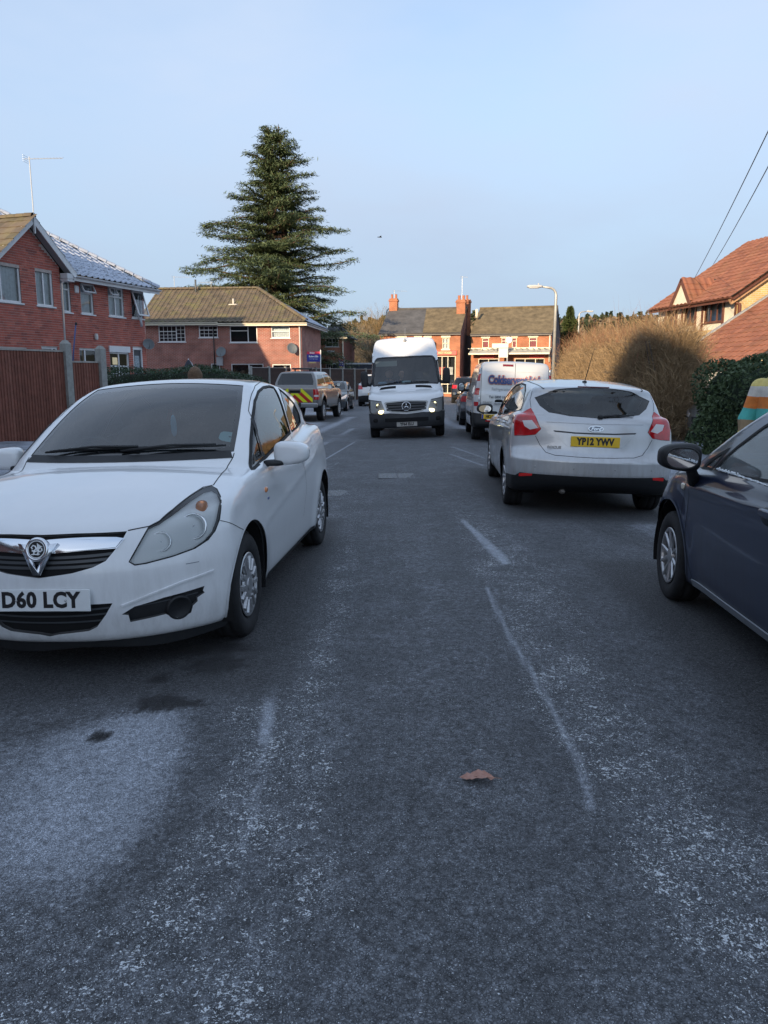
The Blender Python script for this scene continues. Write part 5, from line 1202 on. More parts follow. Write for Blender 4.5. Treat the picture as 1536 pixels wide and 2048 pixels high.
# ------------------------------------------------------------------ plain neighbours and the shop terrace
def box_house(name, label, P, d, Wd, dp, ez, rz, bm, rm, cat='house', hip=0.0, op=(), zb=-.5, frame=UPVC, ov=.3, chim=(), roof_tiles=None, side=None, sash=None, group=None, fas=FASCIA):
    """walls with openings, pitched roof (ridge along d; hip: inset of its ends), windows, gutter, chimneys"""
    r = thing(name, (0, 0, 0), 0, label=label, cat=cat, group=group); M = wall_frame(P, d); n = Vector((d[1], -d[0], 0)); W = lambda s, t, q=0.0: Vector((P[0] + d[0]*s, P[1] + d[1]*s, t)) + n*q
    wall_sheet('wall', M, 0, Wd, zb, ez, [o[:4] for o in op], bm, r); sd = side or bm; rh = rz - .06
    for s, fl in ((0, 1), (Wd, -1)):
        pts = [W(s, zb, 0), W(s, zb, -dp), W(s, ez, -dp)] + ([W(s, rh, -dp/2)] if not hip else []) + [W(s, ez, 0)]; poly_sheet('end_wall', pts if fl < 0 else pts[::-1], sd, r)
    poly_sheet('back_wall', [W(Wd, zb, -dp), W(0, zb, -dp), W(0, ez, -dp), W(Wd, ez, -dp)], sd, r)
    o2 = .06 if not hip else ov; a, b = W(-o2, ez, ov), W(Wd + o2, ez, ov); a2, b2 = W(-o2, ez, -dp - ov), W(Wd + o2, ez, -dp - ov); c, e = W(Wd + o2 - hip, rz, -dp/2), W(-o2 + hip, rz, -dp/2)
    R_ = MB(); 
    for q in ([a, b, c, e], [b2, a2, e, c]): R_.add([tuple(p) for p in q], [(0, 1, 2, 3)])
    if hip: R_.add([tuple(p) for p in (b, b2, c)], [(0, 1, 2)]); R_.add([tuple(p) for p in (a2, a, e)], [(0, 1, 2)])
    ro = R_.build('roof', rm, r); rd = MB(); rd.tube([tuple(e + Vector((0, 0, .02))), tuple(c + Vector((0, 0, .02)))], .10, 8); rd.build('ridge', rm, ro, True)
    if roof_tiles: Mr = roof_M(a, b, e); L, S = (b - a).length, (W(0, rz, -dp/2) - W(0, ez, ov)).length; tiles(Mr, L, S, r, roof_tiles, 'pan', limit=300)
    gutter(r, W(-o2, ez + .02, ov), W(Wd + o2, ez + .02, ov), fas)
    for q in op:
        if len(q) > 4: window(r, M, *q[:4], frame=frame, **q[4])
        else: window(r, M, *q[:4], frame=frame, curtain=NET)
    for (s, w_, t_, q_) in chim:
        mb = MB(); Mq = frame_M(W(s, 0, q_), (d[0], d[1], 0), ez=(0, 0, 1)); mb.box((-w_/2, -.25, ez), (w_/2, .25, t_), Mq); mb.box((-w_/2 - .05, -.30, t_ - .25), (w_/2 + .05, .30, t_ - .12), Mq); o = mb.build('chimney', bm, r)
        for k in range(max(1, int(w_/.35))):
            MB().lathe([(.10, t_), (.11, t_ + .04), (.085, t_ + .08), (.10, t_ + .36), (.08, t_ + .36), (.07, t_ + .1)], 10, Mq @ Matrix.Translation((-w_/2 + .2 + .35*k, 0, 0))).build('chimney_pot', simple('terracotta', (.40, .15, .08), .8), o, True)
    return r, W, M
# house behind the cedar's lowest boughs
a4 = R(6); P4 = (-5.55, 64.6); d4 = (math.cos(a4), -math.sin(a4)); M4 = wall_frame(P4, d4)
OB = brick_mat('orange_brickwork', (.42, .13, .06), (.50, .17, .08), (.42, .34, .28), M4)
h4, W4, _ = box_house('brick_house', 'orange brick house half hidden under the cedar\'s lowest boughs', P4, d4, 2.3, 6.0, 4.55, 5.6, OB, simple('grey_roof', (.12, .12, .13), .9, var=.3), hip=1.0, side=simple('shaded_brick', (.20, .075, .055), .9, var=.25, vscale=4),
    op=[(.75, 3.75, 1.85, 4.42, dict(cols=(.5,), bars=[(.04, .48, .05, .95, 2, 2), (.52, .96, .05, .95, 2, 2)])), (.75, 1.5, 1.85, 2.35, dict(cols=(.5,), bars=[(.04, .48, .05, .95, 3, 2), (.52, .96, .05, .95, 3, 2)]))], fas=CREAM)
MB().tube([tuple(W4(2.2, 4.5, .1)), tuple(W4(2.2, 0, .06))], .06, 8).build('downpipe', CREAM, h4, True); MB().tube([tuple(W4(.05, 4.5, .1)), tuple(W4(.05, 0, .06))], .06, 8).build('downpipe', CREAM, h4, True)
aerial(h4, W4(.9, 5.4, -2.0), 1.3, R(5), 1.2); MB().bevbox((.9, 3.30, .0), (1.5, 3.45, .25), .01, M4).build('air_unit', UPVC, h4)
# shops: left pair
aL = R(13); LW = 6.6; PL = (6.1 - LW*math.cos(aL), 63.0 + LW*math.sin(aL)); dL = (math.cos(aL), -math.sin(aL)); ML = wall_frame(PL, dL); iv = lambda s: LW - s
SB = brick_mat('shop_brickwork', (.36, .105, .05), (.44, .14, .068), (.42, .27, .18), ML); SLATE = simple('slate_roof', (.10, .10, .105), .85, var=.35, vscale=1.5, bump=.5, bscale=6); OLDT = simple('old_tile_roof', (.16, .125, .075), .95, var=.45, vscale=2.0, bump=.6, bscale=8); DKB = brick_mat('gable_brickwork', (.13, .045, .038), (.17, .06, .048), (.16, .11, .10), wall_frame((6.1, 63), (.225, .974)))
lop = [(iv(1.45), 3.55, iv(.88), 4.42, dict(cols=(.5,), rows=(.5,), curtain=NET)), (iv(2.88), 3.8, iv(2.40), 4.42, dict(rows=(.5,), curtain=NET)), (iv(3.66), 3.8, iv(3.20), 4.42, dict(rows=(.5,), curtain=NET)), (iv(5.2), 3.8, iv(4.45), 4.42, dict(cols=(.5,), curtain=NET)), (iv(2.0), .0, iv(.35), 2.98, dict(cols=(.33, .62), rows=(.25,), curtain=None, sill=False)), (iv(6.3), .0, iv(2.5), 2.98, dict(cols=(.2, .4, .6, .8), curtain=None, sill=False))]
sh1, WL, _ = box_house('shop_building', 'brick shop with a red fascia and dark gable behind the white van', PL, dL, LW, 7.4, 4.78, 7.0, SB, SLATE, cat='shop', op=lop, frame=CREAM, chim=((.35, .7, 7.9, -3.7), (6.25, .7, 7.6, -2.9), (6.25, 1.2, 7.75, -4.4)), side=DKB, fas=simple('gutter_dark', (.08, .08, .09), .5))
for q in lop[:4]:
    mb = MB(); mb.bevbox((q[0] - .10, q[3], -.02), (q[2] + .10, q[3] + .22, .06), .02, ML); mb.build('window_lintel', CREAM, sh1); MB().bevbox((q[0] - .1, q[1] - .14, -.02), (q[2] + .1, q[1] - .02, .09), .02, ML).build('window_sill', CREAM, sh1)
mb = MB(); poly_sheet('roof_patch', [tuple(WL(s, 4.80 + t*(7.02 - 4.80) + .03, .3 - t*4.0)) for s, t in ((3.6, .0), (6.66, .0), (6.66, 1), (3.2, 1))], OLDT, sh1)
fs = MB().bevbox((iv(2.1), 3.05, .0), (iv(.25), 3.42, .14), .02, ML).build('shop_fascia', simple('fascia_red', (.62, .04, .03), .4), sh1); text('fascia_lettering', 'HOT FOOD', .24, simple('fascia_gold', (.85, .55, .25), .5), fs, ML @ Matrix.Translation((iv(1.2), 3.22, .146)), sx=.85, bold=.01)
MB().bevbox((iv(6.4), 3.05, .0), (iv(2.4), 3.42, .14), .02, ML).build('shop_fascia', simple('fascia_cream', (.66, .58, .46), .5), sh1)
MB().bevbox((iv(2.35), 3.45, .1), (iv(2.05), 4.15, .5), .05, ML).build('hanging_sign', simple('sign_maroon', (.14, .04, .04), .5), sh1)
for (s, c_, w_) in ((1.45, (.55, .12, .10), .5), (.75, (.82, .80, .76), .36)): MB().box((iv(s) - w_/2, 1.5, -.15), (iv(s) + w_/2, 2.1, -.13), ML).build('window_poster', simple('poster_%d' % int(s*100), c_, .6, var=.4, vscale=5), sh1)
aerial(sh1, WL(6.3, 7.6, -2.9), 1.9, R(20), .5); aerial(sh1, WL(.4, 7.7, -3.7), .9, R(10), 1.1)
# shops: right pair with a glazed canopy
aR = R(18); RW = 6.5; PR = (13.4 - RW*math.cos(aR), 63.0 + RW*math.sin(aR)); dR = (math.cos(aR), -math.sin(aR)); MR = wall_frame(PR, dR); iv = lambda s: RW - s
SB2 = brick_mat('shop_brickwork_right', (.37, .11, .052), (.46, .145, .07), (.42, .27, .18), MR); ROSE = simple('rose_blind', (.45, .14, .16), .8, var=.2, vscale=12)
rop = [(iv(5.6), 3.65, iv(5.05), 4.45, dict(rows=(.68,), curtain=ROSE)), (iv(4.02), 3.65, iv(3.64), 4.45, dict(rows=(.68,), curtain=ROSE)), (iv(3.16), 3.65, iv(2.78), 4.45, dict(rows=(.68,), curtain=ROSE)), (iv(1.78), 3.65, iv(1.15), 4.45, dict(rows=(.68,), curtain=ROSE)), (iv(5.9), .2, iv(4.2), 2.8, dict(cols=(.5,), sill=False)), (iv(2.9), .2, iv(.5), 2.8, dict(cols=(.35, .7), sill=False))]
sh2, WR, _ = box_house('shop_building', 'brick shop with rose blinds and a glazed canopy behind the silver van', PR, dR, RW, 7.2, 4.76, 7.1, SB2, OLDT, cat='shop', op=rop, frame=CREAM, side=simple('shaded_gable', (.085, .065, .068), .9, var=.3, vscale=3), fas=simple('gutter_dark', (.08, .08, .09), .5))  # the gable's shade is put into its dark wall colour
for q in rop[:4]: MB().bevbox((q[0] - .10, q[3], -.02), (q[2] + .10, q[3] + .24, .06), .02, MR).build('window_lintel', CREAM, sh2); MB().bevbox((q[0] - .1, q[1] - .16, -.02), (q[2] + .1, q[1] - .02, .09), .02, MR).build('window_sill', CREAM, sh2)
ca = MB(); ca.add([tuple(MR @ Vector(v)) for v in ((0, 3.55, .03), (RW, 3.55, .03), (RW, 3.20, 1.1), (0, 3.20, 1.1))], [(0, 1, 2, 3)]); cn = ca.build('glazed_canopy', simple('canopy_panel', (.42, .46, .44), .4, var=.25, vscale=2), sh2)
for k in range(15): q = MB(); bar(q, MR @ Vector((RW*k/14, 3.58, .03)), MR @ Vector((RW*k/14, 3.23, 1.1)), .05, .05); q.build('canopy_bar', CREAM, cn)
q = MB(); bar(q, MR @ Vector((0, 3.62, .05)), MR @ Vector((RW, 3.62, .05)), .10, .10); bar(q, MR @ Vector((0, 3.16, 1.1)), MR @ Vector((RW, 3.16, 1.1)), .08, .12); q.build('canopy_rail', CREAM, cn)
for (s0, s1, c_) in ((5.72, 4.55, (.70, .05, .045)), (1.71, .51, (.72, .06, .05))): MB().bevbox((iv(s0), 2.84, .02), (iv(s1), 3.14, .12), .02, MR).build('shop_fascia', simple('fascia_bright_red', c_, .4), sh2)
for k, (s0, s1, t0, t1, z) in enumerate(((4.54, 3.22, 3.60, 3.96, 1.25), (4.0, 3.24, 2.84, 3.58, 1.25))): MB().bevbox((iv(s0), t0, z), (iv(s1), t1, z + .12), .02, MR).build('sign_panel', simple('sign_panel_pale', (.66, .66, .58), .5, var=.12, vscale=6), sh2)
for s in (3.95, 3.3): MB().tube([tuple(MR @ Vector((iv(s), 0, 1.3))), tuple(MR @ Vector((iv(s), 3.6, 1.3)))], .05, 8).build('sign_post', simple('post_grey', (.4, .41, .42), .5), sh2)
MB().lathe([(.0001, .05), (.26, .05), (.28, 0)], 24, MR @ Matrix.Translation((iv(3.40), 4.28, .04))).build('round_plaque', UPVC, sh2)
MB().tube([tuple(WR(.1, 6.2, -1.5)), tuple(WR(.1, 6.9, -1.5))], .12, 8).build('flue_pipe', CREAM, sh2, True); MB().tube([tuple(WR(RW - .12, 4.7, .15)), tuple(WR(RW - .12, 2.5, .1))], .06, 8).build('downpipe', CREAM, sh2, True)

# ------------------------------------------------------------------ yellow brick house on the right with its garage wing
def build_right_house():
    r = thing('yellow_brick_house', (0, 0, 0), 0, label='yellow brick house with orange tiled roof and cream panels above the hedge', cat='house')
    P = (13.72, 30.9); dn = Vector((-.17, .985, 0)).normalized()          # street front runs from the near corner away
    far = Vector((P[0], P[1], 0)) + dn*5.9; d = tuple((-dn))[:2]; Pf = (far.x, far.y)   # wall frame from far to near so that it faces the street
    M = wall_frame(Pf, d); n = Vector((d[1], -d[0], 0)); W = lambda s, t, q=0.0: Vector((Pf[0] + d[0]*s, Pf[1] + d[1]*s, t)) + n*q; L = 5.9; iv = lambda s: L + .7 - s
    YB = brick_mat('yellow_brickwork', (.56, .36, .13), (.66, .45, .18), (.60, .50, .36), wall_frame((13.72, 30.9), (.985, .17)), mort=.014); YB2 = brick_mat('yellow_brickwork_front', (.56, .36, .13), (.66, .45, .18), (.60, .50, .36), M)
    op = [(iv(2.91), 3.6, iv(1.59), 4.50), (iv(4.45), 3.6, iv(3.56), 4.52), (iv(5.82), 3.6, iv(5.06), 4.50), (2.5, .9, 4.2, 2.2)]
    wall_sheet('wall', M, 0, L, -.4, 4.55, op, CREAM, r)
    wall_sheet('lower_wall', M @ Matrix.Translation((0, 0, .05)), 0, L, -.4, 3.3, [op[3]], YB2, r)
    for q in op[:3]: window(r, M, *q, frame=BROWNF, cols=(.33, .66) if q[2] - q[0] > 1 else (.5,), curtain=NET)
    window(r, M, *op[3], frame=BROWNF, cols=(.33, .66), curtain=NET, depth=.02)
    for q in op[:3]:
        for x in (q[0] - .07, q[2] + .07): MB().box((x - .07, 3.3, .0), (x + .07, 4.56, .03), M).build('brown_board', BROWNF, r)
    MB().box((L - .06, 3.3, 0), (L + .03, 4.6, .04), M).build('brown_board', BROWNF, r)
    G0 = Vector((P[0], P[1], 0)); ge = -n; D = 8.6; rise = D/2*.66; ez = 4.62; w = wall_frame(P, tuple(ge)[:2])
    g = MB(); g.add([tuple(G0 + ge*x + Vector((0, 0, t))) for x, t in ((0, -.4), (D, -.4), (D, ez), (D/2, ez + rise), (0, ez))], [(0, 1, 2, 3, 4)]); g.build('gable_wall', YB, r)
    fw = far; g = MB(); g.add([tuple(fw + ge*x + Vector((0, 0, t))) for x, t in ((0, -.4), (D, -.4), (D, ez), (D/2, ez + rise), (0, ez))][::-1], [(0, 1, 2, 3, 4)]); g.build('gable_wall', YB, r)
    ov = .42; dz = ov*.66; a = W(-.12, ez - dz + .1, ov); b = W(L + .30, ez - dz + .1, ov); c = W(L + .30, ez + rise + .1, -D/2); e = W(-.12, ez + rise + .1, -D/2)
    felt = simple('roof_felt', (.05, .045, .04), .9); poly_sheet('roof_deck', [a, b, c, e], felt, r); poly_sheet('roof_deck', [W(L + .3, ez - dz + .1, -D - ov), W(-.12, ez - dz + .1, -D - ov), e, c], felt, r)
    OT = varied('orange_tile', [(.25, .095, .055), (.31, .125, .075), (.28, .11, .065), (.22, .085, .055)], .88, 2, .35, 40, moss=.12)
    Mr = roof_M(a, b, e); tiles(Mr, (b - a).length, (e - a).length, r, OT, 'pan', limit=300)
    mb = MB(); bar(mb, b + Vector((0, 0, -.10)), c + Vector((0, 0, -.10)), .04, .22, up=n.cross(c - b)); mb.build('bargeboard', BROWNF, r)
    mb = MB(); bar(mb, b + dn*.10 + Vector((0, 0, -.20)), c + dn*.10 + Vector((0, 0, -.20)), .2, .10, up=n.cross(c - b)); mb.build('verge_soffit', simple('verge_tan', (.45, .28, .16), .7), r)
    gutter(r, a, b, BROWNF)
    MB().tube([tuple(W(L + .02, ez - .3, ov - .1)), tuple(W(L + .12, 4.2, -.05)), tuple(W(L + .12, 2.2, -.1))], .07, 8).build('downpipe', BROWNF, r, True)
    # little gable over the middle window
    s0, s1 = op[1][0] - .25, op[1][2] + .25; sm = (s0 + s1)/2; hz = 5.42
    g = MB(); g.add([tuple(W(x, t, ov + .02)) for x, t in ((s0, 4.45), (s1, 4.45), (sm, hz))], [(0, 1, 2)]); dg = g.build('gablet', CREAM, r)
    for x in (s0 - .12, s1 + .12):
        q = MB(); bar(q, W(x, 4.33, ov + .06), W(sm, hz + .10, ov + .06), .04, .16, up=n.cross(W(sm, hz, 0) - W(x, 4.3, 0))); q.build('gablet_board', BROWNF, r)
        pa, pb, pc = W(x, 4.40, ov + .05), W(sm, hz + .12, ov + .05), W(sm, hz + .12, -1.2)
        poly_sheet('gablet_roof', [pa, pb, pc] if x < sm else [pa, pc, pb], felt, r)
        Mg = roof_M(pb, pc, pa) ; S = (pb - pa).length; Lg = (pc - pb).length
        Mq = frame_M(pb, pa - pb, ez=(pa - pb).cross(pc - pb) if x > sm else (pc - pb).cross(pa - pb))
        Vt, Ft, wt = tile_mesh('pan')
        for i in range(int(Lg/.3)):
            for j in range(4):
                f0 = i*.3; f1 = j*.30
                if f1/S > 1 - f0/Lg: continue
                Mt = frame_M(pb + (pc - pb).normalized()*f0 + (pa - pb).normalized()*(f1 + .3), (pc - pb), ez=(pa - pb).cross(pc - pb)*(1 if (pa - pb).cross(pc - pb).z > 0 else -1)); o = obj('roof_tile', mesh('roof_tile', Vt, Ft, OT), r); o.matrix_local = Mt
    # garage wing towards the camera with its own lean-to roof
    gL = 5.0; gd = Vector((-.17, .985, 0)).normalized(); A = Vector((12.05, 25.2, 0)); B_ = A + gd*gL; gn = Vector((-gd.y, gd.x, 0)); gi = -gn   # gi: away from the street
    Mg = wall_frame((B_.x, B_.y), (-gd.x, -gd.y)); wall_sheet('garage_wall', Mg, 0, gL, -.4, 2.02, [(.9, -.35, 3.3, 1.75)], YB2, r)
    dr = MB(); dr.box((.9, -.35, -.12), (3.3, 1.75, -.08), Mg); gdor = dr.build('garage_door', UPVC, r)
    for k in range(5): MB().box((.95, -.3 + k*.41, -.08), (3.25, .06 + k*.41, -.065), Mg).build('door_panel', UPVC, gdor)
    D2 = 6.4; g = MB(); g.add([tuple(A + gi*x + Vector((0, 0, t))) for x, t in ((0, -.4), (D2, -.4), (D2, 2.02 + D2*.62), (0, 2.02))], [(0, 1, 2, 3)]); g.build('garage_end_wall', YB, r)
    ee = A - gi*.35 + Vector((0, 0, 1.90)) - gd*.25; ff = B_ - gi*.35 + Vector((0, 0, 1.90)); up = gi*(D2 + .35) + Vector((0, 0, (D2 + .35)*.62)); poly_sheet('roof_deck', [ff, ee, ee + up, ff + up], felt, r)
    Mr2 = roof_M(ff, ee, ff + up); tiles(Mr2, (ee - ff).length, up.length, r, OT, 'pan', limit=260); gutter(r, ff, ee, BROWNF)
    q = MB(); bar(q, ff + Vector((0, 0, .10)) + gi*1.2 + Vector((0, 0, 1.2*.62)), ff + up*.95 + Vector((0, 0, .10)), .16, .05, up=gd.cross(up)); q.build('lead_flashing', LEAD, r)
    return r
build_right_house()
# ------------------------------------------------------------------ unseen houses added on the left so that their roofs shade the street
NB = brick_mat('shade_house_brickwork', (.22, .06, .045), (.28, .08, .055), (.30, .27, .25), wall_frame((-12, 20), DA))
for i, (y, Wd, ez, rz) in enumerate(((4.7, 8.6, 5.3, 8.4), (-5.6, 9.4, 5.3, 8.45), (-16.8, 10.4, 6.0, 9.3), (-28.6, 11.0, 8.0, 12.2), (-40.5, 11.0, 8.0, 12.2))):
    op = [(1.2, 3.2, 2.6, 4.4), (5.6, 3.2, 7.0, 4.4), (1.2, .8, 2.8, 2.1), (5.6, .8, 7.2, 2.1)]
    box_house('brick_house', 'red brick house %s, added out of view on the left for its shade' % ('nearest the gable house', 'second along the row', 'third along the row', 'fourth along the row, taller', 'last along the row, taller')[i], (-9.9 + .04*y, y), (.04, .9992), Wd, 8.0, ez, rz, NB, simple('brown_roof', (.12, .095, .07), .9, var=.3, vscale=2), op=op)
box_house('brick_house', 'brick house added out of view behind the frosted roof for its shade', (-30.5, 27.6), (1.0, .0), 12.5, 8.0, 6.0, 9.2, NB, simple('brown_roof', (.12, .095, .07), .9), op=[(2, 3.2, 3.4, 4.4), (8, 3.2, 9.4, 4.4)])  # added out of view to shade the wide brick house's lower front

# ------------------------------------------------------------------ fences, hedges, trees, street furniture
FWOOD = varied('fence_board', [(.17, .062, .042), (.23, .085, .058), (.20, .073, .05), (.27, .11, .078)], .8, 6, .5, 30)
CONC = simple('concrete_post', (.30, .30, .28), .85, var=.2, vscale=8, bump=.3, bscale=50)
def board_fence():
    r = thing('board_fence', (0, 0, 0), 0, label='brown close-boarded fence with chunky concrete posts behind the white hatchback', cat='fence')
    a, b = Vector((-10.05, 16.2, 0)), Vector((-8.23, 20.2, 0)); d = (b - a).normalized(); n = Vector((d.y, -d.x, 0)); k = random.Random(4)
    bm = MB(); bm.add([(0, -.012, 0), (.108, -.004, 0), (.108, .004, 0), (0, .012, 0), (0, -.012, 1), (.108, -.004, 1), (.108, .004, 1), (0, .012, 1)], [(0,3,2,1),(4,5,6,7),(0,1,5,4),(1,2,6,5),(2,3,7,6),(3,0,4,7)]); me = bm.me('fence_board', FWOOD)
    def run(p, q, z0, z1, cap=True):
        L = (q - p).length; m = int(L/.085)
        for i in range(m):
            o = obj('fence_board', me, r); o.matrix_local = frame_M(p + d*(i*L/m) + Vector((0, 0, z0)) + n*.012, d + n*(-.16 + k.uniform(-.02, .02)), ez=(0, 0, 1)) @ Matrix.Diagonal((1, 1, z1 - z0 + k.uniform(-.006, .006), 1))
        if cap: c = MB(); bar(c, p + Vector((0, 0, z1 + .02)), q + Vector((0, 0, z1 + .02)), .07, .045); c.build('capping_rail', simple('capping', (.34, .31, .28), .85, var=.25, vscale=6), r)
        for z in (z0 + .25, z1 - .3): c = MB(); bar(c, p - n*.05 + Vector((0, 0, z)), q - n*.05 + Vector((0, 0, z)), .05, .08); c.build('arris_rail', FWOOD, r)
    def post(p, h, w=.20):
        M = frame_M(p, d, ez=(0, 0, 1)); m = MB(); m.box((-w/2, -w/2, -.4), (w/2, w/2, h - .09), M); m.add([tuple(M @ Vector(v)) for v in ((-w/2, -w/2, h - .09), (w/2, -w/2, h - .09), (w/2, w/2, h - .09), (-w/2, w/2, h - .09), (-.04, -.04, h), (.04, -.04, h), (.04, .04, h), (-.04, .04, h))], [(0,1,5,4),(1,2,6,5),(2,3,7,6),(3,0,4,7),(4,5,6,7)]); m.build('fence_post', CONC, r)
    run(a, b, -.35, 2.06); run(b + d*.16, b + d*1.16, -.30, 1.80); post(b + d*.06, 2.36); post(b + d*1.26, 2.26); post(a - d*.1, 2.36); return r
board_fence()
po = thing('garden_pole', (0, 0, 0), 0, label='thin blue pole leaning behind the fence post', cat='pole'); MB().tube([(-8.75, 21.6, .2), (-8.60, 21.75, 2.1), (-8.50, 21.8, 2.85)], [.02, .022, .02], 8).build('shaft', simple('pole_blue', (.05, .08, .22), .5), po, True); MB().sq((-8.49, 21.8, 2.87), (.03, .03, .04), .7, .7).build('end_cap', BLACKP, po, True)
def far_fence():
    r = thing('panel_fence', (0, 0, 0), 0, label='dark panel fence with pale concrete posts beyond the pickup', cat='fence'); a, b = Vector((-7.6, 44.6, 0)), Vector((-.6, 60.0, 0)); m = 9; v = (b - a)/m; d = v.normalized()
    PW = varied('dark_panel', [(.045, .028, .024), (.06, .038, .03), (.05, .032, .03)], .85, 4, .4, 20)
    for i in range(m + 1):
        p = a + v*i; M = frame_M(p, d, ez=(0, 0, 1)); MB().box((-.06, -.07, -.6), (.06, .07, 1.98), M).build('fence_post', CONC, r)
        if i < m:
            for j in range(11): z = -.32 + j*.20; MB().box((.08, -.012 + .01*(j % 2), z), (v.length - .08, .012 + .01*(j % 2), z + .205), M).build('panel_slat', PW, r)
            MB().box((.06, -.04, 1.88), (v.length - .06, .04, 1.92), M).build('panel_cap', simple('cap_grey', (.30, .28, .27), .8), r)
far_fence()
gb = thing('flat_roof_garage', (0, 0, 0), 0, label='dark blue flat-roofed garage with a pale edge behind the panel fence', cat='garage'); Mq = frame_M((-4.0, 62.2, 0), (.985, -.05, 0), ez=(0, 0, 1)); MB().box((0, 0, -.5), (6.4, 5, 2.30), Mq).build('wall', simple('garage_blue', (.02, .03, .055), .5, var=.2), gb); MB().box((-.1, -.1, 2.30), (6.5, 5.1, 2.42), Mq).build('roof_edge', simple('edge_pale', (.55, .58, .62), .5), gb)
for k in range(2): MB().box((.5 + k*2.9, -.03, -.3), (2.9 + k*2.9, -.002, 1.9), Mq).build('garage_door', simple('door_blue', (.03, .045, .08), .5), gb)
# estate agent's boards
def agent_sign(x, y, z, rz, w, h, label, s=1.0):
    r = thing('agent_sign', (x, y, float(gz(x, y))), rz, label=label, cat='sign', group=None); M = Matrix.Translation((0, 0, z)) @ Matrix.Rotation(R(90), 4, 'X')
    MB().box((w/2, -.03, -.2), (w/2 + .05, .03, z + h/2 + .1)).build('post', UPVC, r); b = MB().box((-w/2, -h/2, -.01), (w/2, h/2, .01), M).build('board', simple('sign_blue', (.015, .03, .28), .4), r)
    MB().box((-w/2, h*.24, .010), (w/2, h/2, .013), M).build('red_band', simple('sign_red', (.62, .03, .08), .4), b); wt = simple('sign_white', (.85, .85, .85), .5)
    text('band_lettering', 'SOLD', h*.20, wt, b, M @ Matrix.Translation((-w*.1, h*.37, .014)), bold=.006); text('name_lettering', 'Robert Ellis', h*.24, wt, b, M @ Matrix.Translation((0, h*.02, .012)), bold=.006, sx=.85); text('small_lettering', '0115 946 1818', h*.13, wt, b, M @ Matrix.Translation((0, -h*.24, .012)))
    MB().box((-w*.35, -h*.66, -.01), (w*.15, -h*.51, .01), M).build('tag_board', simple('tag_gold', (.60, .45, .20), .5), r)
agent_sign(-3.95, 44.0, 2.80, R(3), .74, .55, 'blue and red estate agent board on a white post above the pickup'); agent_sign(-3.30, 60.5, 2.75, R(62), .74, .60, 'blue estate agent board turned edge-on beside the orange house')
# street lamps
def lamp(name, x, y, h, arm, az, label, r0=.085):
    z = float(gz(x, y)) if y < 75 else -.3; r = thing(name, (x, y, z), 0, label=label, cat='street lamp'); G = simple('lamp_galvanised', (.46, .46, .44), .45, metal=.4, var=.12); d = Vector((math.cos(az), math.sin(az), 0)); rad = .35
    MB().tube([(0, 0, -.2), (0, 0, 1.4)], r0*1.35, 12).build('base_column', G, r, True); pts = [Vector((0, 0, 1.4)), Vector((0, 0, h - rad))] + [Vector((0, 0, h - rad)) + Vector((0, 0, 1))*rad*math.sin(a) + d*rad*(1 - math.cos(a)) for a in (.4, .8, 1.2, 1.5)] + [d*arm + Vector((0, 0, h + .06))]
    MB().tube(pts, [r0, r0*.8] + [r0*.7]*4 + [r0*.5], 10).build('column', G, r, True); M = frame_M(d*arm + Vector((0, 0, h + .06)), d, ez=(0, 0, 1)); m = MB(); m.sq((0, 0, 0), (.38, .13, .07), .5, .5, 18, 8, M=M @ Matrix.Translation((.30, 0, .0))); m.build('lantern', simple('lantern_grey', (.50, .51, .52), .4), r, True); MB().sq((0, 0, 0), (.26, .10, .04), .6, .5, 16, 6, M=M @ Matrix.Translation((.34, 0, -.06))).build('lens', simple('lamp_diffuser', (.75, .77, .78), .2), r, True); MB().tube([tuple(M @ Vector((.12, 0, .06))), tuple(M @ Vector((.12, 0, .14)))], .04, 8).build('photocell', simple('lantern_grey', (.5, .5, .5), .4), r, True)
lamp('street_lamp', 8.35, 38.6, 5.95, .75, R(180), 'tall pale street lamp rising behind the silver panel van'); lamp('street_lamp', .25, 74.0, 7.9, .55, R(10), 'distant street lamp left of the shop chimneys', .11); lamp('street_lamp', 20.2, 82.0, 8.2, .8, R(0), 'distant dark street lamp above the bare hedge', .09)
# overhead wires to a pole beyond the picture's edge
pl = thing('telegraph_pole', (4.45, 7.2, 0), 0, label='telegraph pole outside the picture that carries the wires', cat='pole'); MB().tube([(0, 0, -.3), (0, 0, 6.4)], [.13, .10], 12).build('shaft', simple('pole_wood', (.10, .075, .055), .9, var=.3, vscale=6), pl, True); MB().box((-.3, -.05, 5.76), (.3, .05, 5.86)).build('crossarm', simple('pole_wood', (.1, .07, .05), .9), pl)
for (a, b, lb) in (((13.40, 34.5, 5.56), (4.35, 7.35, 5.80), 'upper overhead wire running down to the yellow house'), ((13.78, 33.5, 6.05), (4.35, 7.35, 5.24), 'lower overhead wire running down to the yellow house')):
    w = thing('overhead_wire', (0, 0, 0), 0, label=lb, cat='wire', group='overhead wires'); A, B_ = Vector(a), Vector(b); MB().tube([A + (B_ - A)*t - Vector((0, 0, .12*4*t*(1 - t))) for t in np.linspace(0, 1, 13)], .010, 5).build('cable', simple('cable_black', (.03, .03, .035), .6), w, True)
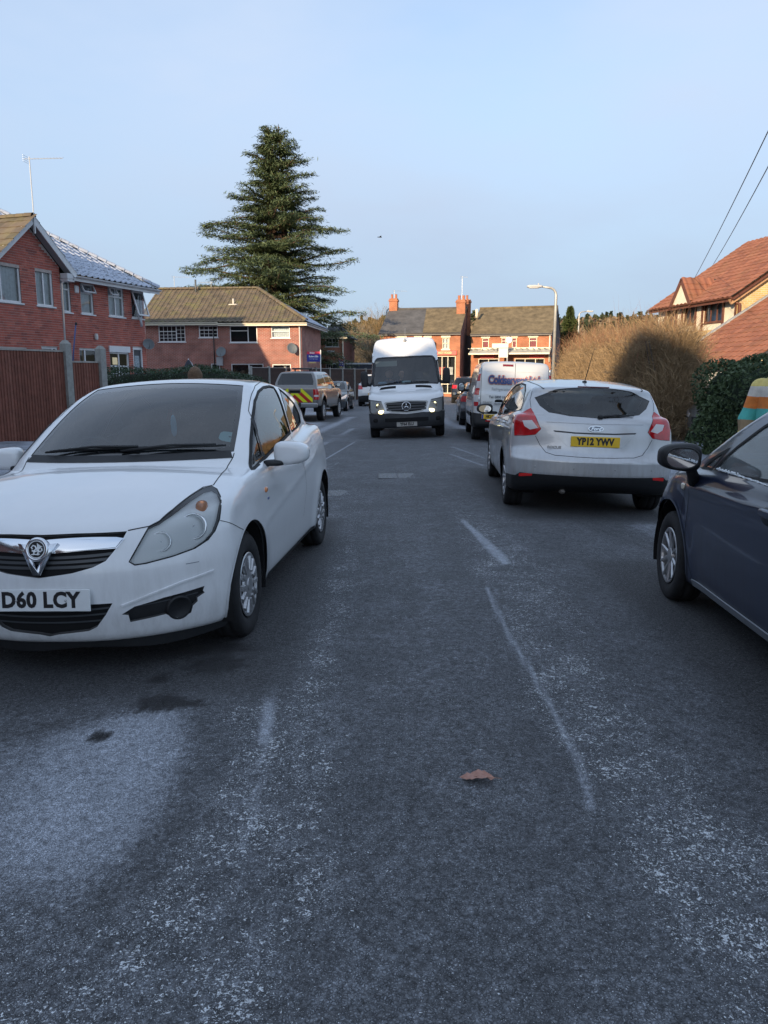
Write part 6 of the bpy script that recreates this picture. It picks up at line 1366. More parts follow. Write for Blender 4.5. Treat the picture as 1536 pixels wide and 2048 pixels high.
# ------------------------------------------------------------------ planting
def rot_quads(C, U, Wv, hl, hw):
    """flat leaves: centres C, long axes U, cross axes Wv -> quads"""
    n = len(C); V = np.concatenate([C - U*hl[:, None], C + Wv*hw[:, None], C + U*hl[:, None], C - Wv*hw[:, None]]); i = np.arange(n); return V, np.stack([i, i + n, i + 2*n, i + 3*n], 1)
def unit(v): return v/np.maximum(np.linalg.norm(v, axis=-1, keepdims=True), 1e-9)
def leaf_mat(name, c1, c2, c3=None, rough=.6, frost_top=0.0):
    if name in MATS: return MATS[name]
    m = varied(name, [c1, c2] + ([c3] if c3 else []), rough, .9, .1, 30); p = m.node_tree.nodes['Principled BSDF']; p.inputs['Specular IOR Level'].default_value = .25; return m
def twig_sticks(P, D, L, w):
    """thin three-sided twigs from P along D (bent a little)"""
    n = len(P); a = unit(np.cross(D, RNG.normal(size=(n, 3)))); b = np.cross(D, a); mid = P + D*(L*.55)[:, None] + RNG.normal(size=(n, 3))*(L*.06)[:, None]; tip = P + D*L[:, None] + RNG.normal(size=(n, 3))*(L*.14)[:, None]; V = []; 
    V = np.concatenate([P + a*w[:, None], P - a*w[:, None], mid + b*(w*.7)[:, None], mid - b*(w*.7)[:, None], tip]); i = np.arange(n)
    F3 = np.stack([i + 2*n, i + 3*n, i + 4*n], 1); F4 = np.stack([i, i + n, i + 3*n, i + 2*n], 1); return V, F4, F3
def join_stuff(name, sets, mat, parent):
    V = []; F = []; k = 0
    for v, fs in sets:
        for f in fs: F += (f + k).tolist()
        V.append(v); k += len(v)
    o = obj(name, mesh(name, np.concatenate(V), F, mat), parent); o['kind'] = 'stuff'; return o
def bare_hedge():
    r = thing('bare_hedge', (0, 0, 0), 0, label='long overgrown leafless hedge, brown and sunlit at its far end', cat='hedge')
    path = np.array([(7.15, 19.1), (7.45, 22), (7.9, 27), (8.4, 32), (8.9, 36.5)]); tt = np.linspace(0, 1, len(path))
    def axis(t): return np.stack([np.interp(t, tt, path[:, 0]), np.interp(t, tt, path[:, 1])], 1)
    hgt = lambda t: np.interp(t, [0, .04, .12, .35, .6, .9, 1], [1.6, 2.55, 2.85, 2.75, 3.05, 2.75, 1.9]); wid = lambda t: np.interp(t, [0, .1, .9, 1], [.75, 1.0, 1.1, .7])
    sets = []
    for (n, l0, l1, w0, w1, outw) in ((20000, .35, .75, .0045, .009, .8), (52000, .16, .42, .003, .0058, 1.0)):
        t = RNG.random(n)**1.7; ax = axis(t); ang = RNG.random(n)*2*np.pi; rad = np.sqrt(RNG.random(n))*.55 + .42; h = hgt(t); y = (RNG.random(n)**.92); prof = np.sqrt(np.clip(1 - np.clip((y - .55)/.5, 0, 1)**2, .05, 1))*np.interp(y, [0, .25, .6, 1], [.75, 1, 1, .9]); w = wid(t)*prof*rad*(1 + .24*np.sin(t*29 + y*6) + .20*np.sin(t*71 + y*11) + .15*RNG.random(n)*np.sin(ang*3))
        P = np.stack([ax[:, 0] + np.cos(ang)*w, ax[:, 1] + np.sin(ang)*w*.9, -.15 + y*h*(1 + .06*np.sin(t*43))], 1); D = unit(np.stack([np.cos(ang)*outw*RNG.random(n), np.sin(ang)*outw*RNG.random(n), .35 + .8*RNG.random(n)*(y > .3) - .2*RNG.random(n)], 1) + RNG.normal(size=(n, 3))*.45)
        sets.append((lambda q: (q[0], (q[1], q[2])))(twig_sticks(P, D, l0 + (l1 - l0)*RNG.random(n), w0 + (w1 - w0)*RNG.random(n))))
    n = 2600; t = RNG.random(n); ax = axis(t); P = np.stack([ax[:, 0] + RNG.normal(size=n)*.6, ax[:, 1], hgt(t)*(.85 + .12*RNG.random(n)) - .15], 1); D = unit(np.stack([RNG.normal(size=n)*.25, RNG.normal(size=n)*.25, np.ones(n)], 1)); shoots = twig_sticks(P, D, .25 + .75*RNG.random(n)**2, .003 + .002*RNG.random(n))
    BR = varied('bare_twig', [(.20, .14, .08), (.30, .21, .115), (.38, .27, .15), (.25, .17, .10)], .85, .8, .1, 40)
    join_stuff('twigs', sets, BR, r); join_stuff('long_shoots', [(shoots[0], (shoots[1], shoots[2]))], varied('red_twig', [(.22, .10, .06), (.30, .15, .08)], .8), r)
    n = 5200; t = RNG.random(n); ax = axis(t); C = np.stack([ax[:, 0] + RNG.normal(size=n)*.55*wid(t), ax[:, 1] + RNG.normal(size=n)*.3, -.1 + hgt(t)*RNG.random(n)**.8*.98], 1); U = unit(RNG.normal(size=(n, 3))); Wq = unit(np.cross(U, RNG.normal(size=(n, 3)))); v, f = rot_quads(C, U, Wq, .018 + .02*RNG.random(n), .010 + .008*RNG.random(n)); join_stuff('withered_leaves', [(v, (f,))], leaf_mat('withered_leaf', (.20, .12, .06), (.33, .22, .11), (.26, .15, .07)), r)
    core = MB()
    for i in range(46): t = (i + .5)/46; a = axis(np.array([t]))[0]; core.tube([(a[0] + random.uniform(-.3, .3), a[1], -.2), (a[0] + random.uniform(-.5, .5), a[1] + random.uniform(-.3, .3), 1.1), (a[0] + random.uniform(-.8, .8), a[1] + random.uniform(-.5, .5), 2.3)], [.035, .025, .012], 6)
    o = core.build('stems', simple('stem_bark', (.09, .07, .055), .9, var=.3), r); o['kind'] = 'stuff'
bare_hedge()
def leafy(name, label, boxes, n, size, cols, frost=0, core=(.015, .022, .012), cat='hedge', rnd=.25, ck=.72):
    """evergreen clipped or rounded mass: leaves over its skin and through its outer layer, stems and shade inside"""
    r = thing(name, (0, 0, 0), 0, label=label, cat=cat); A = []
    tot = sum((b[3]*b[4] + b[3]*b[5] + b[4]*b[5]) for b in boxes); cm = MB()
    for (x, y, z, hx, hy, hz, rz) in boxes:
        k = int(n*(hx*hy + hx*hz + hy*hz)/tot); d = unit(RNG.normal(size=(k, 3))); d = d*((np.abs(d)**4).sum(1, keepdims=True)**-.25); lump = 1 + .07*np.sin(d[:, 0]*7 + x) + .07*np.sin(d[:, 2]*6 + d[:, 1]*5); P = d*np.array([hx, hy, hz])*(1 - rnd*RNG.random((k, 1))**1.6)*lump[:, None]; c, s = math.cos(rz), math.sin(rz); P = np.stack([P[:, 0]*c - P[:, 1]*s + x, P[:, 0]*s + P[:, 1]*c + y, P[:, 2] + z], 1); P = P[P[:, 2] > -.35]; k = len(P)
        U = unit(RNG.normal(size=(k, 3)) + np.array([0, 0, .3])); Wq = unit(np.cross(U, RNG.normal(size=(k, 3)))); v, f = rot_quads(P, U, Wq, size*(.6 + .6*RNG.random(k)), size*.45*(.6 + .6*RNG.random(k))); A.append((v, (f,)))
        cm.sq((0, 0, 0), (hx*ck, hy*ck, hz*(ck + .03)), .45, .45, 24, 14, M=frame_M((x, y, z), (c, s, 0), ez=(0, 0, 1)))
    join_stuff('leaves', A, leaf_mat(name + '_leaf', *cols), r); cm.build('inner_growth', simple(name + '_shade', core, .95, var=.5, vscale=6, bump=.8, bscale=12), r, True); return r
leafy('laurel_hedge', 'dense dark green leafy hedge behind the dark blue hatchback', [(7.16, 14.6, .62, .95, 1.25, 1.12, .1), (8.7, 14.2, .78, 1.0, 1.2, 1.25, .0), (10.4, 14.0, .95, 1.2, 1.2, 1.35, .0)], 64000, .050, ((.04, .07, .032), (.065, .10, .045), (.10, .14, .065)), rnd=.14, ck=.85, core=(.02, .035, .018))
leafy('clipped_hedge', 'low clipped green hedge with a frosty top behind the white hatchback', [(-6.4, 24.2, .62, 2.6, .6, 1.05, R(16))], 34000, .034, ((.022, .05, .02), (.04, .075, .03), (.12, .16, .13)), rnd=.12, ck=.84)
leafy('garden_shrub', 'dark brown shrub against the wide brick house', [(-10.6, 45.2, .6, 1.2, .8, 1.35, 0), (-8.4, 45.0, .5, .9, .8, 1.2, 0)], 9000, .05, ((.05, .035, .02), (.08, .055, .03)), rnd=.4, core=(.02, .015, .01))
cp = thing('garden_parasol', (-9.35, 37.5, -.3), 0, label='small folded dark parasol beyond the clipped hedge', cat='parasol'); MB().lathe([(.32, 2.0), (.24, 2.15), (.10, 2.42), (.02, 2.50)], 10).build('folded_canopy', simple('parasol_dark', (.03, .035, .05), .7), cp); MB().tube([(0, 0, 0), (0, 0, 2.55)], .03, 8).build('pole', UPVC, cp); MB().tube([(.05, 0, 2.45), (.30, 0, 2.05)], [.03, .05], 6).build('light_fold', simple('parasol_pale', (.5, .5, .5), .7), cp)
def cedar():
    X, Y = -8.75, 62.5; r = thing('cedar_tree', (X, Y, -.3), 0, label='tall cedar with tiers of spreading boughs above the roofs', cat='tree'); k = random.Random(11)
    tr = [(0, 0, 0), (.05, 0, 6), (.0, .1, 11), (-.08, 0, 15), (-.05, 0, 17.6), (0, 0, 20.0)]; BK = simple('cedar_bark', (.12, .075, .055), .9, var=.35, vscale=3, bump=.8, bscale=10)
    MB().tube(tr, [.62, .48, .36, .24, .13, .04], 14).build('trunk', BK, r, True); MB().tube([(.1, .1, 8.0), (.85, .4, 10), (1.05, .45, 14), (.9, .3, 17.5), (.7, .2, 20.4)], [.30, .24, .18, .10, .03], 10).build('second_stem', BK, r, True)
    bo = MB(); C = []; U = []; N_ = []
    zr = [4.0, 5.0, 6.2, 7.5, 9, 10.5, 12, 13.5, 15, 16.5, 18, 19.3, 20.4]; rr = [5.5, 5.8, 5.8, 5.6, 5.2, 4.6, 4.0, 3.4, 2.8, 2.1, 1.35, .7, .2]
    for i in range(270):
        z = 3.3 + 16.6*(i/270)**.95 + k.uniform(-.3, .3); az = i*2.399963 + k.uniform(-.35, .35); L = np.interp(z, zr, rr)*k.uniform(.45, 1.22)*(1.12 - .18*math.cos(az - 2.9)*0); base = Vector((np.interp(z, [8, 10, 17.5, 20.4], [0, .85, .9, .7])*(1 if k.random() < .35 and z > 9 else 0), 0, z)); rise = np.interp(z, [3, 8, 13, 18, 20.5], [-.16, .0, .10, .35, .9]) + k.uniform(-.09, .09); d = Vector((math.cos(az), math.sin(az), 0))
        if d.x > .2 and z < 6.5: L *= 1.18
        if d.x < -.2 and z < 13: L *= 1.12
        pts = [base + d*(L*t) + Vector((0, 0, L*(rise*t + .05*math.sin(t*5 + i)) - (.20 if z < 8 else .10)*L*max(0, t - .55)**1.5*1.0)) for t in np.linspace(0, 1, 7)]
        bo.tube(pts, list(np.linspace(.09 + L*.006, .012, 7)), 5, False)
        side = Vector((-d.y, d.x, 0)); m = int(L*19) + 7
        for j in range(m):
            t = .16 + .86*(j/m); q = min(t, 1)*6; a = int(min(5, q)); p = pts[a] + (pts[a+1] - pts[a])*(q - a); sw = L*.20*(1 - abs(t - .55))*k.uniform(-1, 1)*1.25; out = p + side*sw + d*k.uniform(-.15, .25) + Vector((0, 0, k.uniform(-.10, .12) - abs(sw)*.14))
            C.append(out); U.append(d*.8 + side*(sw*1.1) + Vector((0, 0, k.uniform(-.45, .10)))); 
    bo.build('boughs', BK, r)['kind'] = 'stuff'; C = np.array([tuple(c) for c in C]); U = unit(np.array([tuple(u) for u in U])); G = 7; n = len(C)
    CC = np.repeat(C, G, 0) + RNG.normal(size=(n*G, 3))*np.array([.20, .20, .055]); UU = unit(np.repeat(U, G, 0) + RNG.normal(size=(n*G, 3))*np.array([.55, .55, .35])); WW = unit(np.cross(UU, np.array([0, 0, 1.0]) + RNG.normal(size=(n*G, 3))*.35)); v, f = rot_quads(CC, UU, WW, .11 + .13*RNG.random(n*G), .022 + .020*RNG.random(n*G))
    join_stuff('crown', [(v, (f,))], leaf_mat('cedar_needles', (.075, .115, .06), (.11, .15, .075), (.15, .19, .095)), r)
cedar()
def conifer(name, x, y, h, w, label, n=9000, cols=((.03, .05, .02), (.06, .085, .03), (.09, .11, .04))):
    r = thing(name, (x, y, -.3), 0, label=label, cat='tree'); MB().tube([(0, 0, 0), (0, 0, h*.97)], [.22, .02], 8).build('trunk', simple('conifer_bark', (.10, .07, .05), .9), r, True); t = RNG.random(n)**.8; rad = w*(1 - t)**.8*(.55 + .45*RNG.random(n)**.5)*(1 + .25*np.sin(t*40)); an = RNG.random(n)*2*np.pi + 3*np.sin(t*9); C = np.stack([np.cos(an)*rad, np.sin(an)*rad, h*(.06 + .94*t) - rad*.25], 1); U = unit(np.stack([np.cos(an), np.sin(an), -.3 + .5*t], 1) + RNG.normal(size=(n, 3))*.4); W_ = unit(np.cross(U, RNG.normal(size=(n, 3)))); v, f = rot_quads(C, U, W_, .16 + .14*RNG.random(n), .05 + .04*RNG.random(n)); join_stuff('crown', [(v, (f,))], leaf_mat(name + '_needles', *cols), r)
conifer('conifer_tree', 17.4, 74.0, 8.0, 2.0, 'narrow green conifer between the shop gable and the bare hedge')
def bare_tree(x, y, h, w, label, cols, seed, n1=260, n2=2600, name='bare_tree', shrub=False):
    k = np.random.default_rng(seed); r = thing(name, (x, y, -.3), 0, label=label, cat='tree'); MB().tube([(0, 0, 0), (.1, 0, h*.4), (.0, .1, h*.8)], [.16, .10, .03], 8).build('trunk', simple('bare_bark', (.11, .09, .07), .9, var=.3), r, True)
    P = np.stack([k.normal(size=n1)*w*.12, k.normal(size=n1)*w*.12, h*(.05 if shrub else .22) + h*.5*k.random(n1)], 1); an = k.random(n1)*2*np.pi; D = unit(np.stack([np.cos(an)*.8, np.sin(an)*.8, .35 + .9*k.random(n1)], 1)); L1 = w*(.5 + .6*k.random(n1)); L1 = np.minimum(L1, (h - P[:, 2])/np.maximum(D[:, 2], .1)); a = twig_sticks(P, D, L1, .018 + .02*k.random(n1))
    i = k.integers(0, n1, n2); t = .3 + .7*k.random(n2); P2 = P[i] + D[i]*(L1[i]*t)[:, None]; D2 = unit(D[i] + k.normal(size=(n2, 3))*.6 + np.array([0, 0, .2])); b = twig_sticks(P2, D2, h*.05 + h*.10*k.random(n2), .007 + .007*k.random(n2)); join_stuff('crown', [(a[0], (a[1], a[2])), (b[0], (b[1], b[2]))], varied(name + '_%d' % seed, list(cols), .85), r)
tan = ((.20, .14, .07), (.30, .21, .10), (.25, .17, .08)); gry = ((.15, .13, .10), (.22, .19, .14), (.26, .22, .16))
for i, (x, y, h, w, c, lb) in enumerate(((-3.9, 88, 7.6, 3.6, gry, 'grey leafless tree right of the orange house'), (-1.3, 84, 6.4, 3.2, gry, 'low grey leafless tree above the blue garage'), (-.6, 100, 10.2, 4.2, tan, 'tawny leafless tree left of the shops'), (-3.2, 104, 8.8, 4.0, tan, 'tawny leafless tree behind the orange house'), (2.0, 98, 8.6, 3.4, tan, 'tawny leafless tree behind the shop chimney'), (19.5, 92, 7.0, 3.2, gry, 'grey leafless tree behind the conifer'))): bare_tree(x, y, h, w, lb, c, 20 + i, 300, 3600)
# ------------------------------------------------------------------ far hillside with its wood and houses
def hills():
    nx, ny = 70, 22; X = np.linspace(-700, 900, nx); Y = np.linspace(230, 900, ny); GX_, GY_ = np.meshgrid(X, Y); H_ = -.3 + sstep(240, 760, GY_)*(40 + 6*np.sin(GX_/90) + 4*np.sin(GX_/37 + 1)); k = (np.arange(ny - 1)[:, None]*nx + np.arange(nx - 1)[None]).ravel(); obj('hill', mesh('hill', np.stack([GX_.ravel(), GY_.ravel(), H_.ravel()], 1), np.stack([k, k+1, k+nx+1, k+nx], 1), simple('hill_ground', (.07, .075, .045), .95, var=.4, vscale=.02), True), kind='structure')
    hz = lambda x, y: -.3 + sstep(240, 760, y)*(40 + 6*np.sin(x/90) + 4*np.sin(x/37 + 1))
    sets = {0: [], 1: []}
    for q in range(2600):
        y = RNG.uniform(300, 820) if q % 3 else RNG.uniform(680, 800); x = RNG.uniform(-.16, .42)*y; z = float(hz(x, y)); kind = 0 if RNG.random() < .35 else 1; h = RNG.uniform(6, 12)*(1.1 if kind == 0 else .9); w = h*(.28 if kind == 0 else .5); m = 26; d = unit(RNG.normal(size=(m, 3))); t = RNG.random(m)
        if kind == 0: C = np.stack([d[:, 0]*w*(1 - t), d[:, 1]*w*(1 - t), h*(.1 + .9*t)], 1)
        else: C = d*np.array([w, w, h*.42])*(RNG.random((m, 1))**.3) + np.array([0, 0, h*.55])
        U = unit(RNG.normal(size=(m, 3))); Wq = unit(np.cross(U, RNG.normal(size=(m, 3)))); v, f = rot_quads(C + np.array([x, y, z]), U, Wq, np.full(m, h*.16), np.full(m, h*.13)); sets[kind].append((v, (f,)))
    wd = thing('hillside_wood', (0, 0, 0), 0, label='far-off wood covering the hillside beyond the shops', cat='wood', kind='stuff'); join_stuff('evergreen_crowns', sets[0], leaf_mat('far_evergreen', (.03, .045, .025), (.05, .065, .035)), wd); join_stuff('bare_crowns', sets[1], leaf_mat('far_bare', (.13, .095, .06), (.20, .15, .09), (.16, .12, .08)), wd)
    spots = [(-14, 330), (-30, 345), (-4, 352), (-22, 372), (8, 340), (-9, 390), (-38, 395), (86, 300), (98, 312), (112, 330), (92, 345), (126, 348), (105, 370), (140, 372), (120, 395), (152, 400)]
    pal = [((.55, .30, .22), (.30, .11, .07)), ((.68, .62, .55), (.25, .12, .09)), ((.60, .40, .32), (.16, .10, .09))]
    for i, (x, y) in enumerate(spots):
        z = float(hz(np.array(x), np.array(y))) + 1.0; wc, rc = pal[i % 3]; r = thing('hillside_house', (x, y, z), R(random.uniform(-30, 30)), label='small pale house among the trees on the far hillside', cat='house', group='houses on the far hillside')
        MB().box((-4.5, -3.5, -3), (4.5, 3.5, 5)).build('wall', simple('far_wall_%d' % (i % 3), wc, .8), r); rf = MB(); rf.add([(-5, -4, 5), (5, -4, 5), (5, 0, 8), (-5, 0, 8), (5, 4, 5), (-5, 4, 5)], [(0, 1, 2, 3), (4, 5, 3, 2), (0, 3, 5), (1, 4, 2)]); rf.build('roof', simple('far_roof_%d' % (i % 3), rc, .85), r)
        for wx in (-2.5, 2.0): MB().box((wx - .7, -3.56, 2.6), (wx + .7, -3.51, 4.0)).build('window', simple('far_window', (.10, .12, .14), .2), r)
hills()
bd = thing('flying_bird', (-.2, 42, 8.55), R(20), label='small dark bird gliding in the clear sky', cat='bird'); b = MB(); b.sq((0, 0, 0), (.10, .028, .026), .9, .9, 12, 8)
for sg in (1, -1): b.add([(.04, sg*.02, .01), (-.05, sg*.02, .01), (-.03, sg*.14, .05), (-.06, sg*.27, .02), (.0, sg*.26, .02), (.035, sg*.13, .05)], [(0, 1, 2, 5), (5, 2, 3, 4)])
b.add([(-.08, .0, 0), (-.16, .035, 0), (-.16, -.035, 0)], [(0, 1, 2)]); b.build('body', simple('bird_dark', (.05, .055, .065), .8), bd, True)

# ------------------------------------------------------------------ one fallen leaf
def build_leaf():
    r = thing('fallen_leaf', (.352, 2.64, float(gz(.352, 2.64)) + .012), R(-8), label='single brown autumn leaf lying on the asphalt', cat='leaf')
    half = [(-.072, 0), (-.060, .012), (-.050, .012), (-.045, .020), (-.032, .021), (-.025, .029), (-.010, .027), (-.004, .033), (.012, .028), (.018, .031), (.032, .022), (.045, .014), (.056, .003), (.060, 0)]
    V = []; F = []; n = len(half)
    zf = lambda x, y: .010*math.sin((x + .07)*22) + 9*y*y*(.9 + .6*math.sin(x*60)) + .004*math.sin(x*130 + y*90)
    for sg in (1, -1):
        for row in range(5):
            for (x, y) in half:
                yy = sg*y*row/4*(1.0 if sg > 0 else 1.15); V.append((x, yy, zf(x, yy)))
    for s in range(2):
        for row in range(4):
            for i in range(n - 1):
                a = s*5*n + row*n + i; f = (a, a + 1, a + n + 1, a + n); F.append(f if s == 0 else f[::-1])
    m, nn, l, p = nodes_of('dead_leaf'); tc = nn.new('ShaderNodeTexCoord'); no = nn.new('ShaderNodeTexNoise'); no.inputs['Scale'].default_value = 70; no.inputs['Detail'].default_value = 5
    l.new(tc.outputs['Object'], no.inputs['Vector']); mx = nn.new('ShaderNodeMix'); mx.data_type = 'RGBA'; mx.inputs['A'].default_value = (.30, .13, .09, 1); mx.inputs['B'].default_value = (.50, .29, .23, 1)
    l.new(no.outputs['Fac'], mx.inputs['Factor']); l.new(mx.outputs['Result'], p.inputs['Base Color']); p.inputs['Roughness'].default_value = .7
    obj('blade', mesh('blade', V, F, m, True), r)
    MB().tube([(-.066, 0, zf(-.066, 0) + .001), (-.02, 0, zf(-.02, 0) + .001), (.03, 0, zf(.03, 0) + .001), (.060, 0, zf(.06, 0)), (.085, .006, .002)], [.0006, .0010, .0013, .0013, .0009], 5).build('stalk', simple('leaf_stalk', (.38, .22, .16), .7), r, True)
build_leaf()

# ------------------------------------------------------------------ vehicles
def paint(name, col, metal=0.0, rough=0.35, dirt=0.0, dcol=(0.16, 0.14, 0.12), flake=0.0, frost=0.0):
    m, n, l, p = nodes_of(name)
    p.inputs['Metallic'].default_value = metal; p.inputs['Roughness'].default_value = rough
    p.inputs['Coat Weight'].default_value = 0.9; p.inputs['Coat Roughness'].default_value = 0.05
    tc = n.new('ShaderNodeTexCoord')
    # road film: patchy grime that grows towards the sills, plus faint streaks
    sep = n.new('ShaderNodeSeparateXYZ'); l.new(tc.outputs['Object'], sep.inputs[0])
    hgt = n.new('ShaderNodeMapRange'); hgt.inputs['From Min'].default_value = 0.75; hgt.inputs['From Max'].default_value = 0.25
    l.new(sep.outputs['Z'], hgt.inputs['Value'])
    mp = n.new('ShaderNodeMapping'); mp.inputs['Scale'].default_value = (5, 5, 1.2); l.new(tc.outputs['Object'], mp.inputs[0])
    no = n.new('ShaderNodeTexNoise'); no.inputs['Scale'].default_value = 3.0; no.inputs['Detail'].default_value = 8; no.inputs['Roughness'].default_value = .7
    l.new(mp.outputs[0], no.inputs['Vector'])
    mr = n.new('ShaderNodeMapRange'); mr.inputs['From Min'].default_value = .42; mr.inputs['From Max'].default_value = .72; l.new(no.outputs['Fac'], mr.inputs['Value'])
    mu = n.new('ShaderNodeMath'); mu.operation = 'MULTIPLY'; l.new(mr.outputs[0], mu.inputs[0]); l.new(hgt.outputs[0], mu.inputs[1])
    ad = n.new('ShaderNodeMath'); ad.operation = 'MULTIPLY_ADD'; l.new(mr.outputs[0], ad.inputs[0]); ad.inputs[1].default_value = 0.12; l.new(mu.outputs[0], ad.inputs[2])
    fa = n.new('ShaderNodeMath'); fa.operation = 'MULTIPLY'; l.new(ad.outputs[0], fa.inputs[0]); fa.inputs[1].default_value = dirt; fa.use_clamp = True
    mx = n.new('ShaderNodeMix'); mx.data_type = 'RGBA'; mx.inputs['A'].default_value = (*col, 1); mx.inputs['B'].default_value = (*dcol, 1)
    l.new(fa.outputs[0], mx.inputs['Factor']); l.new(mx.outputs['Result'], p.inputs['Base Color'])
    rr = n.new('ShaderNodeMath'); rr.operation = 'MULTIPLY_ADD'; l.new(fa.outputs[0], rr.inputs[0]); rr.inputs[1].default_value = .5; rr.inputs[2].default_value = rough
    l.new(rr.outputs[0], p.inputs['Roughness'])
    cw = n.new('ShaderNodeMath'); cw.operation = 'MULTIPLY_ADD'; l.new(fa.outputs[0], cw.inputs[0]); cw.inputs[1].default_value = -.8; cw.inputs[2].default_value = .9; cw.use_clamp = True
    l.new(cw.outputs[0], p.inputs['Coat Weight'])
    nb = n.new('ShaderNodeTexNoise'); nb.inputs['Scale'].default_value = 1.3; l.new(tc.outputs['Object'], nb.inputs['Vector'])
    bp = n.new('ShaderNodeBump'); bp.inputs['Strength'].default_value = .05; bp.inputs['Distance'].default_value = .02; l.new(nb.outputs['Fac'], bp.inputs['Height'])
    l.new(bp.outputs[0], p.inputs['Normal']); l.new(bp.outputs[0], p.inputs['Coat Normal'])
    return m

def vehicle_root(name, key, label, cat, group=None, roll=0.0, hl=1.28, hw=0.74, dz=0.0):
    x, y, a = PLACE[key]; o = thing(name, (0, 0, 0), 0, label=label, cat=cat, group=group)
    M = car_frame(x, y, a, hl, hw, roll); M.translation.z += dz; o.matrix_world = M; return o
def well(cb, xs, r, zc, rid=90):
    """open the wheel arches in both flanks"""
    for x in xs:
        for sg in (1, -1):
            cb.cut(rid, circle_side(cb.B, x, zc, r, sg), n=(0, sg, 0), depth=0.7, minfacing=0.02)
    m = (cb.reg == 0) & (cb.N[:, 2] < -.5) & (np.abs(cb.C[:, 1]) > .45) & (np.min([np.abs(cb.C[:, 0] - x) for x in xs], 0) < r*.98)
    cb.reg[m] = rid
def lip(cb, xs, r, zc, w=0.02, z0=0.22, mat=None):
    for x in xs:
        for sg in (1, -1):
            a0 = math.asin(max(-1, (z0 - zc)/r)); A = np.linspace(a0, math.pi - a0, 28)
            pts = [tuple(cb.B.side(x + (r + w/2)*math.cos(a), zc + (r + w/2)*math.sin(a), sg)) for a in A]
            cb.ribbon(pts, w, 'wheel_arch_lip', mat or cb.paint, lift=.004)
def two(cb, rid, pts, **kw):
    """the same outline on both sides of the vehicle"""
    cb.cut(rid, pts, **kw); kw2 = dict(kw)
    if kw2.get('n') is not None: kw2['n'] = (kw2['n'][0], -kw2['n'][1], kw2['n'][2])
    cb.cut(rid + 1, mir(pts), **kw2)
def plate_M(B, p, sgn, tilt=0.0, off=0.012):
    """frame on the nose (+1) or tail (-1) of a vehicle: x to the reader's right, y up, z out of the surface"""
    n = Vector((sgn*math.cos(tilt), 0, math.sin(tilt)))
    return frame_M((p[0] + sgn*off, p[1], p[2]), (0, sgn, 0), ez=n)
def mirror_casing(root, c, h, mat, sg, glass_back=True, yaw=0.0):
    """door mirror: rounded casing, pane set into its rear face, stalk"""
    M = Matrix.Rotation(R(yaw*sg), 4, 'Z')
    def tp(v):
        t = (v[1]*sg/h[1] + 1)/2                                  # 0 at the door, 1 outboard
        return [v[0]*(1 - .25*t) , v[1], v[2]*(1 - .30*t*t) + .02*t*h[2]]
    o = MB().sq(c, h, .55, .5, 24, 14, M=M, taper=tp).build('door_mirror', mat, root, True)
    if glass_back:
        b = MB(); n = 24; V = []
        for k in range(n):
            a = 2*math.pi*k/n; V.append((-h[0]*.97, h[1]*.80*math.cos(a)*abs(math.cos(a))**-.25 if abs(math.cos(a)) > .01 else 0, h[2]*.70*math.sin(a)))
        V = [tuple(M @ Vector(v) + Vector(c)) for v in V]
        b.add(V, [tuple(range(n))]); b.build('mirror_pane', simple('mirror_silver', (.8, .82, .84), .02, metal=1.0), o)
        e = MB(); e.tube(V + [V[0]], .006, 6, False); e.build('mirror_rim', BLACKP, o)
    return o

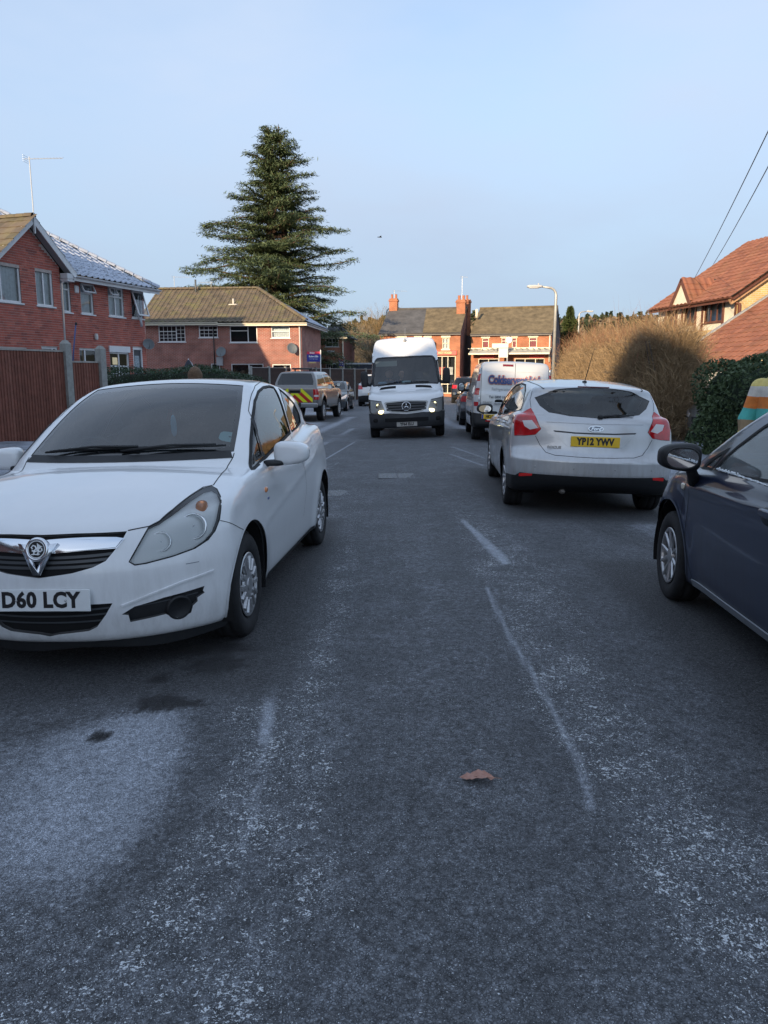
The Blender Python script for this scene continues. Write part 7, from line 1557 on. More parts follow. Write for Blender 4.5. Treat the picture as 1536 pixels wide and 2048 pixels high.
# ---- white three-door hatchback, nose to the camera
def build_corsa():
    r = vehicle_root('parked_car', 'corsa', 'white three-door hatchback parked nose to the camera beside the brown fence', 'car')
    WHITE = paint('white_paint', (0.80, 0.81, 0.82), rough=.3, dirt=.35, dcol=(.35, .34, .33))
    cb = CarBuild('corsa', 0.026, r, WHITE); B = cb.B; G = REG['corsa']
    well(cb, (1.2555, -1.2555), .372, .315)
    ws = sym(G['windscreen']); cb.cut(1, ws, n=(.75, 0, .66)); cb.cut(2, sym(G['screen_frit']), parent=1, n=(.75, 0, .66))
    two(cb, 10, G['headlight']); two(cb, 20, G['door_glass'], n=(0, 1, 0.3)); two(cb, 22, G['quarter_glass'], n=(0, 1, .3))
    cb.cut(30, sym(G['grille']), n=(1, 0, 0)); cb.cut(31, sym(G['chrome_bar']), parent=30, n=(1, 0, 0))
    cb.cut(32, sym(G['intake']), n=(1, 0, 0)); two(cb, 34, G['fog'])
    rg = [(-1.78, 0, 1.02), (-1.76, .45, 1.03), (-1.66, .60, 1.08), (-1.56, .56, 1.30), (-1.53, .42, 1.38), (-1.53, 0, 1.40)]
    cb.cut(40, sym(rg), n=(-1, 0, .3))
    tl = [(-1.75, .72, .95), (-1.62, .80, .95), (-1.55, .74, 1.15), (-1.52, .68, 1.28), (-1.58, .64, 1.28), (-1.70, .66, 1.08)]
    two(cb, 42, tl, n=(-.7, .7, 0))
    body = cb.emit(0, 'body', WHITE)
    cb.emit(0, 'cabin_lining', TRIM, -.025, flip=True)
    w = cb.emit(1, 'windscreen_border', simple('frit', (.01, .011, .012), .12, coat=.5), -.003); cb.emit(2, 'windscreen', GLASSF, -.003)
    for k in (10, 11):
        hl = cb.emit(k, 'headlight', LENS, .001)
        cb.emit(k, 'lamp_bowl', simple('lamp_bowl_grey', (.88, .90, .90), .4), -.032, parent=hl)
        sg = 1 if k == 10 else -1
        for nm, rad, dep in (('lamp_big', .062, .05), ('lamp_small', .046, .04)):
            p = np.array(G[nm][0])*np.array([1, sg, 1]); d = Vector((.93, .22*sg, .28)).normalized(); q = Vector(p) - Vector(B.normal(np.array([p]))[0])*.03
            M = frame_M(q, d.orthogonal(), ez=d)
            MB().lathe([(rad*.18, -dep), (rad*.5, -dep*.85), (rad*.8, -dep*.5), (rad, 0), (rad*1.1, .004), (rad*1.16, -.004)], 28, M).build('reflector', REFL, hl, True)
            MB().lathe([(.0001, .0), (rad*.14, -.006), (rad*.2, -.02), (rad*.2, -dep)], 14, M).build('bulb', CHROME, hl, True)
        p = np.array(G['lamp_amber'][0])*np.array([1, sg, 1]); q = Vector(p) - Vector(B.normal(np.array([p]))[0])*.035
        MB().sq(q, (.045, .030, .035), .8, .8, 14, 8).build('indicator', AMBER, hl, True)
        pts = G['headlight'] if sg > 0 else mir(G['headlight'])
        cb.ribbon(pts, .007, 'lamp_seal', RUBBER, closed=True)
    for k in (20, 22, 21, 23):
        g = cb.emit(k, 'side_window', GLASSS, -.004)
        pts = G['door_glass'] if k in (20, 21) else G['quarter_glass']
        cb.ribbon(pts if k % 2 == 0 else mir(pts), .022 if k < 22 else .014, 'window_seal', RUBBER, closed=True, parent=g)
    for sg in (1, -1):
        f = (lambda P: P) if sg > 0 else mir
        cb.ribbon(f(G['quarter_divider']), .028, 'quarterlight_bar', BLACKP, lift=.003)
        cb.ribbon(f(G['bonnet_line']), .006); cb.ribbon(f(G['bumper_line']), .004); cb.ribbon(f(G['door_front']), .005); cb.ribbon(f(G['door_rear']), .004)
        cb.ribbon(f(G['fog_crease']), .010, 'bumper_crease', WHITE, lift=.004, thick=.003)
        dh = np.array(G['handle'][0]); dh = B.side(dh[0], dh[2], sg)
        h = MB(); h.sq((dh[0], dh[1] + .008*sg, dh[2]), (.085, .022, .020), .7, .6, 16, 8); h.build('door_handle', WHITE, r, True)
        MB().sq((dh[0] + .01, dh[1] - .004*sg, dh[2] + .004), (.055, .016, .032), .7, .7, 14, 8).build('handle_cup', BLACKP, r, True)
        rp = np.array(G['repeater'][0]); rp = B.side(rp[0], rp[2], sg); MB().sq(rp, (.028, .010, .017), .7, .6, 14, 8).build('side_repeater', AMBER, r, True)
        wb = np.array(G['wing_badge'][0]); wb = B.side(wb[0], wb[2], sg); MB().sq(wb, (.022, .004, .008), .6, .6, 10, 6).build('wing_badge', simple('badge_blue', (.05, .09, .25), .3), r)
        mc = (0.60, sg*.99, 1.015)
        mirror_casing(r, mc, (.075, .115, .082), WHITE, sg, yaw=-10)
        MB().sq((0.62, sg*.87, .955), (.055, .075, .020), .6, .6, 14, 8).build('mirror_foot', BLACKP, r, True)
        sp = [tuple(B.side(x, .235, sg)) for x in np.linspace(.86, -.86, 10)]
        cb.ribbon(sp, .035, 'sill_strip', BLACKP, lift=.002)
        lip(cb, (1.2555, -1.2555), .372, .315, .016, .22) if sg > 0 else None
    gr = cb.emit(30, 'grille', DARKV, -.02)
    cb.emit(31, 'chrome_bar', CHROME, .012, parent=gr); cb.emit(32, 'lower_intake', DARKV, -.02)
    cb.ribbon(sym(G['chrome_bar']), .012, 'chrome_edge', CHROME, lift=.004, closed=True, parent=gr)
    def slat(zs, wid, name, mat, w, par, lift=0.0):
        for z in zs:
            hw = wid(z)
            pts = [(B.end(y, z + .012*(y/.4)**2, 1)) for y in np.linspace(-hw, hw, 25)]
            cb.ribbon(pts, w, name, mat, lift=lift - .012, snap=False, parent=par)
    slat((.655, .632, .607), lambda z: .20 + (z - .55)*2.2, 'grille_slat', simple('slat_grey', (.06, .066, .072), .35), .014, gr)
    slat((.41, .38, .35, .315), lambda z: .30 + (z - .30)*.8, 'intake_slat', simple('slat_grey'.strip(), (.06, .066, .072), .35), .010, r)
    for k in (34, 35):
        fo = cb.emit(k, 'fog_recess', BLACKP, -.018); sg = 1 if k == 34 else -1
        p = np.array(G['fog_disc'][0])*np.array([1, sg, 1]); nn = B.normal(np.array([p]))[0]
        M = frame_M(Vector(p) - Vector(nn)*.012, Vector(nn).orthogonal(), ez=nn)
        MB().lathe([(.0001, .006), (.050, .006), (.058, .014), (.066, .010), (.070, -.02)], 28, M).build('fog_lamp_blank', BLACKP, fo, True)
        f = (lambda P: P) if sg > 0 else mir
        q0 = np.array(f(G['fog'])); 
        cb.ribbon([q0.mean(0) + (q0[0 if sg > 0 else -1] - q0.mean(0))*.9, q0.mean(0) + (q0[3 if sg > 0 else -4] - q0.mean(0))*.85], .006, 'fog_slat', simple('slat_grey', (.06, .066, .072), .35), lift=-.012, parent=fo)
    cb.emit(40, 'rear_window', GLASSS, -.004)
    for k in (42, 43): cb.emit(k, 'tail_light', REDL, .001)
    # chin spoiler under the bumper, dropping lower on one side
    ch = [B.end(y, .205, 1) for y in np.linspace(-.78, .78, 27)]
    V = []; 
    for p in ch: V += [(p[0] - .02, p[1], .225), (p[0] - .035, p[1], .150 + .012*math.sin(p[1]*9))]
    n = len(ch); mb = MB(); mb.add(V, [(2*i, 2*i+2, 2*i+3, 2*i+1) for i in range(n-1)]); mb.add([(x - .03, y, z) for x, y, z in V], [(2*i+1, 2*i+3, 2*i+2, 2*i) for i in range(n-1)])
    mb.build('chin_valance', BLACKP, r)
    # badge: chrome V, ring and a griffin on a dark disc
    bp = B.end(0, .70, 1); M = plate_M(B, bp, 1, R(14), .022)
    bd = MB()
    bd.prism([(-.100, .030), (-.066, -.03), (-.018, -.128), (.018, -.128), (.066, -.03), (.100, .030), (.050, .025), (.040, -.02), (0, -.098), (-.040, -.02), (-.050, .025)], -.012, .006, M)
    bd.lathe([(.060, -.01), (.060, .006), (.055, .012), (.047, .012), (.045, .008)], 36, M)
    badge = bd.build('grille_badge', CHROME, r, True)
    MB().lathe([(.0001, .008), (.046, .008)], 32, M).build('badge_disc', INK, badge)
    g = MB(); wv = .004
    def st(pts, rad): g.tube([tuple(M @ Vector((x, y, .010))) for x, y in pts], rad, 5)
    st([(-.020, .002), (-.026, .010), (-.018, .020), (-.006, .016), (-.002, .004), (-.012, -.006)], .0035)
    for k in range(5): st([(-.002 + .003*k, -.002), (.006 + .0045*k, .016 - .001*k), (.004 + .0065*k, .030 - .004*k)], .0022)
    st([(-.022, -.006), (-.006, -.010), (.010, -.006), (.020, -.012), (.030, -.004), (.026, .006)], .0042); st([(-.024, -.026), (-.008, -.024), (.010, -.026), (.018, -.022)], .003); st([(-.010, -.010), (-.014, -.022)], .004); st([(.010, -.008), (.008, -.024)], .004)
    g.lathe([(.044, .008), (.044, .010), (.040, .010)], 32, M)
    g.build('badge_griffin', simple('badge_white', (.85, .87, .88), .3), badge)
    pp = B.end(.0, .448, 1); PM = plate_M(B, (pp[0], 0, .448), 1, R(6), .016)
    pl = plate(r, PM, '', PLATEW)
    text('registration_lettering', 'D60 LCY', .106, INK, pl, PM @ Matrix.Translation((.205, -.001, .0028)), sx=.95, bold=.0045, align='RIGHT', spacing=1.06)
    for x in (-.12, .135): MB().sq(tuple(PM @ Vector((x, 0, .004))), (.005, .006, .006), .9, .9, 8, 6).build('plate_screw', SATIN, pl)
    # wipers at rest, stickers and air freshener in the screen
    for (y0, y1, nm) in ((-.48, .10, 'wiper'), (.05, .56, 'wiper')):
        a = B.snap(np.array([[.985 - .22*(y0/.8)**2, y0, 1.055]]))[0]; e = B.snap(np.array([[.95 - .22*(y1/.8)**2, y1, 1.065]]))[0]
        wp = MB(); m1 = (a + e)/2 + np.array([.02, 0, .035]); wp.tube([a + [.03, 0, .02], m1, e + [.01, 0, .02]], .009, 6); pass
        wp.tube([a + [.0, -.05, .014], (a + e)/2 + [.012, 0, .018], e + [.0, .06, .014]], .007, 6); wp.build('wiper', BLACKP, r, True)
    cw = [B.end(y, 1.02, 1) for y in np.linspace(-.66, .66, 21)]
    cb.ribbon([(1.03 - .30*(y/.87)**2 + .01, y, 1.03) for y in np.linspace(-.66, .66, 15)], .07, 'scuttle_panel', BLACKP, lift=.003)
    def sticker(c, w, h, mat, nm):
        P = B.snap(np.array([[c[0], c[1], c[2]]]))[0]; n = B.normal(np.array([P]))[0]; M2 = frame_M(Vector(P) - Vector(n)*.012, (0, 1, 0), ez=n)
        k = 20; V = []
        for i in range(k):
            a = 2*math.pi*i/k; ca, sa = math.cos(a), math.sin(a); V.append(tuple(M2 @ Vector((w*math.copysign(abs(ca)**.6, ca), h*math.copysign(abs(sa)**.6, sa), 0))))
        return MB().add(V, [tuple(range(k))]).build(nm, mat, r)
    s1 = sticker((.70, .60, 1.12), .062, .055, simple('disc_mint', (.48, .80, .80), .5), 'windscreen_disc')
    sticker((.70, .60, 1.125), .034, .008, simple('disc_slot', (.10, .22, .24), .5), 'disc_slot')
    sticker((.10, .48, 1.44), .045, .012, simple('sticker_red', (.75, .22, .18), .5), 'windscreen_sticker')
    MB().sq((.38, .12, 1.20), (.008, .022, .075), .9, 1.2, 12, 10).build('air_freshener', simple('freshener_blue', (.22, .55, .72), .6), r, True)
    MB().sq((.24, .02, 1.34), (.02, .11, .03), .6, .5).build('rear_view_mirror', BLACKP, r, True)
    cabin(r, .95, .05, -.95, .84, dash_x=.86, head=1.20, dash_z=1.0)
    cb.ribbon(G['scratch'], .004, 'paint_scratch', simple('scratch_grey', (.22, .24, .27), .6))
    arch_liner(r, (1.2555, -1.2555), .84, .375, .315)
    wheels(r, (1.2555, -1.2555), .745, .308, .185, .195, 'cover')
    cb.done(); return r

# ---- silver five-door hatchback seen from behind
def build_focus():
    r = vehicle_root('parked_car', 'focus', 'silver five-door hatchback seen from behind, grime on its bumper', 'car')
    SIL = paint('silver_paint', (0.54, 0.545, 0.555), metal=.55, rough=.32, dirt=.75, dcol=(.26, .23, .20))
    cb = CarBuild('focus', 0.028, r, SIL); B = cb.B; G = REG['focus']
    well(cb, (1.324, -1.324), .365, .318)
    cb.cut(1, sym(G['rear_glass'][::-1]), n=(-.9, 0, .4))
    inner = [tuple(np.array(p)*np.array([1, .86, 1]) + np.array([0, 0, (.012 if p[2] < 1.2 else -.010)])) for p in G['rear_glass'][::-1]]
    cb.cut(2, sym(inner), parent=1, n=(-.9, 0, .4))
    two(cb, 10, G['tail_light']); 
    for k, f in ((10, lambda P: P), (11, mir)): cb.cut(12 + (k - 10), f(G['tail_white']), parent=k)
    dz = [(-2.13, 0, .447), (-2.11, .36, .451), (-2.02, .674, .452), (-1.965, .774, .455), (-1.93, .815, .42), (-1.66, .90, .40), (-1.66, .92, .10), (-1.9, .7, .05), (-2.1, 0, .05)]
    cb.cut(20, sym(dz), n=(-1, .0, 0), minfacing=-.2)
    for sg in (1, -1):
        cb.cut(21 if sg > 0 else 22, [(-1.95, sg*.8, .42), (-1.45, sg*.9, .40), (-1.45, sg*.9, .10), (-1.95, sg*.8, .10)], n=(0, sg, 0), minfacing=.1)
    two(cb, 50, G['reflector'], parent=20, n=(-1, .2, 0))
    sgl = [(.98, .80, .965), (.62, .74, 1.13), (.30, .68, 1.27), (.0, .66, 1.375), (-.45, .64, 1.405), (-.95, .64, 1.385), (-1.30, .66, 1.31), (-1.52, .70, 1.20), (-1.60, .74, 1.12), (-1.30, .78, 1.055), (-.4, .80, 1.01), (.4, .80, .975)]
    two(cb, 30, sgl, n=(0, 1, .25))
    fs = [(1.12, 0, 1.06), (1.05, .42, 1.05), (.93, .68, 1.03), (.45, .60, 1.30), (.22, .52, 1.40), (.24, 0, 1.43)]
    cb.cut(40, sym(fs), n=(.8, 0, .6))
    two(cb, 42, [(1.98, .55, .72), (1.70, .80, .80), (1.45, .86, .86), (1.75, .78, .70), (1.95, .60, .64)], n=(.8, .5, .2))
    cb.emit(0, 'body', SIL); cb.emit(0, 'cabin_lining', TRIM, -.025, flip=True)
    cb.emit(1, 'rear_window_border', simple('frit', (.01, .011, .012), .12, coat=.5), -.004); cb.emit(2, 'rear_window', GLASSS, -.004)
    for k in (10, 11):
        t = cb.emit(k, 'tail_light', REDL, .003); cb.emit(k + 2, 'reversing_lens', CLEARL, .003, parent=t)
        cb.ribbon(G['tail_light'] if k == 10 else mir(G['tail_light']), .006, 'lamp_seal', RUBBER, closed=True, parent=t)
    cb.emit(20, 'rear_diffuser', BLACKP, -.004)
    for k in (21, 22): cb.emit(k, 'bumper_skirt', BLACKP, -.004)
    for k in (30, 31):
        g = cb.emit(k, 'side_window', GLASSS, -.004); q = sgl if k == 30 else mir(sgl)
        cb.ribbon(q, .022, 'window_seal', RUBBER, closed=True, parent=g)
    cb.emit(40, 'windscreen', GLASSF, -.004)
    for k in (42, 43): cb.emit(k, 'headlight', CLEARL, .001)
    for sg in (1, -1):
        f = (lambda P: P) if sg > 0 else mir
        for x0 in (-.42, .02):
            cb.ribbon([(x0 - (.02 if x0 < 0 else 0), sg*.80, 1.0), (x0 - .10 if x0 < -.1 else x0, sg*.66, 1.40)], .035, 'door_pillar', BLACKP, lift=.003)
        cb.ribbon([(-1.18, sg*.77, 1.06), (-1.22, sg*.66, 1.34)], .018, 'quarter_bar', BLACKP, lift=.003)
        cb.ribbon([(-1.12, sg*.9, 1.05), (-1.05, sg*.9, .86), (-.93, sg*.9, .60), (-.86, sg*.9, .30)], .005)
        cb.ribbon([(-.22, sg*.9, 1.0), (-.20, sg*.9, .6), (-.22, sg*.9, .30)], .005)
        cb.ribbon([(.98, sg*.9, .95), (.95, sg*.9, .6), (.88, sg*.9, .32)], .005)
        cb.ribbon(f(G['hatch_line']), .006); cb.ribbon(f(G['hatch_upper']), .005)
        cb.ribbon(f(G['recess_top']), .010, 'tailgate_crease', SIL, lift=.001, thick=.006)
        cb.ribbon(f(G['recess_low']), .016, 'tailgate_shelf_shade', simple('shelf_shadow_gap', (.05, .05, .052), .6), lift=.001)  # dark strip draws the shade along the shelf edge as colour
        cb.ribbon(f(G['recess_side']), .008, 'tailgate_crease', SIL, lift=.001, thick=.004)
        cb.ribbon([(-1.75, sg*.55, 1.40), (-1.0, sg*.60, 1.455), (.0, sg*.60, 1.46)], .012, 'roof_channel', RUBBER)
        for x0 in (-.15 , -1.0):
            p = B.side(x0, .93 if x0 > -.5 else .95, sg); MB().sq((p[0], p[1] + .012*sg, p[2]), (.085, .020, .014), .6, .5, 14, 8).build('door_handle', SIL, r, True)
        mirror_casing(r, (.80, sg*1.02, 1.04), (.085, .115, .078), SIL if False else BLACKP, sg, yaw=0)
        MB().sq((.83, sg*.90, .985), (.04, .07, .022), .6, .6, 12, 8).build('mirror_foot', BLACKP, r, True)
    lip(cb, (1.324, -1.324), .365, .318, .014, .26)
    for k in (50, 51):
        if True: cb.emit(k, 'reflector', simple('red_reflector', (.80, .02, .02), .2, coat=.8), .002)
    # third brake light under the roof spoiler
    bl = [B.end(y, 1.397, -1) for y in np.linspace(-.17, .17, 7)]
    cb.ribbon(bl, .024, 'high_brake_light', simple('brake_lens_dark', (.16, .008, .012), .15, coat=.7), lift=.004, thick=.004)
    # oval badge with script, model badge, plate
    bp = B.end(0, .957, -1); M = plate_M(B, bp, -1, R(8), .008); ov = MB(); n = 36
    for a, z0, z1 in ((1.0, -.01, .008),): ov.prism([(.080*math.cos(2*math.pi*k/n), .033*math.sin(2*math.pi*k/n)) for k in range(n)], z0, z1, M)
    ob = ov.build('tailgate_badge', CHROME, r)
    MB().prism([(.072*math.cos(2*math.pi*k/n), .027*math.sin(2*math.pi*k/n)) for k in range(n)], .008, .0095, M).build('badge_oval', simple('badge_navy', (.20, .22, .26), .25, metal=.3), ob)
    text('badge_script', 'Ford', .052, CHROME, ob, M @ Matrix.Translation((0, 0, .010)), sx=1.05, shear=.35, bold=.001)
    mb = B.end(.43, .747, -1); MM = plate_M(B, mb, -1, 0, .022)
    text('model_badge', 'FOCUS', .038, simple('badge_dull', (.30, .29, .27), .4, metal=.5), r, MM, sx=1.25, bold=.001)
    pp = B.end(0, .819, -1); PM = plate_M(B, (pp[0], .0, .819), -1, R(4), .012); plate(r, PM, 'YP12 YWV', PLATEY, size=.100, sx=.80)
    for y in (-.62, -.22, .22, .62):
        p = B.end(y, .53, -1); MB().sq(p, (.004, .011, .011), .9, .9, 12, 6).build('parking_sensor', simple('sensor_grey', (.36, .36, .36), .4), r, True)
    a = B.end(-.05, 1.085, -1); e = B.end(-.42, 1.105, -1); w = MB(); w.tube([a + [-.02, 0, 0], (a + e)/2 + [-.03, 0, .012], e + [-.02, 0, 0]], [.016, .011, .006], 6); w.sq(a + [-.02, 0, 0], (.02, .03, .022), .7, .7); w.build('rear_wiper', BLACKP, r, True)
    an = B.snap(np.array([[-1.20, .0, 1.45]]))[0]; t = MB(); t.sq(an, (.05, .025, .018), .7, .7, 12, 8); t.tube([an, an + [-.12, -.03, .24], an + [-.19, -.05, .38]], [.006, .004, .0025], 6); t.build('roof_aerial', BLACKP, r, True)
    cabin(r, 1.1, -.05, -1.15, .86, dash_x=.95, head=1.20, dash_z=1.0)
    MB().tube([(-1.6, .3, .24), (-2.0, .3, .26)], .03, 8).build('exhaust_pipe', simple('exhaust', (.2, .18, .16), .5, metal=.6), r, True)
    arch_liner(r, (1.324, -1.324), .87, .37, .318)
    wheels(r, (1.324, -1.324), .78, .318, .205, .215, 'alloy')
    cb.done(); return r

# ---- dark blue hatchback in the corner of the picture, facing away
def build_punto():
    r = vehicle_root('parked_car', 'punto', 'dark blue hatchback cut off by the picture edge, frost along its window', 'car')
    BLU = paint('navy_paint', (0.010, 0.022, 0.062), metal=.25, rough=.30, dirt=.55, dcol=(.10, .10, .11))
    cb = CarBuild('punto', 0.026, r, BLU); B = cb.B
    well(cb, (1.255, -1.255), .372, .315)
    dg = [(.70, .78, .955), (.50, .74, 1.10), (.28, .69, 1.23), (.05, .65, 1.33), (-.22, .63, 1.385), (-.42, .62, 1.39), (-.40, .70, 1.2), (-.36, .77, 1.0), (.2, .78, .965)]
    fq = [(.93, .79, .945), (.76, .76, 1.02), (.58, .73, 1.085), (.745, .77, .95)]
    rq = [(-.50, .62, 1.385), (-.95, .62, 1.36), (-1.28, .64, 1.26), (-1.42, .68, 1.13), (-1.0, .75, 1.05), (-.48, .77, 1.01)]
    two(cb, 20, dg, n=(0, 1, .3)); two(cb, 22, fq, n=(0, 1, .3)); two(cb, 24, rq, n=(0, 1, .3))
    fs = [(1.20, 0, 1.03), (1.13, .42, 1.02), (.98, .68, 1.00), (.42, .62, 1.30), (.16, .53, 1.41), (.20, 0, 1.445)]
    cb.cut(40, sym(fs), n=(.8, 0, .6))
    two(cb, 42, [(1.93, .50, .62), (1.70, .70, .74), (1.42, .80, .82), (1.38, .82, .80), (1.62, .78, .66), (1.90, .56, .56)], n=(.8, .55, .3))
    cb.emit(0, 'body', BLU); cb.emit(0, 'cabin_lining', TRIM, -.025, flip=True)
    names = {20: dg, 22: fq, 24: rq}
    FG = glass('frosted_side_glass', (.80, .90, .90), .85, frost=.25)
    for k in (20, 21, 22, 23, 24, 25):
        g = cb.emit(k, 'side_window', FG, -.004); q = names[k - k % 2]; q = q if k % 2 == 0 else mir(q)
        cb.ribbon(q, .020, 'window_seal', RUBBER, closed=True, parent=g)
    cb.emit(40, 'windscreen', GLASSF, -.004)
    for k in (42, 43): cb.emit(k, 'headlight', CLEARL, .001)
    for sg in (1, -1):
        cb.ribbon([(.955, sg*.82, .93), (.93, sg*.84, .70), (.90, sg*.84, .45), (.80, sg*.84, .26)], .005)
        cb.ribbon([(-.42, sg*.80, 1.0), (-.44, sg*.84, .7), (-.42, sg*.84, .26)], .005)
        cb.ribbon([(.80, sg*.84, .25), (-.42, sg*.84, .25)], .004)
        cb.ribbon([(.80, sg*.84, .215), (-.8, sg*.84, .215)], .045, 'sill_strip', simple('sill_grey', (.20, .22, .25), .3, coat=.5), lift=.004, thick=.004)
        cb.ribbon([(1.02, sg*.8, .90), (1.02, sg*.84, .75), (1.0, sg*.84, .60)], .004)
        rp = B.side(1.05, .805, sg); MB().sq(rp, (.030, .010, .021), .6, .5, 14, 8).build('side_repeater', simple('repeater_clear', (.80, .72, .58), .25, coat=.6), r, True)
        dh = B.side(-.22, .83, sg)
        MB().sq((dh[0], dh[1] + .004*sg, dh[2]), (.11, .016, .048), .75, .75, 20, 10).build('handle_cup', simple('cup_navy', (.006, .01, .02), .4), r, True)
        MB().sq((dh[0] - .01, dh[1] + .022*sg, dh[2] + .014), (.115, .018, .024), .75, .6, 20, 10).build('door_handle', BLU, r, True)
        mirror_casing(r, (.80, sg*.97, 1.015), (.075, .125, .090), BLACKP, sg, yaw=0)
        MB().tube([(.80, sg*.90, .96), (.86, sg*.855, .90), (.90, sg*.825, .86)], [.030, .034, .045], 12).build('mirror_foot', BLACKP, r, True)
        # frost left on the lower edge of the glass
        P = []; rs = random.Random(3)
        fr = MB()
        for i in range(70):
            x = .66 - 1.0*i/70; p = B.side(x, .962 + .004*rs.random(), sg); w = .003 + .010*rs.random()**2.5
            fr.sq((p[0], p[1] + .003*sg, p[2] + w*.4), (.006 + .022*rs.random()**2, .005, w), .9, .9, 7, 5)
        fr.build('window_frost', simple('frost_white', (.80, .84, .86), .8), r, True)
    lip(cb, (1.255, -1.255), .372, .315, .018, .22)
    cabin(r, 1.0, .0, -.95, .80, dash_x=.88, head=1.18, dash_z=.97)
    arch_liner(r, (1.255, -1.255), .81, .375, .315)
    wheels(r, (1.255, -1.255), .735, .305, .185, .195, 'y5', steer=-3)
    cb.done(); return r

# ---- white high-roof van driving towards the camera
def build_sprinter():
    r = vehicle_root('delivery_van', 'sprinter', 'white high-roofed van driving towards the camera with its lamps on', 'van', roll=.022, hl=1.83, hw=.86)
    WH = paint('van_white_paint', (0.78, 0.79, 0.80), rough=.35, dirt=.6, dcol=(.30, .28, .26))
    cb = CarBuild('sprinter', 0.045, r, WH); B = cb.B
    well(cb, (1.83, -1.83), .43, .36)
    ws = [(1.9, 0, 1.375), (1.85, .45, 1.375), (1.75, .84, 1.37), (1.66, .89, 1.45), (1.40, .86, 1.75), (1.15, .81, 2.05), (1.10, .74, 2.09), (1.2, .4, 2.10), (1.25, 0, 2.105)]
    cb.cut(1, sym(ws), n=(.8, 0, .6))
    gr = [(2.7, 0, .985), (2.7, .52, .955), (2.68, .56, .93), (2.7, .50, .76), (2.72, .40, .69), (2.75, 0, .655)]
    cb.cut(10, sym(gr), n=(1, 0, 0)); 
    gin = [(x, y*.92, .83 + (z - .83)*.80) for x, y, z in gr]; cb.cut(11, sym(gin), parent=10, n=(1, 0, 0))
    hl = [(2.55, .60, .98), (2.40, .86, 1.02), (2.25, .94, 1.04), (2.3, .95, .72), (2.55, .82, .66), (2.65, .58, .66), (2.7, .54, .76)]
    two(cb, 12, hl, n=(.9, .4, 0))
    bu = [(2.78, 0, .64), (2.76, .42, .675), (2.7, .56, .665), (2.55, .80, .655), (2.3, .97, .68), (2.2, 1.0, .68), (2.2, 1.0, .2), (2.5, .8, .1), (2.8, 0, .1)]
    cb.cut(14, sym(bu), n=(1, 0, 0), minfacing=-.15)
    for sg in (1, -1): cb.cut(15 + (sg < 0), [(2.75, sg*.9, .68), (2.24, sg*1., .68), (2.24, sg*1., .1), (2.75, sg*.9, .1)], n=(0, sg, 0), minfacing=.1)
    sw = [(1.72, .95, 1.40), (1.42, .92, 1.80), (1.22, .90, 2.0), (.45, .90, 2.0), (.42, .95, 1.40)]
    two(cb, 20, sw, n=(0, 1, .1))
    vt = [(1.93, .26, 1.325), (1.88, .66, 1.335), (1.95, .70, 1.30), (2.0, .26, 1.285)]
    two(cb, 22, vt, n=(.3, 0, 1), depth=.3)
    cb.emit(0, 'body', WH); cb.emit(0, 'cab_lining', TRIM, -.03, flip=True)
    w = cb.emit(1, 'windscreen', GLASSF, -.004); cb.ribbon(sym(ws), .05, 'windscreen_border', INK, closed=True, parent=w, lift=.002)
    g = cb.emit(10, 'grille_surround', simple('surround_grey', (.42, .42, .41), .4, var=.1), .004); cb.emit(11, 'grille', DARKV, -.01, parent=g)
    for z in (.90, .83, .76):
        pts = [B.end(y, z + .02*(1 - (y/.5)**2)*0, 1) for y in np.linspace(-.50, .50, 15)]; cb.ribbon(pts, .045, 'grille_bar', simple('grille_bar', (.035, .036, .04), .4), lift=.004, thick=.008, snap=False, parent=g)
    for k in (12, 13):
        sg = 1 if k == 12 else -1; h = cb.emit(k, 'headlight', LENS, .002); cb.emit(k, 'lamp_bowl', simple('lamp_bowl_van', (.36, .35, .34), .35, metal=.4), -.04, parent=h)
        p = B.end(sg*.70, .84, 1); d = Vector((1, .15*sg, .05)).normalized(); M = frame_M(Vector(p) - d*.035, d.orthogonal(), ez=d)
        MB().lathe([(.02, -.05), (.06, -.03), (.085, 0), (.095, .004)], 24, M).build('reflector', REFL, h, True)
        p = B.end(sg*.64, .705, 1)
        MB().sq((p[0] - .01, p[1], p[2]), (.035, .075, .045), .8, .8, 16, 8).build('lit_lamp', simple('lit_yellow', (.9, .85, .5), .3, emit=(1.0, .86, .42), estr=2.2), h, True)
    bp = cb.emit(14, 'bumper', simple('van_bumper', (.032, .034, .038), .55, var=.35, vscale=6), .006)
    for k in (15, 16): cb.emit(k, 'bumper_corner', simple('van_bumper', (.04, .042, .046), .55), .006)
    lo = [B.end(y, .50, 1) + [.012, 0, .0] for y in np.linspace(-.55, .55, 15)]
    cb.ribbon(lo, .09, 'bumper_intake', DARKV, lift=.010, snap=False, parent=bp)
    for sg in (1, -1):
        p = B.end(sg*.78, .50, 1); MB().sq((p[0], p[1], p[2]), (.03, .085, .055), .8, .7, 16, 8).build('bumper_fog_recess', DARKV, bp, True)
        g2 = cb.emit(20 + (sg < 0), 'cab_window', GLASSS, -.004); cb.ribbon(sw if sg > 0 else mir(sw), .03, 'window_seal', RUBBER, closed=True, parent=g2)
        cb.emit(22 + (sg < 0), 'bonnet_vent', DARKV, .002)
        m = MB(); m.sq((1.55, sg*1.10, 1.56), (.08, .095, .21), .45, .45, 20, 14); mm = m.build('door_mirror', BLACKP, r, True)
        MB().box((1.468, sg*1.10 - .075, 1.40), (1.470, sg*1.10 + .075, 1.72)).build('mirror_pane', simple('mirror_silver', (.8, .82, .84), .02, metal=1.0), mm)
        MB().tube([(1.58, sg*.93, 1.40), (1.56, sg*1.04, 1.42)], .045, 8).build('mirror_arm', BLACKP, r, True)
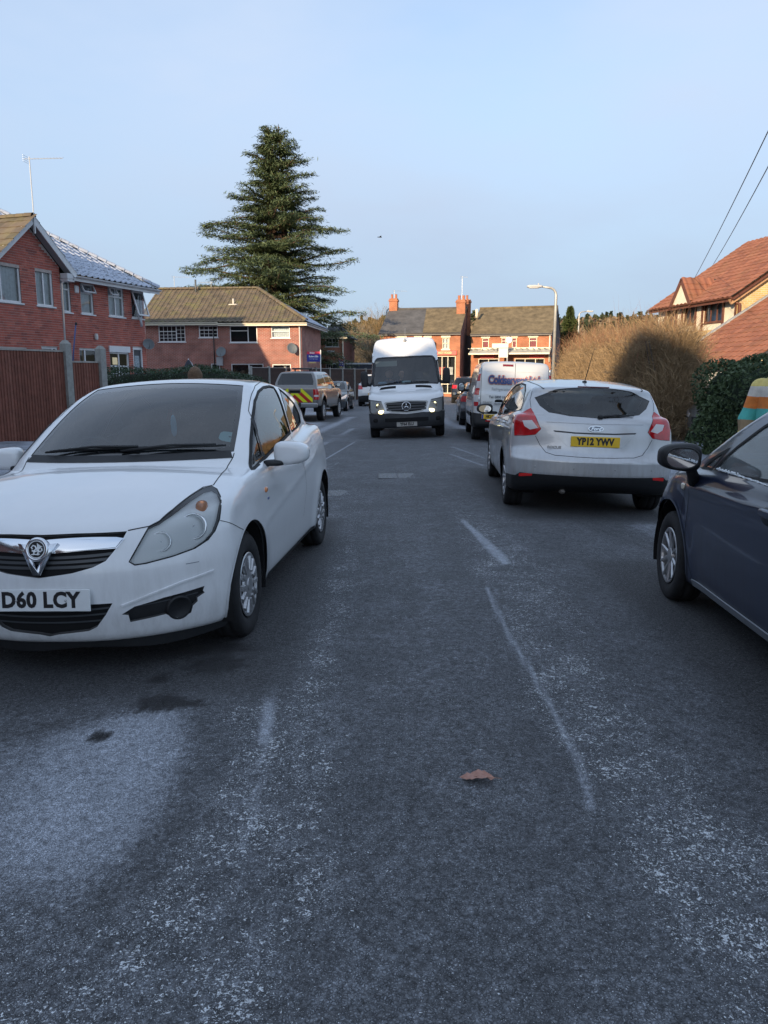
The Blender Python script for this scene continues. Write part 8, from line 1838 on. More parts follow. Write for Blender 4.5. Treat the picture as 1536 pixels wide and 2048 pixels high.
        cb.ribbon([(1.02, sg*.9, 2.2), (.2, sg*.86, 2.3)], .03, 'roof_gutter', WH, thick=.012)
        cb.ribbon([(2.05, sg*.95, 1.30), (2.2, sg*.95, 1.12), (2.3, sg*.93, 1.04)], .008)
    M = plate_M(B, B.end(0, .83, 1), 1, R(4), .02)
    st = MB(); st.lathe([(.118, -.02), (.118, .006), (.110, .012), (.102, .008), (.100, -.01)], 40, M)
    for k in range(3):
        a = math.pi/2 + 2*math.pi*k/3; c, s_ = math.cos(a), math.sin(a); st.prism([(.104*c, .104*s_), (.018*math.cos(a + math.pi/3), .018*math.sin(a + math.pi/3)), (0, 0), (.018*math.cos(a - math.pi/3), .018*math.sin(a - math.pi/3))][::-1], -.004, .008, M)
    st.build('grille_star', CHROME, r, True)
    pp = B.end(0, .385, 1); PM = plate_M(B, (pp[0], 0, .385), 1, R(2), .02); plate(r, PM, 'YF64 ELU', simple('plate_dirty', (.40, .38, .35), .6, var=.2), size=.10, sx=.80)
    for y0, y1 in ((-.75, -.05), (-.02, .62)):
        a = B.snap(np.array([[1.86, y0, 1.40]]))[0]; e = B.snap(np.array([[1.80, y1, 1.43]]))[0]; MB().tube([a + [.03, 0, .01], (a + e)/2 + [.03, 0, .02], e + [.02, 0, .01]], .012, 6).build('wiper', BLACKP, r, True)
    an = B.snap(np.array([[.80, .02, 2.55]]))[0]; t = MB(); t.sq(an, (.05, .04, .05), .8, .8); t.tube([an, an + [-.1, .02, .36]], .006, 6); t.build('roof_aerial', simple('aerial_grey', (.22, .23, .25), .5), r, True)
    cabin(r, 1.9, .72, -1.5, .93, zfl=.62, dash_x=1.55, head=1.62, dash_z=1.42, wheel_y=-.46)
    MB().box((-.35, -.9, .5), (-.32, .9, 2.3)).build('bulkhead', TRIM, r)
    for (y, c_, w_) in ((-.62, (.20, .42, .62), .12), (.02, (.45, .72, .78), .13)):
        MB().sq((1.60, y, 1.44), (.08, w_, .035), .7, .5).build('dashboard_papers', simple('papers_%d' % int(100*w_), c_, .7), r)
    vis = MB().box((1.20, -.80, 1.88), (1.22, -.22, 2.02)); vis.build('sun_visor', simple('visor', (.42, .42, .36), .8), r)
    arch_liner(r, (1.83, -1.83), .95, .435, .36)
    wheels(r, (1.83, -1.83), .86, .345, .225, .20, 'steel')
    return r

def van_sticker(cb, name, pts2, mat, r, lift=.003):
    """flat print on the tail: outline in (y, z), laid on the surface"""
    P = np.array([cb.B.end(y, z, -1) + np.array([-lift, 0, 0]) for y, z in pts2]); return obj(name, mesh(name, P, [list(range(len(P)))], mat), r)

# ---- silver panel van, doors to the camera
def build_trafic():
    r = vehicle_root('panel_van', 'trafic', 'silver panel van with blue lettering on its back doors', 'van', hl=1.55, hw=.82)
    SI = paint('van_silver_paint', (0.60, 0.615, 0.63), metal=.35, rough=.33, dirt=.4, dcol=(.28, .27, .26))
    cb = CarBuild('trafic', 0.045, r, SI); B = cb.B
    well(cb, (1.45, -1.65), .40, .345)
    tl = [(-2.38, .84, 1.64), (-2.30, .91, 1.60), (-2.33, .96, 1.13), (-2.44, .875, 1.13)]
    two(cb, 10, tl, n=(-.75, .65, 0)); 
    for k, f in ((12, lambda P: P), (13, mir)): cb.cut(k, f([(-2.40, .855, 1.46), (-2.30, .93, 1.45), (-2.32, .94, 1.29), (-2.42, .865, 1.29)]), parent=k - 2, n=(-.75, .65 if k == 12 else -.65, 0))
    for k, f in ((14, lambda P: P), (15, mir)): cb.cut(k, f([(-2.44, .875, .96), (-2.36, .94, .96), (-2.37, .95, .86), (-2.45, .88, .86)]), n=(-.75, .65 if k == 14 else -.65, 0))
    bu = [(-2.45, 0, .50), (-2.45, .60, .50), (-2.44, .70, .66), (-2.3, .95, .70), (-2.0, .98, .68), (-2.0, .98, .1), (-2.3, .8, .05), (-2.4, 0, .05)]
    cb.cut(20, sym(bu), n=(-1, 0, 0), minfacing=-.1)
    for sg in (1, -1): cb.cut(21 + (sg < 0), [(-2.5, sg*.9, .69), (-2.05, sg*1., .68), (-2.05, sg*1., .1), (-2.5, sg*.9, .1)], n=(0, sg, 0), minfacing=.1)
    sw = [(1.55, .93, 1.22), (1.15, .88, 1.60), (.95, .85, 1.74), (.35, .85, 1.76), (.30, .93, 1.22)]
    two(cb, 30, sw, n=(0, 1, .15)); fs = [(1.75, 0, 1.25), (1.68, .5, 1.23), (1.5, .84, 1.22), (1.0, .76, 1.68), (.9, 0, 1.78)]; cb.cut(40, sym(fs), n=(.8, 0, .6))
    cb.emit(0, 'body', SI)
    for k in (10, 11): t = cb.emit(k, 'tail_light', REDL, .006); cb.emit(k + 2, 'clear_lens', CLEARL, .006, parent=t)
    for k in (14, 15): cb.emit(k, 'lower_reflector', REDL, .006)
    cb.emit(20, 'rear_bumper', BLACKP, .006)
    for k in (21, 22): cb.emit(k, 'bumper_corner', BLACKP, .006)
    for k in (30, 31): cb.emit(k, 'cab_window', GLASSD, -.003)
    cb.emit(40, 'windscreen', GLASSF, -.003)
    E = lambda y, z: B.end(y, z, -1)
    cb.ribbon([E(0, z) for z in np.linspace(.52, 1.90, 14)], .010)
    for sg in (1, -1):
        cb.ribbon([E(.80*sg, z) for z in np.linspace(.55, 1.86, 14)], .010)
        for zz in (1.72, 1.02): MB().sq(E(.835*sg, zz), (.03, .03, .05), .7, .7).build('door_hinge', SI, r, True)
        p = E(.60*sg, .52); MB().box((p[0] - .03, .60*sg - .06, .50), (p[0] + .02, .60*sg + .06, .53)).build('bumper_reflector', REDL, r)
        mirror_casing(r, (1.25, sg*1.14, 1.30), (.09, .10, .16), BLACKP, sg)
        MB().tube([(1.25, sg*.93, 1.20), (1.25, sg*1.06, 1.22)], .035, 8).build('mirror_foot', BLACKP, r, True)
        cb.ribbon([B.side(x, .62, sg) for x in np.linspace(-1.15, .95, 12)], .10, 'rubbing_strip', BLACKP, thick=.006)
        cb.ribbon([B.side(x, 1.42, sg) for x in np.linspace(-2.0, .1, 12)], .008, 'slide_rail')
        cb.ribbon([B.side(-.05, z, sg) for z in np.linspace(.5, 1.8, 8)], .007)
        MB().sq(B.side(-2.0, 1.05, sg), (.05, .01, .018), .7, .6).build('side_handle', BLACKP, r, True)
    # pressed panel on each door
    for s0, s1 in ((.05, .70), (-.05, -.66)):
        q = [(s0, 1.70), (s1*.97, 1.70), (s1, 1.66), (s1, 1.20), (s1*.97, 1.15), (s0, 1.10)]
        cb.ribbon([E(y, z) for y, z in q], .014, 'door_pressing', SI, thick=.006, step=.06)
    bl = [E(y, 1.845) for y in np.linspace(.05, .30, 6)]; cb.ribbon(bl, .05, 'high_brake_light', simple('brake_lens_dark', (.16, .008, .012), .15, coat=.7), thick=.012)
    h = E(.36, .985); MB().sq((h[0], h[1], h[2]), (.02, .10, .05), .7, .6).build('handle_cup', DARKV, r, True); MB().sq((h[0] - .02, h[1], h[2] - .04), (.02, .12, .018), .7, .6).build('door_handle', SI, r, True)
    pm = E(.52, .615); PM = plate_M(B, (pm[0], .50, .615), -1, 0, .012); plate(r, PM, 'HK16 WEP', PLATEY, blue=True, sx=.74)
    # lettering on the doors
    M0 = plate_M(B, (E(0.05, 1.48)[0], .03, 1.49), -1, R(-4), .05)
    edge = simple('logo_orange', (.62, .22, .14), .5); ink = simple('logo_blue', (.07, .12, .30), .5)
    text('logo_outline', 'Coldservent Ltd', .27, edge, r, M0, sx=.74, bold=.024, extrude=.001, spacing=.93)
    text('logo_lettering', 'Coldservent Ltd', .27, ink, r, M0 @ Matrix.Translation((0, 0, .003)), sx=.74, bold=.010, extrude=.001, spacing=.93)
    M1 = plate_M(B, (E(.3, 1.28)[0], .20, 1.275), -1, R(-3), .016); pale = simple('print_pale', (.40, .41, .43), .5); dk = simple('print_dark', (.12, .13, .15), .5)
    text('door_print', 'Refrigeration & Air', .10, pale, r, M1, sx=.9)
    M2 = plate_M(B, (E(.3, 1.10)[0], .36, 1.085), -1, R(-2), .016); text('door_print', 'Tel: 0800 169 5', .085, dk, r, M2, sx=.9, bold=.002)
    M3 = plate_M(B, (E(.65, .96)[0], .63, .955), -1, 0, .012); text('model_badge', 'TRAFIC', .06, simple('badge_dull', (.30, .29, .27), .4, metal=.5), r, M3, sx=1.2)
    arch_liner(r, (1.45, -1.65), .93, .405, .345)
    wheels(r, (1.45, -1.65), .83, .335, .215, .205, 'steel')
    return r

def clip_poly(poly, x0, x1, y0, y1):
    for (ax, v, s) in ((0, x0, 1), (0, x1, -1), (1, y0, 1), (1, y1, -1)):
        out = []
        for i in range(len(poly)):
            p, q = poly[i], poly[(i+1) % len(poly)]; dp, dq = (p[ax] - v)*s, (q[ax] - v)*s
            if dp >= 0: out.append(p)
            if (dp >= 0) != (dq >= 0): t = dp/(dp - dq); out.append((p[0] + (q[0] - p[0])*t, p[1] + (q[1] - p[1])*t))
        poly = out
        if len(poly) < 3: return []
    return poly

# ---- pickup with chevrons on its tailgate
def build_pickup():
    r = vehicle_root('pickup_truck', 'pickup', 'grey pickup with canopy and red and yellow chevrons on its tailgate', 'pickup', hl=1.54, hw=.78, dz=.12)
    GR = paint('pickup_grey_paint', (0.20, 0.195, 0.19), metal=.6, rough=.33, dirt=.5, dcol=(.22, .19, .16))
    cb = CarBuild('pickup', 0.045, r, GR); B = cb.B
    well(cb, (1.54, -1.54), .47, .40)
    rg = [(-2.45, 0, 1.27), (-2.45, .70, 1.27), (-2.35, .70, 1.40), (-2.22, .60, 1.66), (-2.2, .56, 1.70), (-2.2, 0, 1.715)]
    cb.cut(1, sym(rg), n=(-.9, 0, .4))
    two(cb, 10, [(-2.54, .72, 1.12), (-2.40, .93, 1.12), (-2.40, .94, .72), (-2.55, .74, .72)], n=(-.85, .5, 0))
    for k, f in ((12, lambda P: P), (13, mir)): cb.cut(k, f([(-2.54, .76, .90), (-2.44, .90, .90), (-2.44, .90, .83), (-2.55, .76, .83)]), parent=k - 2, n=(-.85, .5 if k == 12 else -.5, 0))
    s1 = [(-.95, .84, 1.27), (-.98, .74, 1.66), (-1.9, .74, 1.64), (-2.15, .84, 1.27)]; s2 = [(-.80, .85, 1.25), (-.82, .72, 1.68), (.0, .70, 1.70), (.02, .85, 1.24)]; s3 = [(.10, .85, 1.24), (.08, .70, 1.70), (.45, .70, 1.64), (.98, .84, 1.22)]
    for i, q in enumerate((s1, s2, s3)): two(cb, 20 + 2*i, q, n=(0, 1, .2))
    fs = [(1.25, 0, 1.22), (1.15, .55, 1.21), (1.0, .78, 1.20), (.55, .66, 1.62), (.4, 0, 1.70)]; cb.cut(40, sym(fs), n=(.8, 0, .6))
    cb.emit(0, 'body', GR)
    cb.emit(1, 'canopy_window', GLASSD, -.003)
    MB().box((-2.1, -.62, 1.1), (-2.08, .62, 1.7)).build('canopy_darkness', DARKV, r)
    for k in (10, 11): t = cb.emit(k, 'tail_light', REDL, .006); cb.emit(k + 2, 'clear_lens', CLEARL, .006, parent=t)
    for k in range(20, 26): cb.emit(k, 'side_window', GLASSD, -.003)
    cb.emit(40, 'windscreen', GLASSF, -.003)
    x = B.end(0, .9, -1)[0] - .006
    red = simple('chevron_red', (.45, .015, .015), .4); yel = simple('chevron_yellow', (.72, .76, .02), .4)
    M = frame_M((x, 0, 0), (0, -1, 0), ez=(-1, 0, 0))       # x: reader's right, y: up
    for sg in (1, -1):
        for i in range(-3, 7):
            b0 = .28 + i*.16; q = [(0, b0 + .0), (sg*.8, b0 - .72), (sg*.8, b0 - .72 + .16), (0, b0 + .16)]
            q = clip_poly(q if sg > 0 else q[::-1], min(0, sg*.70), max(0, sg*.70), .62, 1.14)
            for part in ([clip_poly(q, -.8, .8, .62, .96), clip_poly(q, .24, .8, .96, 1.14), clip_poly(q, -.8, -.24, .96, 1.14)] if q else []):
                if len(part) > 2: MB().prism(part, 0, .003, M).build('chevron_stripe', red if i % 2 else yel, r)
    MB().bevbox((x - .01, -.21, .98), (x + .02, .21, 1.07), .01).build('tailgate_handle', DARKV, r)
    MB().bevbox((x - .16, -.90, .42), (x + .06, .90, .60), .04).build('rear_bumper', simple('bumper_steel', (.32, .33, .34), .3, metal=.7), r)
    MB().bevbox((x - .17, -.28, .46), (x - .14, .62, .62), .01).build('bumper_step', BLACKP, r)
    PM = frame_M((x - .18, .08, .55), (0, -1, 0), ez=(-1, 0, 0)); plate(r, PM, 'FP69 FCX', PLATEY, size=.1, sx=.78)
    lb = MB().bevbox((-1.35, -.42, 1.86), (-1.15, .42, 1.93), .02); lb.build('roof_light_bar', simple('light_bar_grey', (.06, .06, .065), .3), r)
    for y in (-.3, .3): MB().box((-1.3, y - .02, 1.79), (-1.2, y + .02, 1.87)).build('bar_foot', BLACKP, r)
    for sg in (1, -1):
        mirror_casing(r, (.80, sg*1.05, 1.27), (.08, .11, .10), GR, sg); MB().tube([(.82, sg*.88, 1.18), (.82, sg*.98, 1.22)], .03, 8).build('mirror_foot', BLACKP, r, True)
        cb.ribbon([B.side(-.92, z, sg) for z in np.linspace(.5, 1.2, 6)], .02, 'bed_gap')
        cb.ribbon([B.side(q, 1.21, sg) for q in np.linspace(-2.4, -.95, 6)], .02, 'canopy_joint')
        MB().tube([(-.9, sg*.92, .42), (.95, sg*.92, .42)], .05, 8).build('side_step', BLACKP, r)
    MB().tube([(-2.3, .25, .36), (-2.62, .25, .36)], .05, 10).build('tow_bar', simple('exhaust', (.2, .18, .16), .5, metal=.6), r, True)
    arch_liner(r, (1.54, -1.54), .90, .475, .40)
    wheels(r, (1.54, -1.54), .80, .40, .25, .235, 'alloy')
    for o in r.children:
        if o.name.startswith('wheel') and 'arch' not in o.name: o.location.z -= .12
    return r

# ---- smaller vehicles farther off share one routine
def build_far(name, key, kind, label, col, facing, hgt=1.0, text_='', metal=.3, plate_y=0.0, h=.06, plate_mat=None):
    """hatchback shapes: glass all round, lamps, bumper, plate, mirrors, wheels"""
    r = vehicle_root(name, key, label, 'car')
    P_ = paint(key + '_paint', col, metal=metal, rough=.32, dirt=.4)
    c = CARS[kind]; cb = CarBuild(kind, h, r, P_); B = cb.B; lo, hi = c['bounds']; sz = hi[2]/1.57; L1, L0 = hi[0] - .1, lo[0] + .1; W = c['W']
    ax = (1.28*L1/2.1, -1.28*L1/2.1)
    well(cb, ax, .375, .32)
    S = lambda P: [(x*L1/2.1, y*W/.87, z*sz) for x, y, z in P]
    sg_ = S([(.86, .80, .97), (.50, .74, 1.15), (.10, .66, 1.33), (-.2, .64, 1.385), (-.8, .63, 1.38), (-1.15, .64, 1.30), (-1.40, .70, 1.15), (-.9, .78, 1.05), (0, .8, .985)])
    two(cb, 20, sg_, n=(0, 1, .3)); fs = S([(1.05, 0, 1.05), (1.0, .42, 1.04), (.84, .68, 1.03), (.42, .60, 1.30), (.15, .52, 1.41), (.2, 0, 1.44)]); cb.cut(30, sym(fs), n=(.8, 0, .6))
    rg = S([(-1.85, 0, 1.06), (-1.8, .50, 1.07), (-1.7, .62, 1.12), (-1.6, .56, 1.34), (-1.6, .40, 1.39), (-1.6, 0, 1.40)]); cb.cut(31, sym(rg), n=(-1, 0, .35))
    two(cb, 40, S([(1.90, .48, .66), (1.70, .70, .76), (1.45, .80, .84), (1.42, .83, .80), (1.65, .78, .64), (1.88, .52, .58)]), n=(.85, .5, .25))
    two(cb, 42, S([(-1.85, .55, .98), (-1.65, .85, 1.0), (-1.65, .86, .80), (-1.9, .58, .80)]), n=(-.85, .5, 0))
    cb.cut(44, sym(S([(2., 0, .62), (2., .45, .62), (2., .40, .50), (2., 0, .48)])), n=(1, 0, 0)); cb.cut(45, sym(S([(2., 0, .40), (2., .60, .40), (1.9, .60, .24), (2., 0, .24)])), n=(1, 0, 0))
    cb.cut(46, sym(S([(-2., 0, .52), (-2., .55, .52), (-1.9, .84, .48), (-1.8, .9, .1), (-2., 0, .1)])), n=(-1, 0, 0), minfacing=-.1)
    cb.emit(0, 'body', P_)
    for k in (20, 21): cb.emit(k, 'side_window', GLASSD, -.003)
    cb.emit(30, 'windscreen', GLASSD, -.003); cb.emit(31, 'rear_window', GLASSD, -.003)
    for k in (40, 41): cb.emit(k, 'headlight', CLEARL, .002)
    for k in (42, 43): cb.emit(k, 'tail_light', REDL, .002)
    cb.emit(44, 'grille', BLACKP, -.004); cb.emit(45, 'lower_intake', BLACKP, -.004); cb.emit(46, 'rear_bumper_trim', BLACKP, .002)
    for sg in (1, -1):
        mirror_casing(r, (.72*L1/2.1, sg*(W + .12), 1.02*sz), (.08, .10, .075), BLACKP, sg, glass_back=(facing < 0)); MB().tube([(.74*L1/2.1, sg*(W - .06), .98*sz), (.74*L1/2.1, sg*(W + .06), 1.0*sz)], .025, 6).build('mirror_foot', BLACKP, r, True)
        q = [(-.40*L1/2.1, .80*W/.87*sg, 1.02*sz), (-.46*L1/2.1, .66*W/.87*sg, 1.38*sz)]; cb.ribbon(q, .04, 'door_pillar', BLACKP, lift=.003)
        cb.ribbon([B.side(-.34*L1/2.1, z*sz, sg) for z in np.linspace(.32, 1.0, 5)], .006); cb.ribbon([B.side(.86*L1/2.1, z*sz, sg) for z in np.linspace(.32, .95, 5)], .006)
        cb.ribbon([B.side(x, .30*sz, sg) for x in np.linspace(ax[0] - .42, ax[1] + .42, 8)], .05, 'sill_strip', BLACKP, lift=.003)
        MB().sq(B.side(-.25*L1/2.1, .92*sz, sg), (.08, .015, .016), .6, .5).build('door_handle', P_, r, True)
    for s, z in ((1, .46*sz), (-1, .80*sz if plate_y == 0 else plate_y)):
        p = B.end(0, z, s); PM = plate_M(B, (p[0], 0, z), s, 0, .015); plate(r, PM, text_ if s == facing else '', plate_mat or (PLATEW if s > 0 else PLATEY), size=.1, sx=.78)
    # shaded cabin behind the glass
    MB().sq((-.35*L1/2.1, 0, .80*sz), (1.2*L1/2.1, W*.80, .22), .4, .3).build('cabin_block', TRIM, r)
    for x in (.05, -.85):
        for y in (-.36, .36): MB().sq((x*L1/2.1, y, 1.02*sz), (.09, .22, .26), .5, .5).build('seat_back', FABRIC, r, True)
    arch_liner(r, ax, W - .03, .38, .32); wheels(r, ax, W - .12, .318, .20, .21, 'alloy')
    return r

build_corsa(); build_focus(); build_punto(); build_sprinter(); build_trafic(); build_pickup()
build_far('parked_car', 'hatch', 'hatch', 'dark grey-blue hatchback facing the camera in front of the pickup', (.045, .06, .075), 1)
build_far('parked_car', 'mpv', 'mpv', 'white tall estate car seen from behind, left of the white van', (.74, .75, .75), -1, plate_y=.70, metal=.0)
build_far('parked_car', 'suv', 'suv', 'black car with bright red tail lamps beyond the silver panel van', (.012, .012, .015), -1)
build_far('parked_car', 'greycar', 'saloon', 'dark grey car parked just ahead of the silver panel van', (.10, .10, .11), -1)
build_far('parked_car', 'saloon', 'saloon', 'pale silver car at the far end of the road facing the camera', (.60, .62, .64), 1)
build_far('parked_car', 'drivesuv', 'suv', 'grey car standing in the driveway between the hedges', (.16, .16, .155), 1, text_='OY71 KLC')

# ------------------------------------------------------------------ people: one continuous skin grown round a posed skeleton
class Figure:
    def __init__(s, caps, k=.018): s.caps = caps; s.k = k
    def f(s, x, y, z):
        P = np.stack([x, y, z], -1); acc = 0
        for (a, b, ra, rb, sx) in s.caps:
            a, b = np.array(a), np.array(b); d = b - a; t = np.clip(((P - a) @ d)/max(d @ d, 1e-9), 0, 1); q = P - a - t[..., None]*d; r = np.sqrt((q[..., 0]/sx[0])**2 + (q[..., 1]/sx[1])**2 + (q[..., 2]/sx[2])**2)*min(sx) - (ra + (rb - ra)*t)*min(sx)
            acc = acc + np.exp(-r/s.k)
        return -s.k*np.log(np.maximum(acc, 1e-300))
    F = Body.F; grad = Body.grad; normal = Body.normal; snap = Body.snap
def figure_parts(root, caps, zones, h=.02, bounds=None, k=.018):
    """zones: list of (name, material, test) in order; first match takes the face. The body is one skin; clothes are its outer shells"""
    fg = Figure(caps, k); P, Q = surface_net(fg, *bounds, h); N = fg.normal(P); C = P[Q].mean(1); body = obj('body', mesh('body', P, Q, zones[-1][1], normals=N), root); used = np.zeros(len(Q), bool)
    for nm, mat, test, off in zones[:-1]:
        m = test(C) & ~used; used |= m
        if not m.any(): continue
        f = Q[m]; u, iv = np.unique(f, return_inverse=True); obj(nm, mesh(nm, P[u] + N[u]*off, iv.reshape(f.shape), mat, normals=N[u]), body)
    return body
def head_caps(c, s=1.0, fwd=(1, 0, 0)):
    c = np.array(c); f = np.array(fwd, float); up = np.array([0, 0, 1.0]); sd = np.cross(up, f)
    o = lambda a, b, g: tuple(c + f*a*s + sd*b*s + up*g*s)
    return [(o(0, 0, .02), o(-.01, 0, .06), .085*s, .088*s, (1.1, .9, 1)), (o(.03, 0, -.05), o(.02, 0, -.02), .062*s, .07*s, (1, .9, 1)), (o(.095, 0, .012), o(.112, 0, -.018), .011*s, .016*s, (1, 1, 1)), (o(.09, 0, -.055), o(.09, 0, -.056), .018*s, .018*s, (1, 1.4, .6)), (o(.078, 0, -.095), o(.07, 0, -.09), .026*s, .026*s, (1, 1, 1)), (o(-.01, .088, -.005), o(-.01, .088, .025), .018*s, .018*s, (1.2, .6, 1)), (o(-.01, -.088, -.005), o(-.01, -.088, .025), .018*s, .018*s, (1.2, .6, 1)), (o(0, 0, -.15), o(0, 0, -.05), .056*s, .055*s, (1, 1, 1))]
def hand_caps(w, d, up, s=1.0):
    """palm, four bent fingers of unequal length and a thumb; w: wrist, d: pointing direction, up: back of the hand"""
    w = np.array(w, float); d = np.array(d, float)/np.linalg.norm(d); up = np.array(up, float); up -= d*(up @ d); up /= np.linalg.norm(up); sd = np.cross(up, d); c = []
    pt = lambda a, b, g: tuple(w + d*a*s + sd*b*s + up*g*s)
    c.append((pt(.0, 0, 0), pt(.075, 0, 0), .030*s, .036*s, (1, 1, 1)))
    for b, L in ((-.030, .068), (-.010, .078), (.011, .073), (.031, .058)): c += [(pt(.075, b, 0), pt(.075 + L*.5, b*1.1, -.008), .0105*s, .0095*s, (1, 1, 1)), (pt(.075 + L*.5, b*1.1, -.008), pt(.075 + L*.85, b*1.1, -.034), .0095*s, .008*s, (1, 1, 1))]
    c += [(pt(.02, -.034, -.004), pt(.05, -.060, -.018), .013*s, .011*s, (1, 1, 1)), (pt(.05, -.060, -.018), pt(.080, -.062, -.030), .011*s, .009*s, (1, 1, 1))]; return c
SKIN = simple('skin', (.52, .27, .19), .5, var=.08, vscale=12); HAIR = simple('brown_hair', (.16, .095, .055), .75, var=.35, vscale=40, bump=.6, bscale=90)
def eyes(root, c, fwd):
    c = np.array(c); f = np.array(fwd, float); sd = np.cross([0, 0, 1], f)
    for b in (.032, -.032): p = c + f*.083 + sd*b + np.array([0, 0, .022]); MB().sq(tuple(p), (.010, .010, .008), .9, .9, 8, 6).build('eye', simple('eye_dark', (.05, .04, .035), .3), root, True)
def standing(key, x, y, rz, label, jacket_zone, dz=.115, hgt=1.0, lean=0.0, arm=None, trousers=(.03, .035, .05), hair=HAIR):
    r = thing('person', (x, y, float(gz(x, y)) + dz), rz, label=label, cat='person'); s = hgt; L = lean
    sh = 1.42*s; hip = .93*s; c = []
    for sg in (1, -1):
        c += [((0, .10*sg, hip), (.02, .105*sg, .50*s), .095, .062, (1, 1, 1)), ((.02, .105*sg, .50*s), (-.01, .11*sg, .09*s), .060, .042, (1, 1, 1)), ((-.02, .11*sg, .05), (.15, .12*sg, .035), .042, .036, (1, 1, .8))]
        a = arm[0 if sg > 0 else 1] if arm else ((.02, .27, 1.12), (.10, .25, .90))
        e = (a[0][0] + L*.7, a[0][1]*sg, a[0][2]*s); w = (a[1][0] + L*.6, a[1][1]*sg, a[1][2]*s)
        c += [((L, .185*sg, sh - .03), e, .062, .050, (1, 1, 1)), (e, w, .048, .034, (1, 1, 1))]; c += hand_caps(w, np.array(w) - np.array(e), (1, 0, .2))
    c += [((0, 0, hip - .02), (L*.5, 0, 1.15*s), .13, .125, (.85, 1.15, 1)), ((L*.5, 0, 1.15*s), (L, 0, sh - .06), .13, .13, (.85, 1.25, 1)), ((L, 0, sh - .02), (L + .02, 0, sh + .10), .07, .055, (1, 1, 1))]; hc = (L + .04, 0, sh + .22*s); c += head_caps(hc)
    b = figure_parts(r, c, jacket_zone(hip, sh, hc, s) + [('skin', SKIN)], .017, ((-.35, -.45, -.03), (.55, .45, 1.85*s))); eyes(b, hc, (1, 0, 0)); return r
def plain_coat(col, tr=(.03, .035, .05), hr=HAIR):
    J = simple('coat_%d' % int(1000*sum(col)), col, .85, var=.15, vscale=10); T = simple('trousers_%d' % int(1000*sum(tr)), tr, .85); B_ = simple('boots', (.02, .018, .016), .6)
    def z(hip, sh, hc, s): 
        hair = lambda C: (C[:, 2] > hc[2] - .02 + np.clip((C[:, 0] - hc[0])*1.4, -.12, .12)) & (C[:, 2] > sh + .05) & ~((C[:, 0] > hc[0] + .055) & (C[:, 2] < hc[2] + .075))
        return [('hair', hr, hair, .012), ('coat', J, lambda C: (C[:, 2] > hip - .12) & (C[:, 2] < sh + .05) & ~((C[:, 2] < hip + .03) & (np.abs(C[:, 1]) > .20)), .016), ('boots', B_, lambda C: C[:, 2] < .12, .008), ('trousers', T, lambda C: (C[:, 2] < hip) & (np.abs(C[:, 1]) < .205), .010)]
    return z
def striped_coat(hip, sh, hc, s):
    bands = [((.75, .66, .16), .90, 1.02), ((.34, .24, .14), 1.02, 1.12), ((.10, .52, .46), 1.12, 1.22), ((.80, .24, .05), 1.22, 1.315), ((.74, .70, .62), 1.315, 1.40), ((.80, .66, .22), 1.40, 1.50)]; out = []
    body = lambda C: ~((C[:, 2] < hip + .03) & (np.abs(C[:, 1]) > .20)) & (C[:, 2] < sh + .05)
    out.append(('hair', HAIR, lambda C: (C[:, 2] > hc[2] - .02 + np.clip((C[:, 0] - hc[0])*1.4, -.12, .12)) & (C[:, 2] > sh + .05) & ~((C[:, 0] > hc[0] + .055) & (C[:, 2] < hc[2] + .075)), .012))
    for i, (c, a, b) in enumerate(bands): out.append(('coat_band', simple('coat_band_%d' % i, c, .8, var=.18, vscale=14), (lambda a_, b_: lambda C: body(C) & (C[:, 2] >= a_*s) & (C[:, 2] < b_*s))(a, b), .022))
    T = simple('jeans', (.04, .055, .09), .85); out += [('boots', simple('boots', (.02, .018, .016), .6), lambda C: C[:, 2] < .12, .008), ('trousers', T, lambda C: (C[:, 2] < hip) & (np.abs(C[:, 1]) < .205), .010)]; return out
standing('a', -3.05, 12.6, R(95), 'person with brown hair standing behind the white hatchback, only the crown showing', plain_coat((.10, .11, .13)), hgt=.905)
standing('b', 3.42, 6.7, R(215), 'person in a multicoloured striped jacket beyond the dark blue hatchback', striped_coat, hgt=1.04, dz=.0)
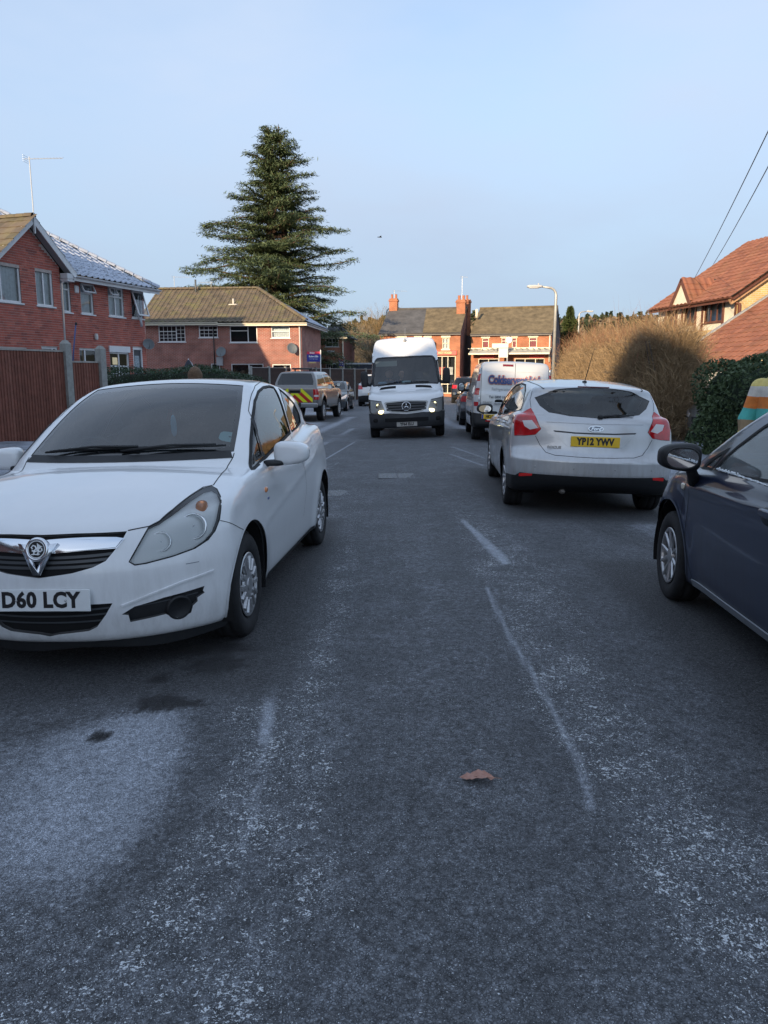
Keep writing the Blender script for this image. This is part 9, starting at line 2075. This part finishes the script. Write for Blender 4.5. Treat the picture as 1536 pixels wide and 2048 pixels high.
def driver():
    x, y, a = PLACE['sprinter']; M = car_frame(x, y, a, 1.83, .86, .022); r = thing('person', (0, 0, 0), 0, label='person driving the white van, one hand raised towards the screen', cat='person'); r.matrix_world = M; X, Y, Z = .62, -.46, .95; c = []
    for sg in (1, -1): c += [((X, Y + .10*sg, Z), (X + .42, Y + .13*sg, Z + .08), .09, .065, (1, 1, 1)), ((X + .42, Y + .13*sg, Z + .08), (X + .62, Y + .13*sg, Z - .26), .06, .045, (1, 1, 1)), ((X + .60, Y + .13*sg, Z - .28), (X + .72, Y + .13*sg, Z - .29), .042, .036, (1, 1, .8))]
    for e, w, d in (((X + .18, Y - .27, 1.28), (X + .45, Y - .16, 1.42), (.5, .4, .2)), ((X + .22, Y + .30, 1.34), (X + .50, Y + .36, 1.60), (.3, 0, .8))): c += [((X - .02, Y + math.copysign(.19, e[1] - Y), 1.45), e, .062, .050, (1, 1, 1)), (e, w, .048, .034, (1, 1, 1))]; c += hand_caps(w, d, (0, 0, 1) if d[2] < .5 else (-1, 0, .2))
    c += [((X, Y, Z), (X - .02, Y, 1.22), .13, .13, (.85, 1.15, 1)), ((X - .02, Y, 1.22), (X - .02, Y, 1.40), .13, .13, (.85, 1.25, 1)), ((X - .01, Y, 1.42), (X, Y, 1.56), .07, .055, (1, 1, 1))]; hc = (X + .02, Y, 1.68); c += head_caps(hc); J = simple('driver_coat', (.03, .06, .16), .85, var=.2, vscale=10); T = simple('trousers_d', (.03, .03, .035), .9)
    def sleeve(C): d = np.min([np.linalg.norm(C - np.array(w), axis=1) for w in ((X + .47, Y - .14, 1.43), (X + .53, Y + .36, 1.66))], 0); return d > .12
    b = figure_parts(r, c, [('hair', HAIR, lambda C: (C[:, 2] > hc[2] - .0 + np.clip((C[:, 0] - hc[0])*1.4, -.12, .12)) & (C[:, 2] > 1.6) & ~((C[:, 0] > hc[0] + .055) & (C[:, 2] < hc[2] + .075)), .010), ('coat', J, lambda C: (C[:, 2] > Z + .10) & (C[:, 2] < 1.50) & sleeve(C) & (C[:, 0] < X + .60), .014), ('trousers', T, lambda C: C[:, 2] <= Z + .14, .010), ('skin', SKIN)], .026, ((X - .3, Y - .55, .60), (X + .9, Y + .60, 1.88))); eyes(b, hc, (1, 0, 0))
driver()
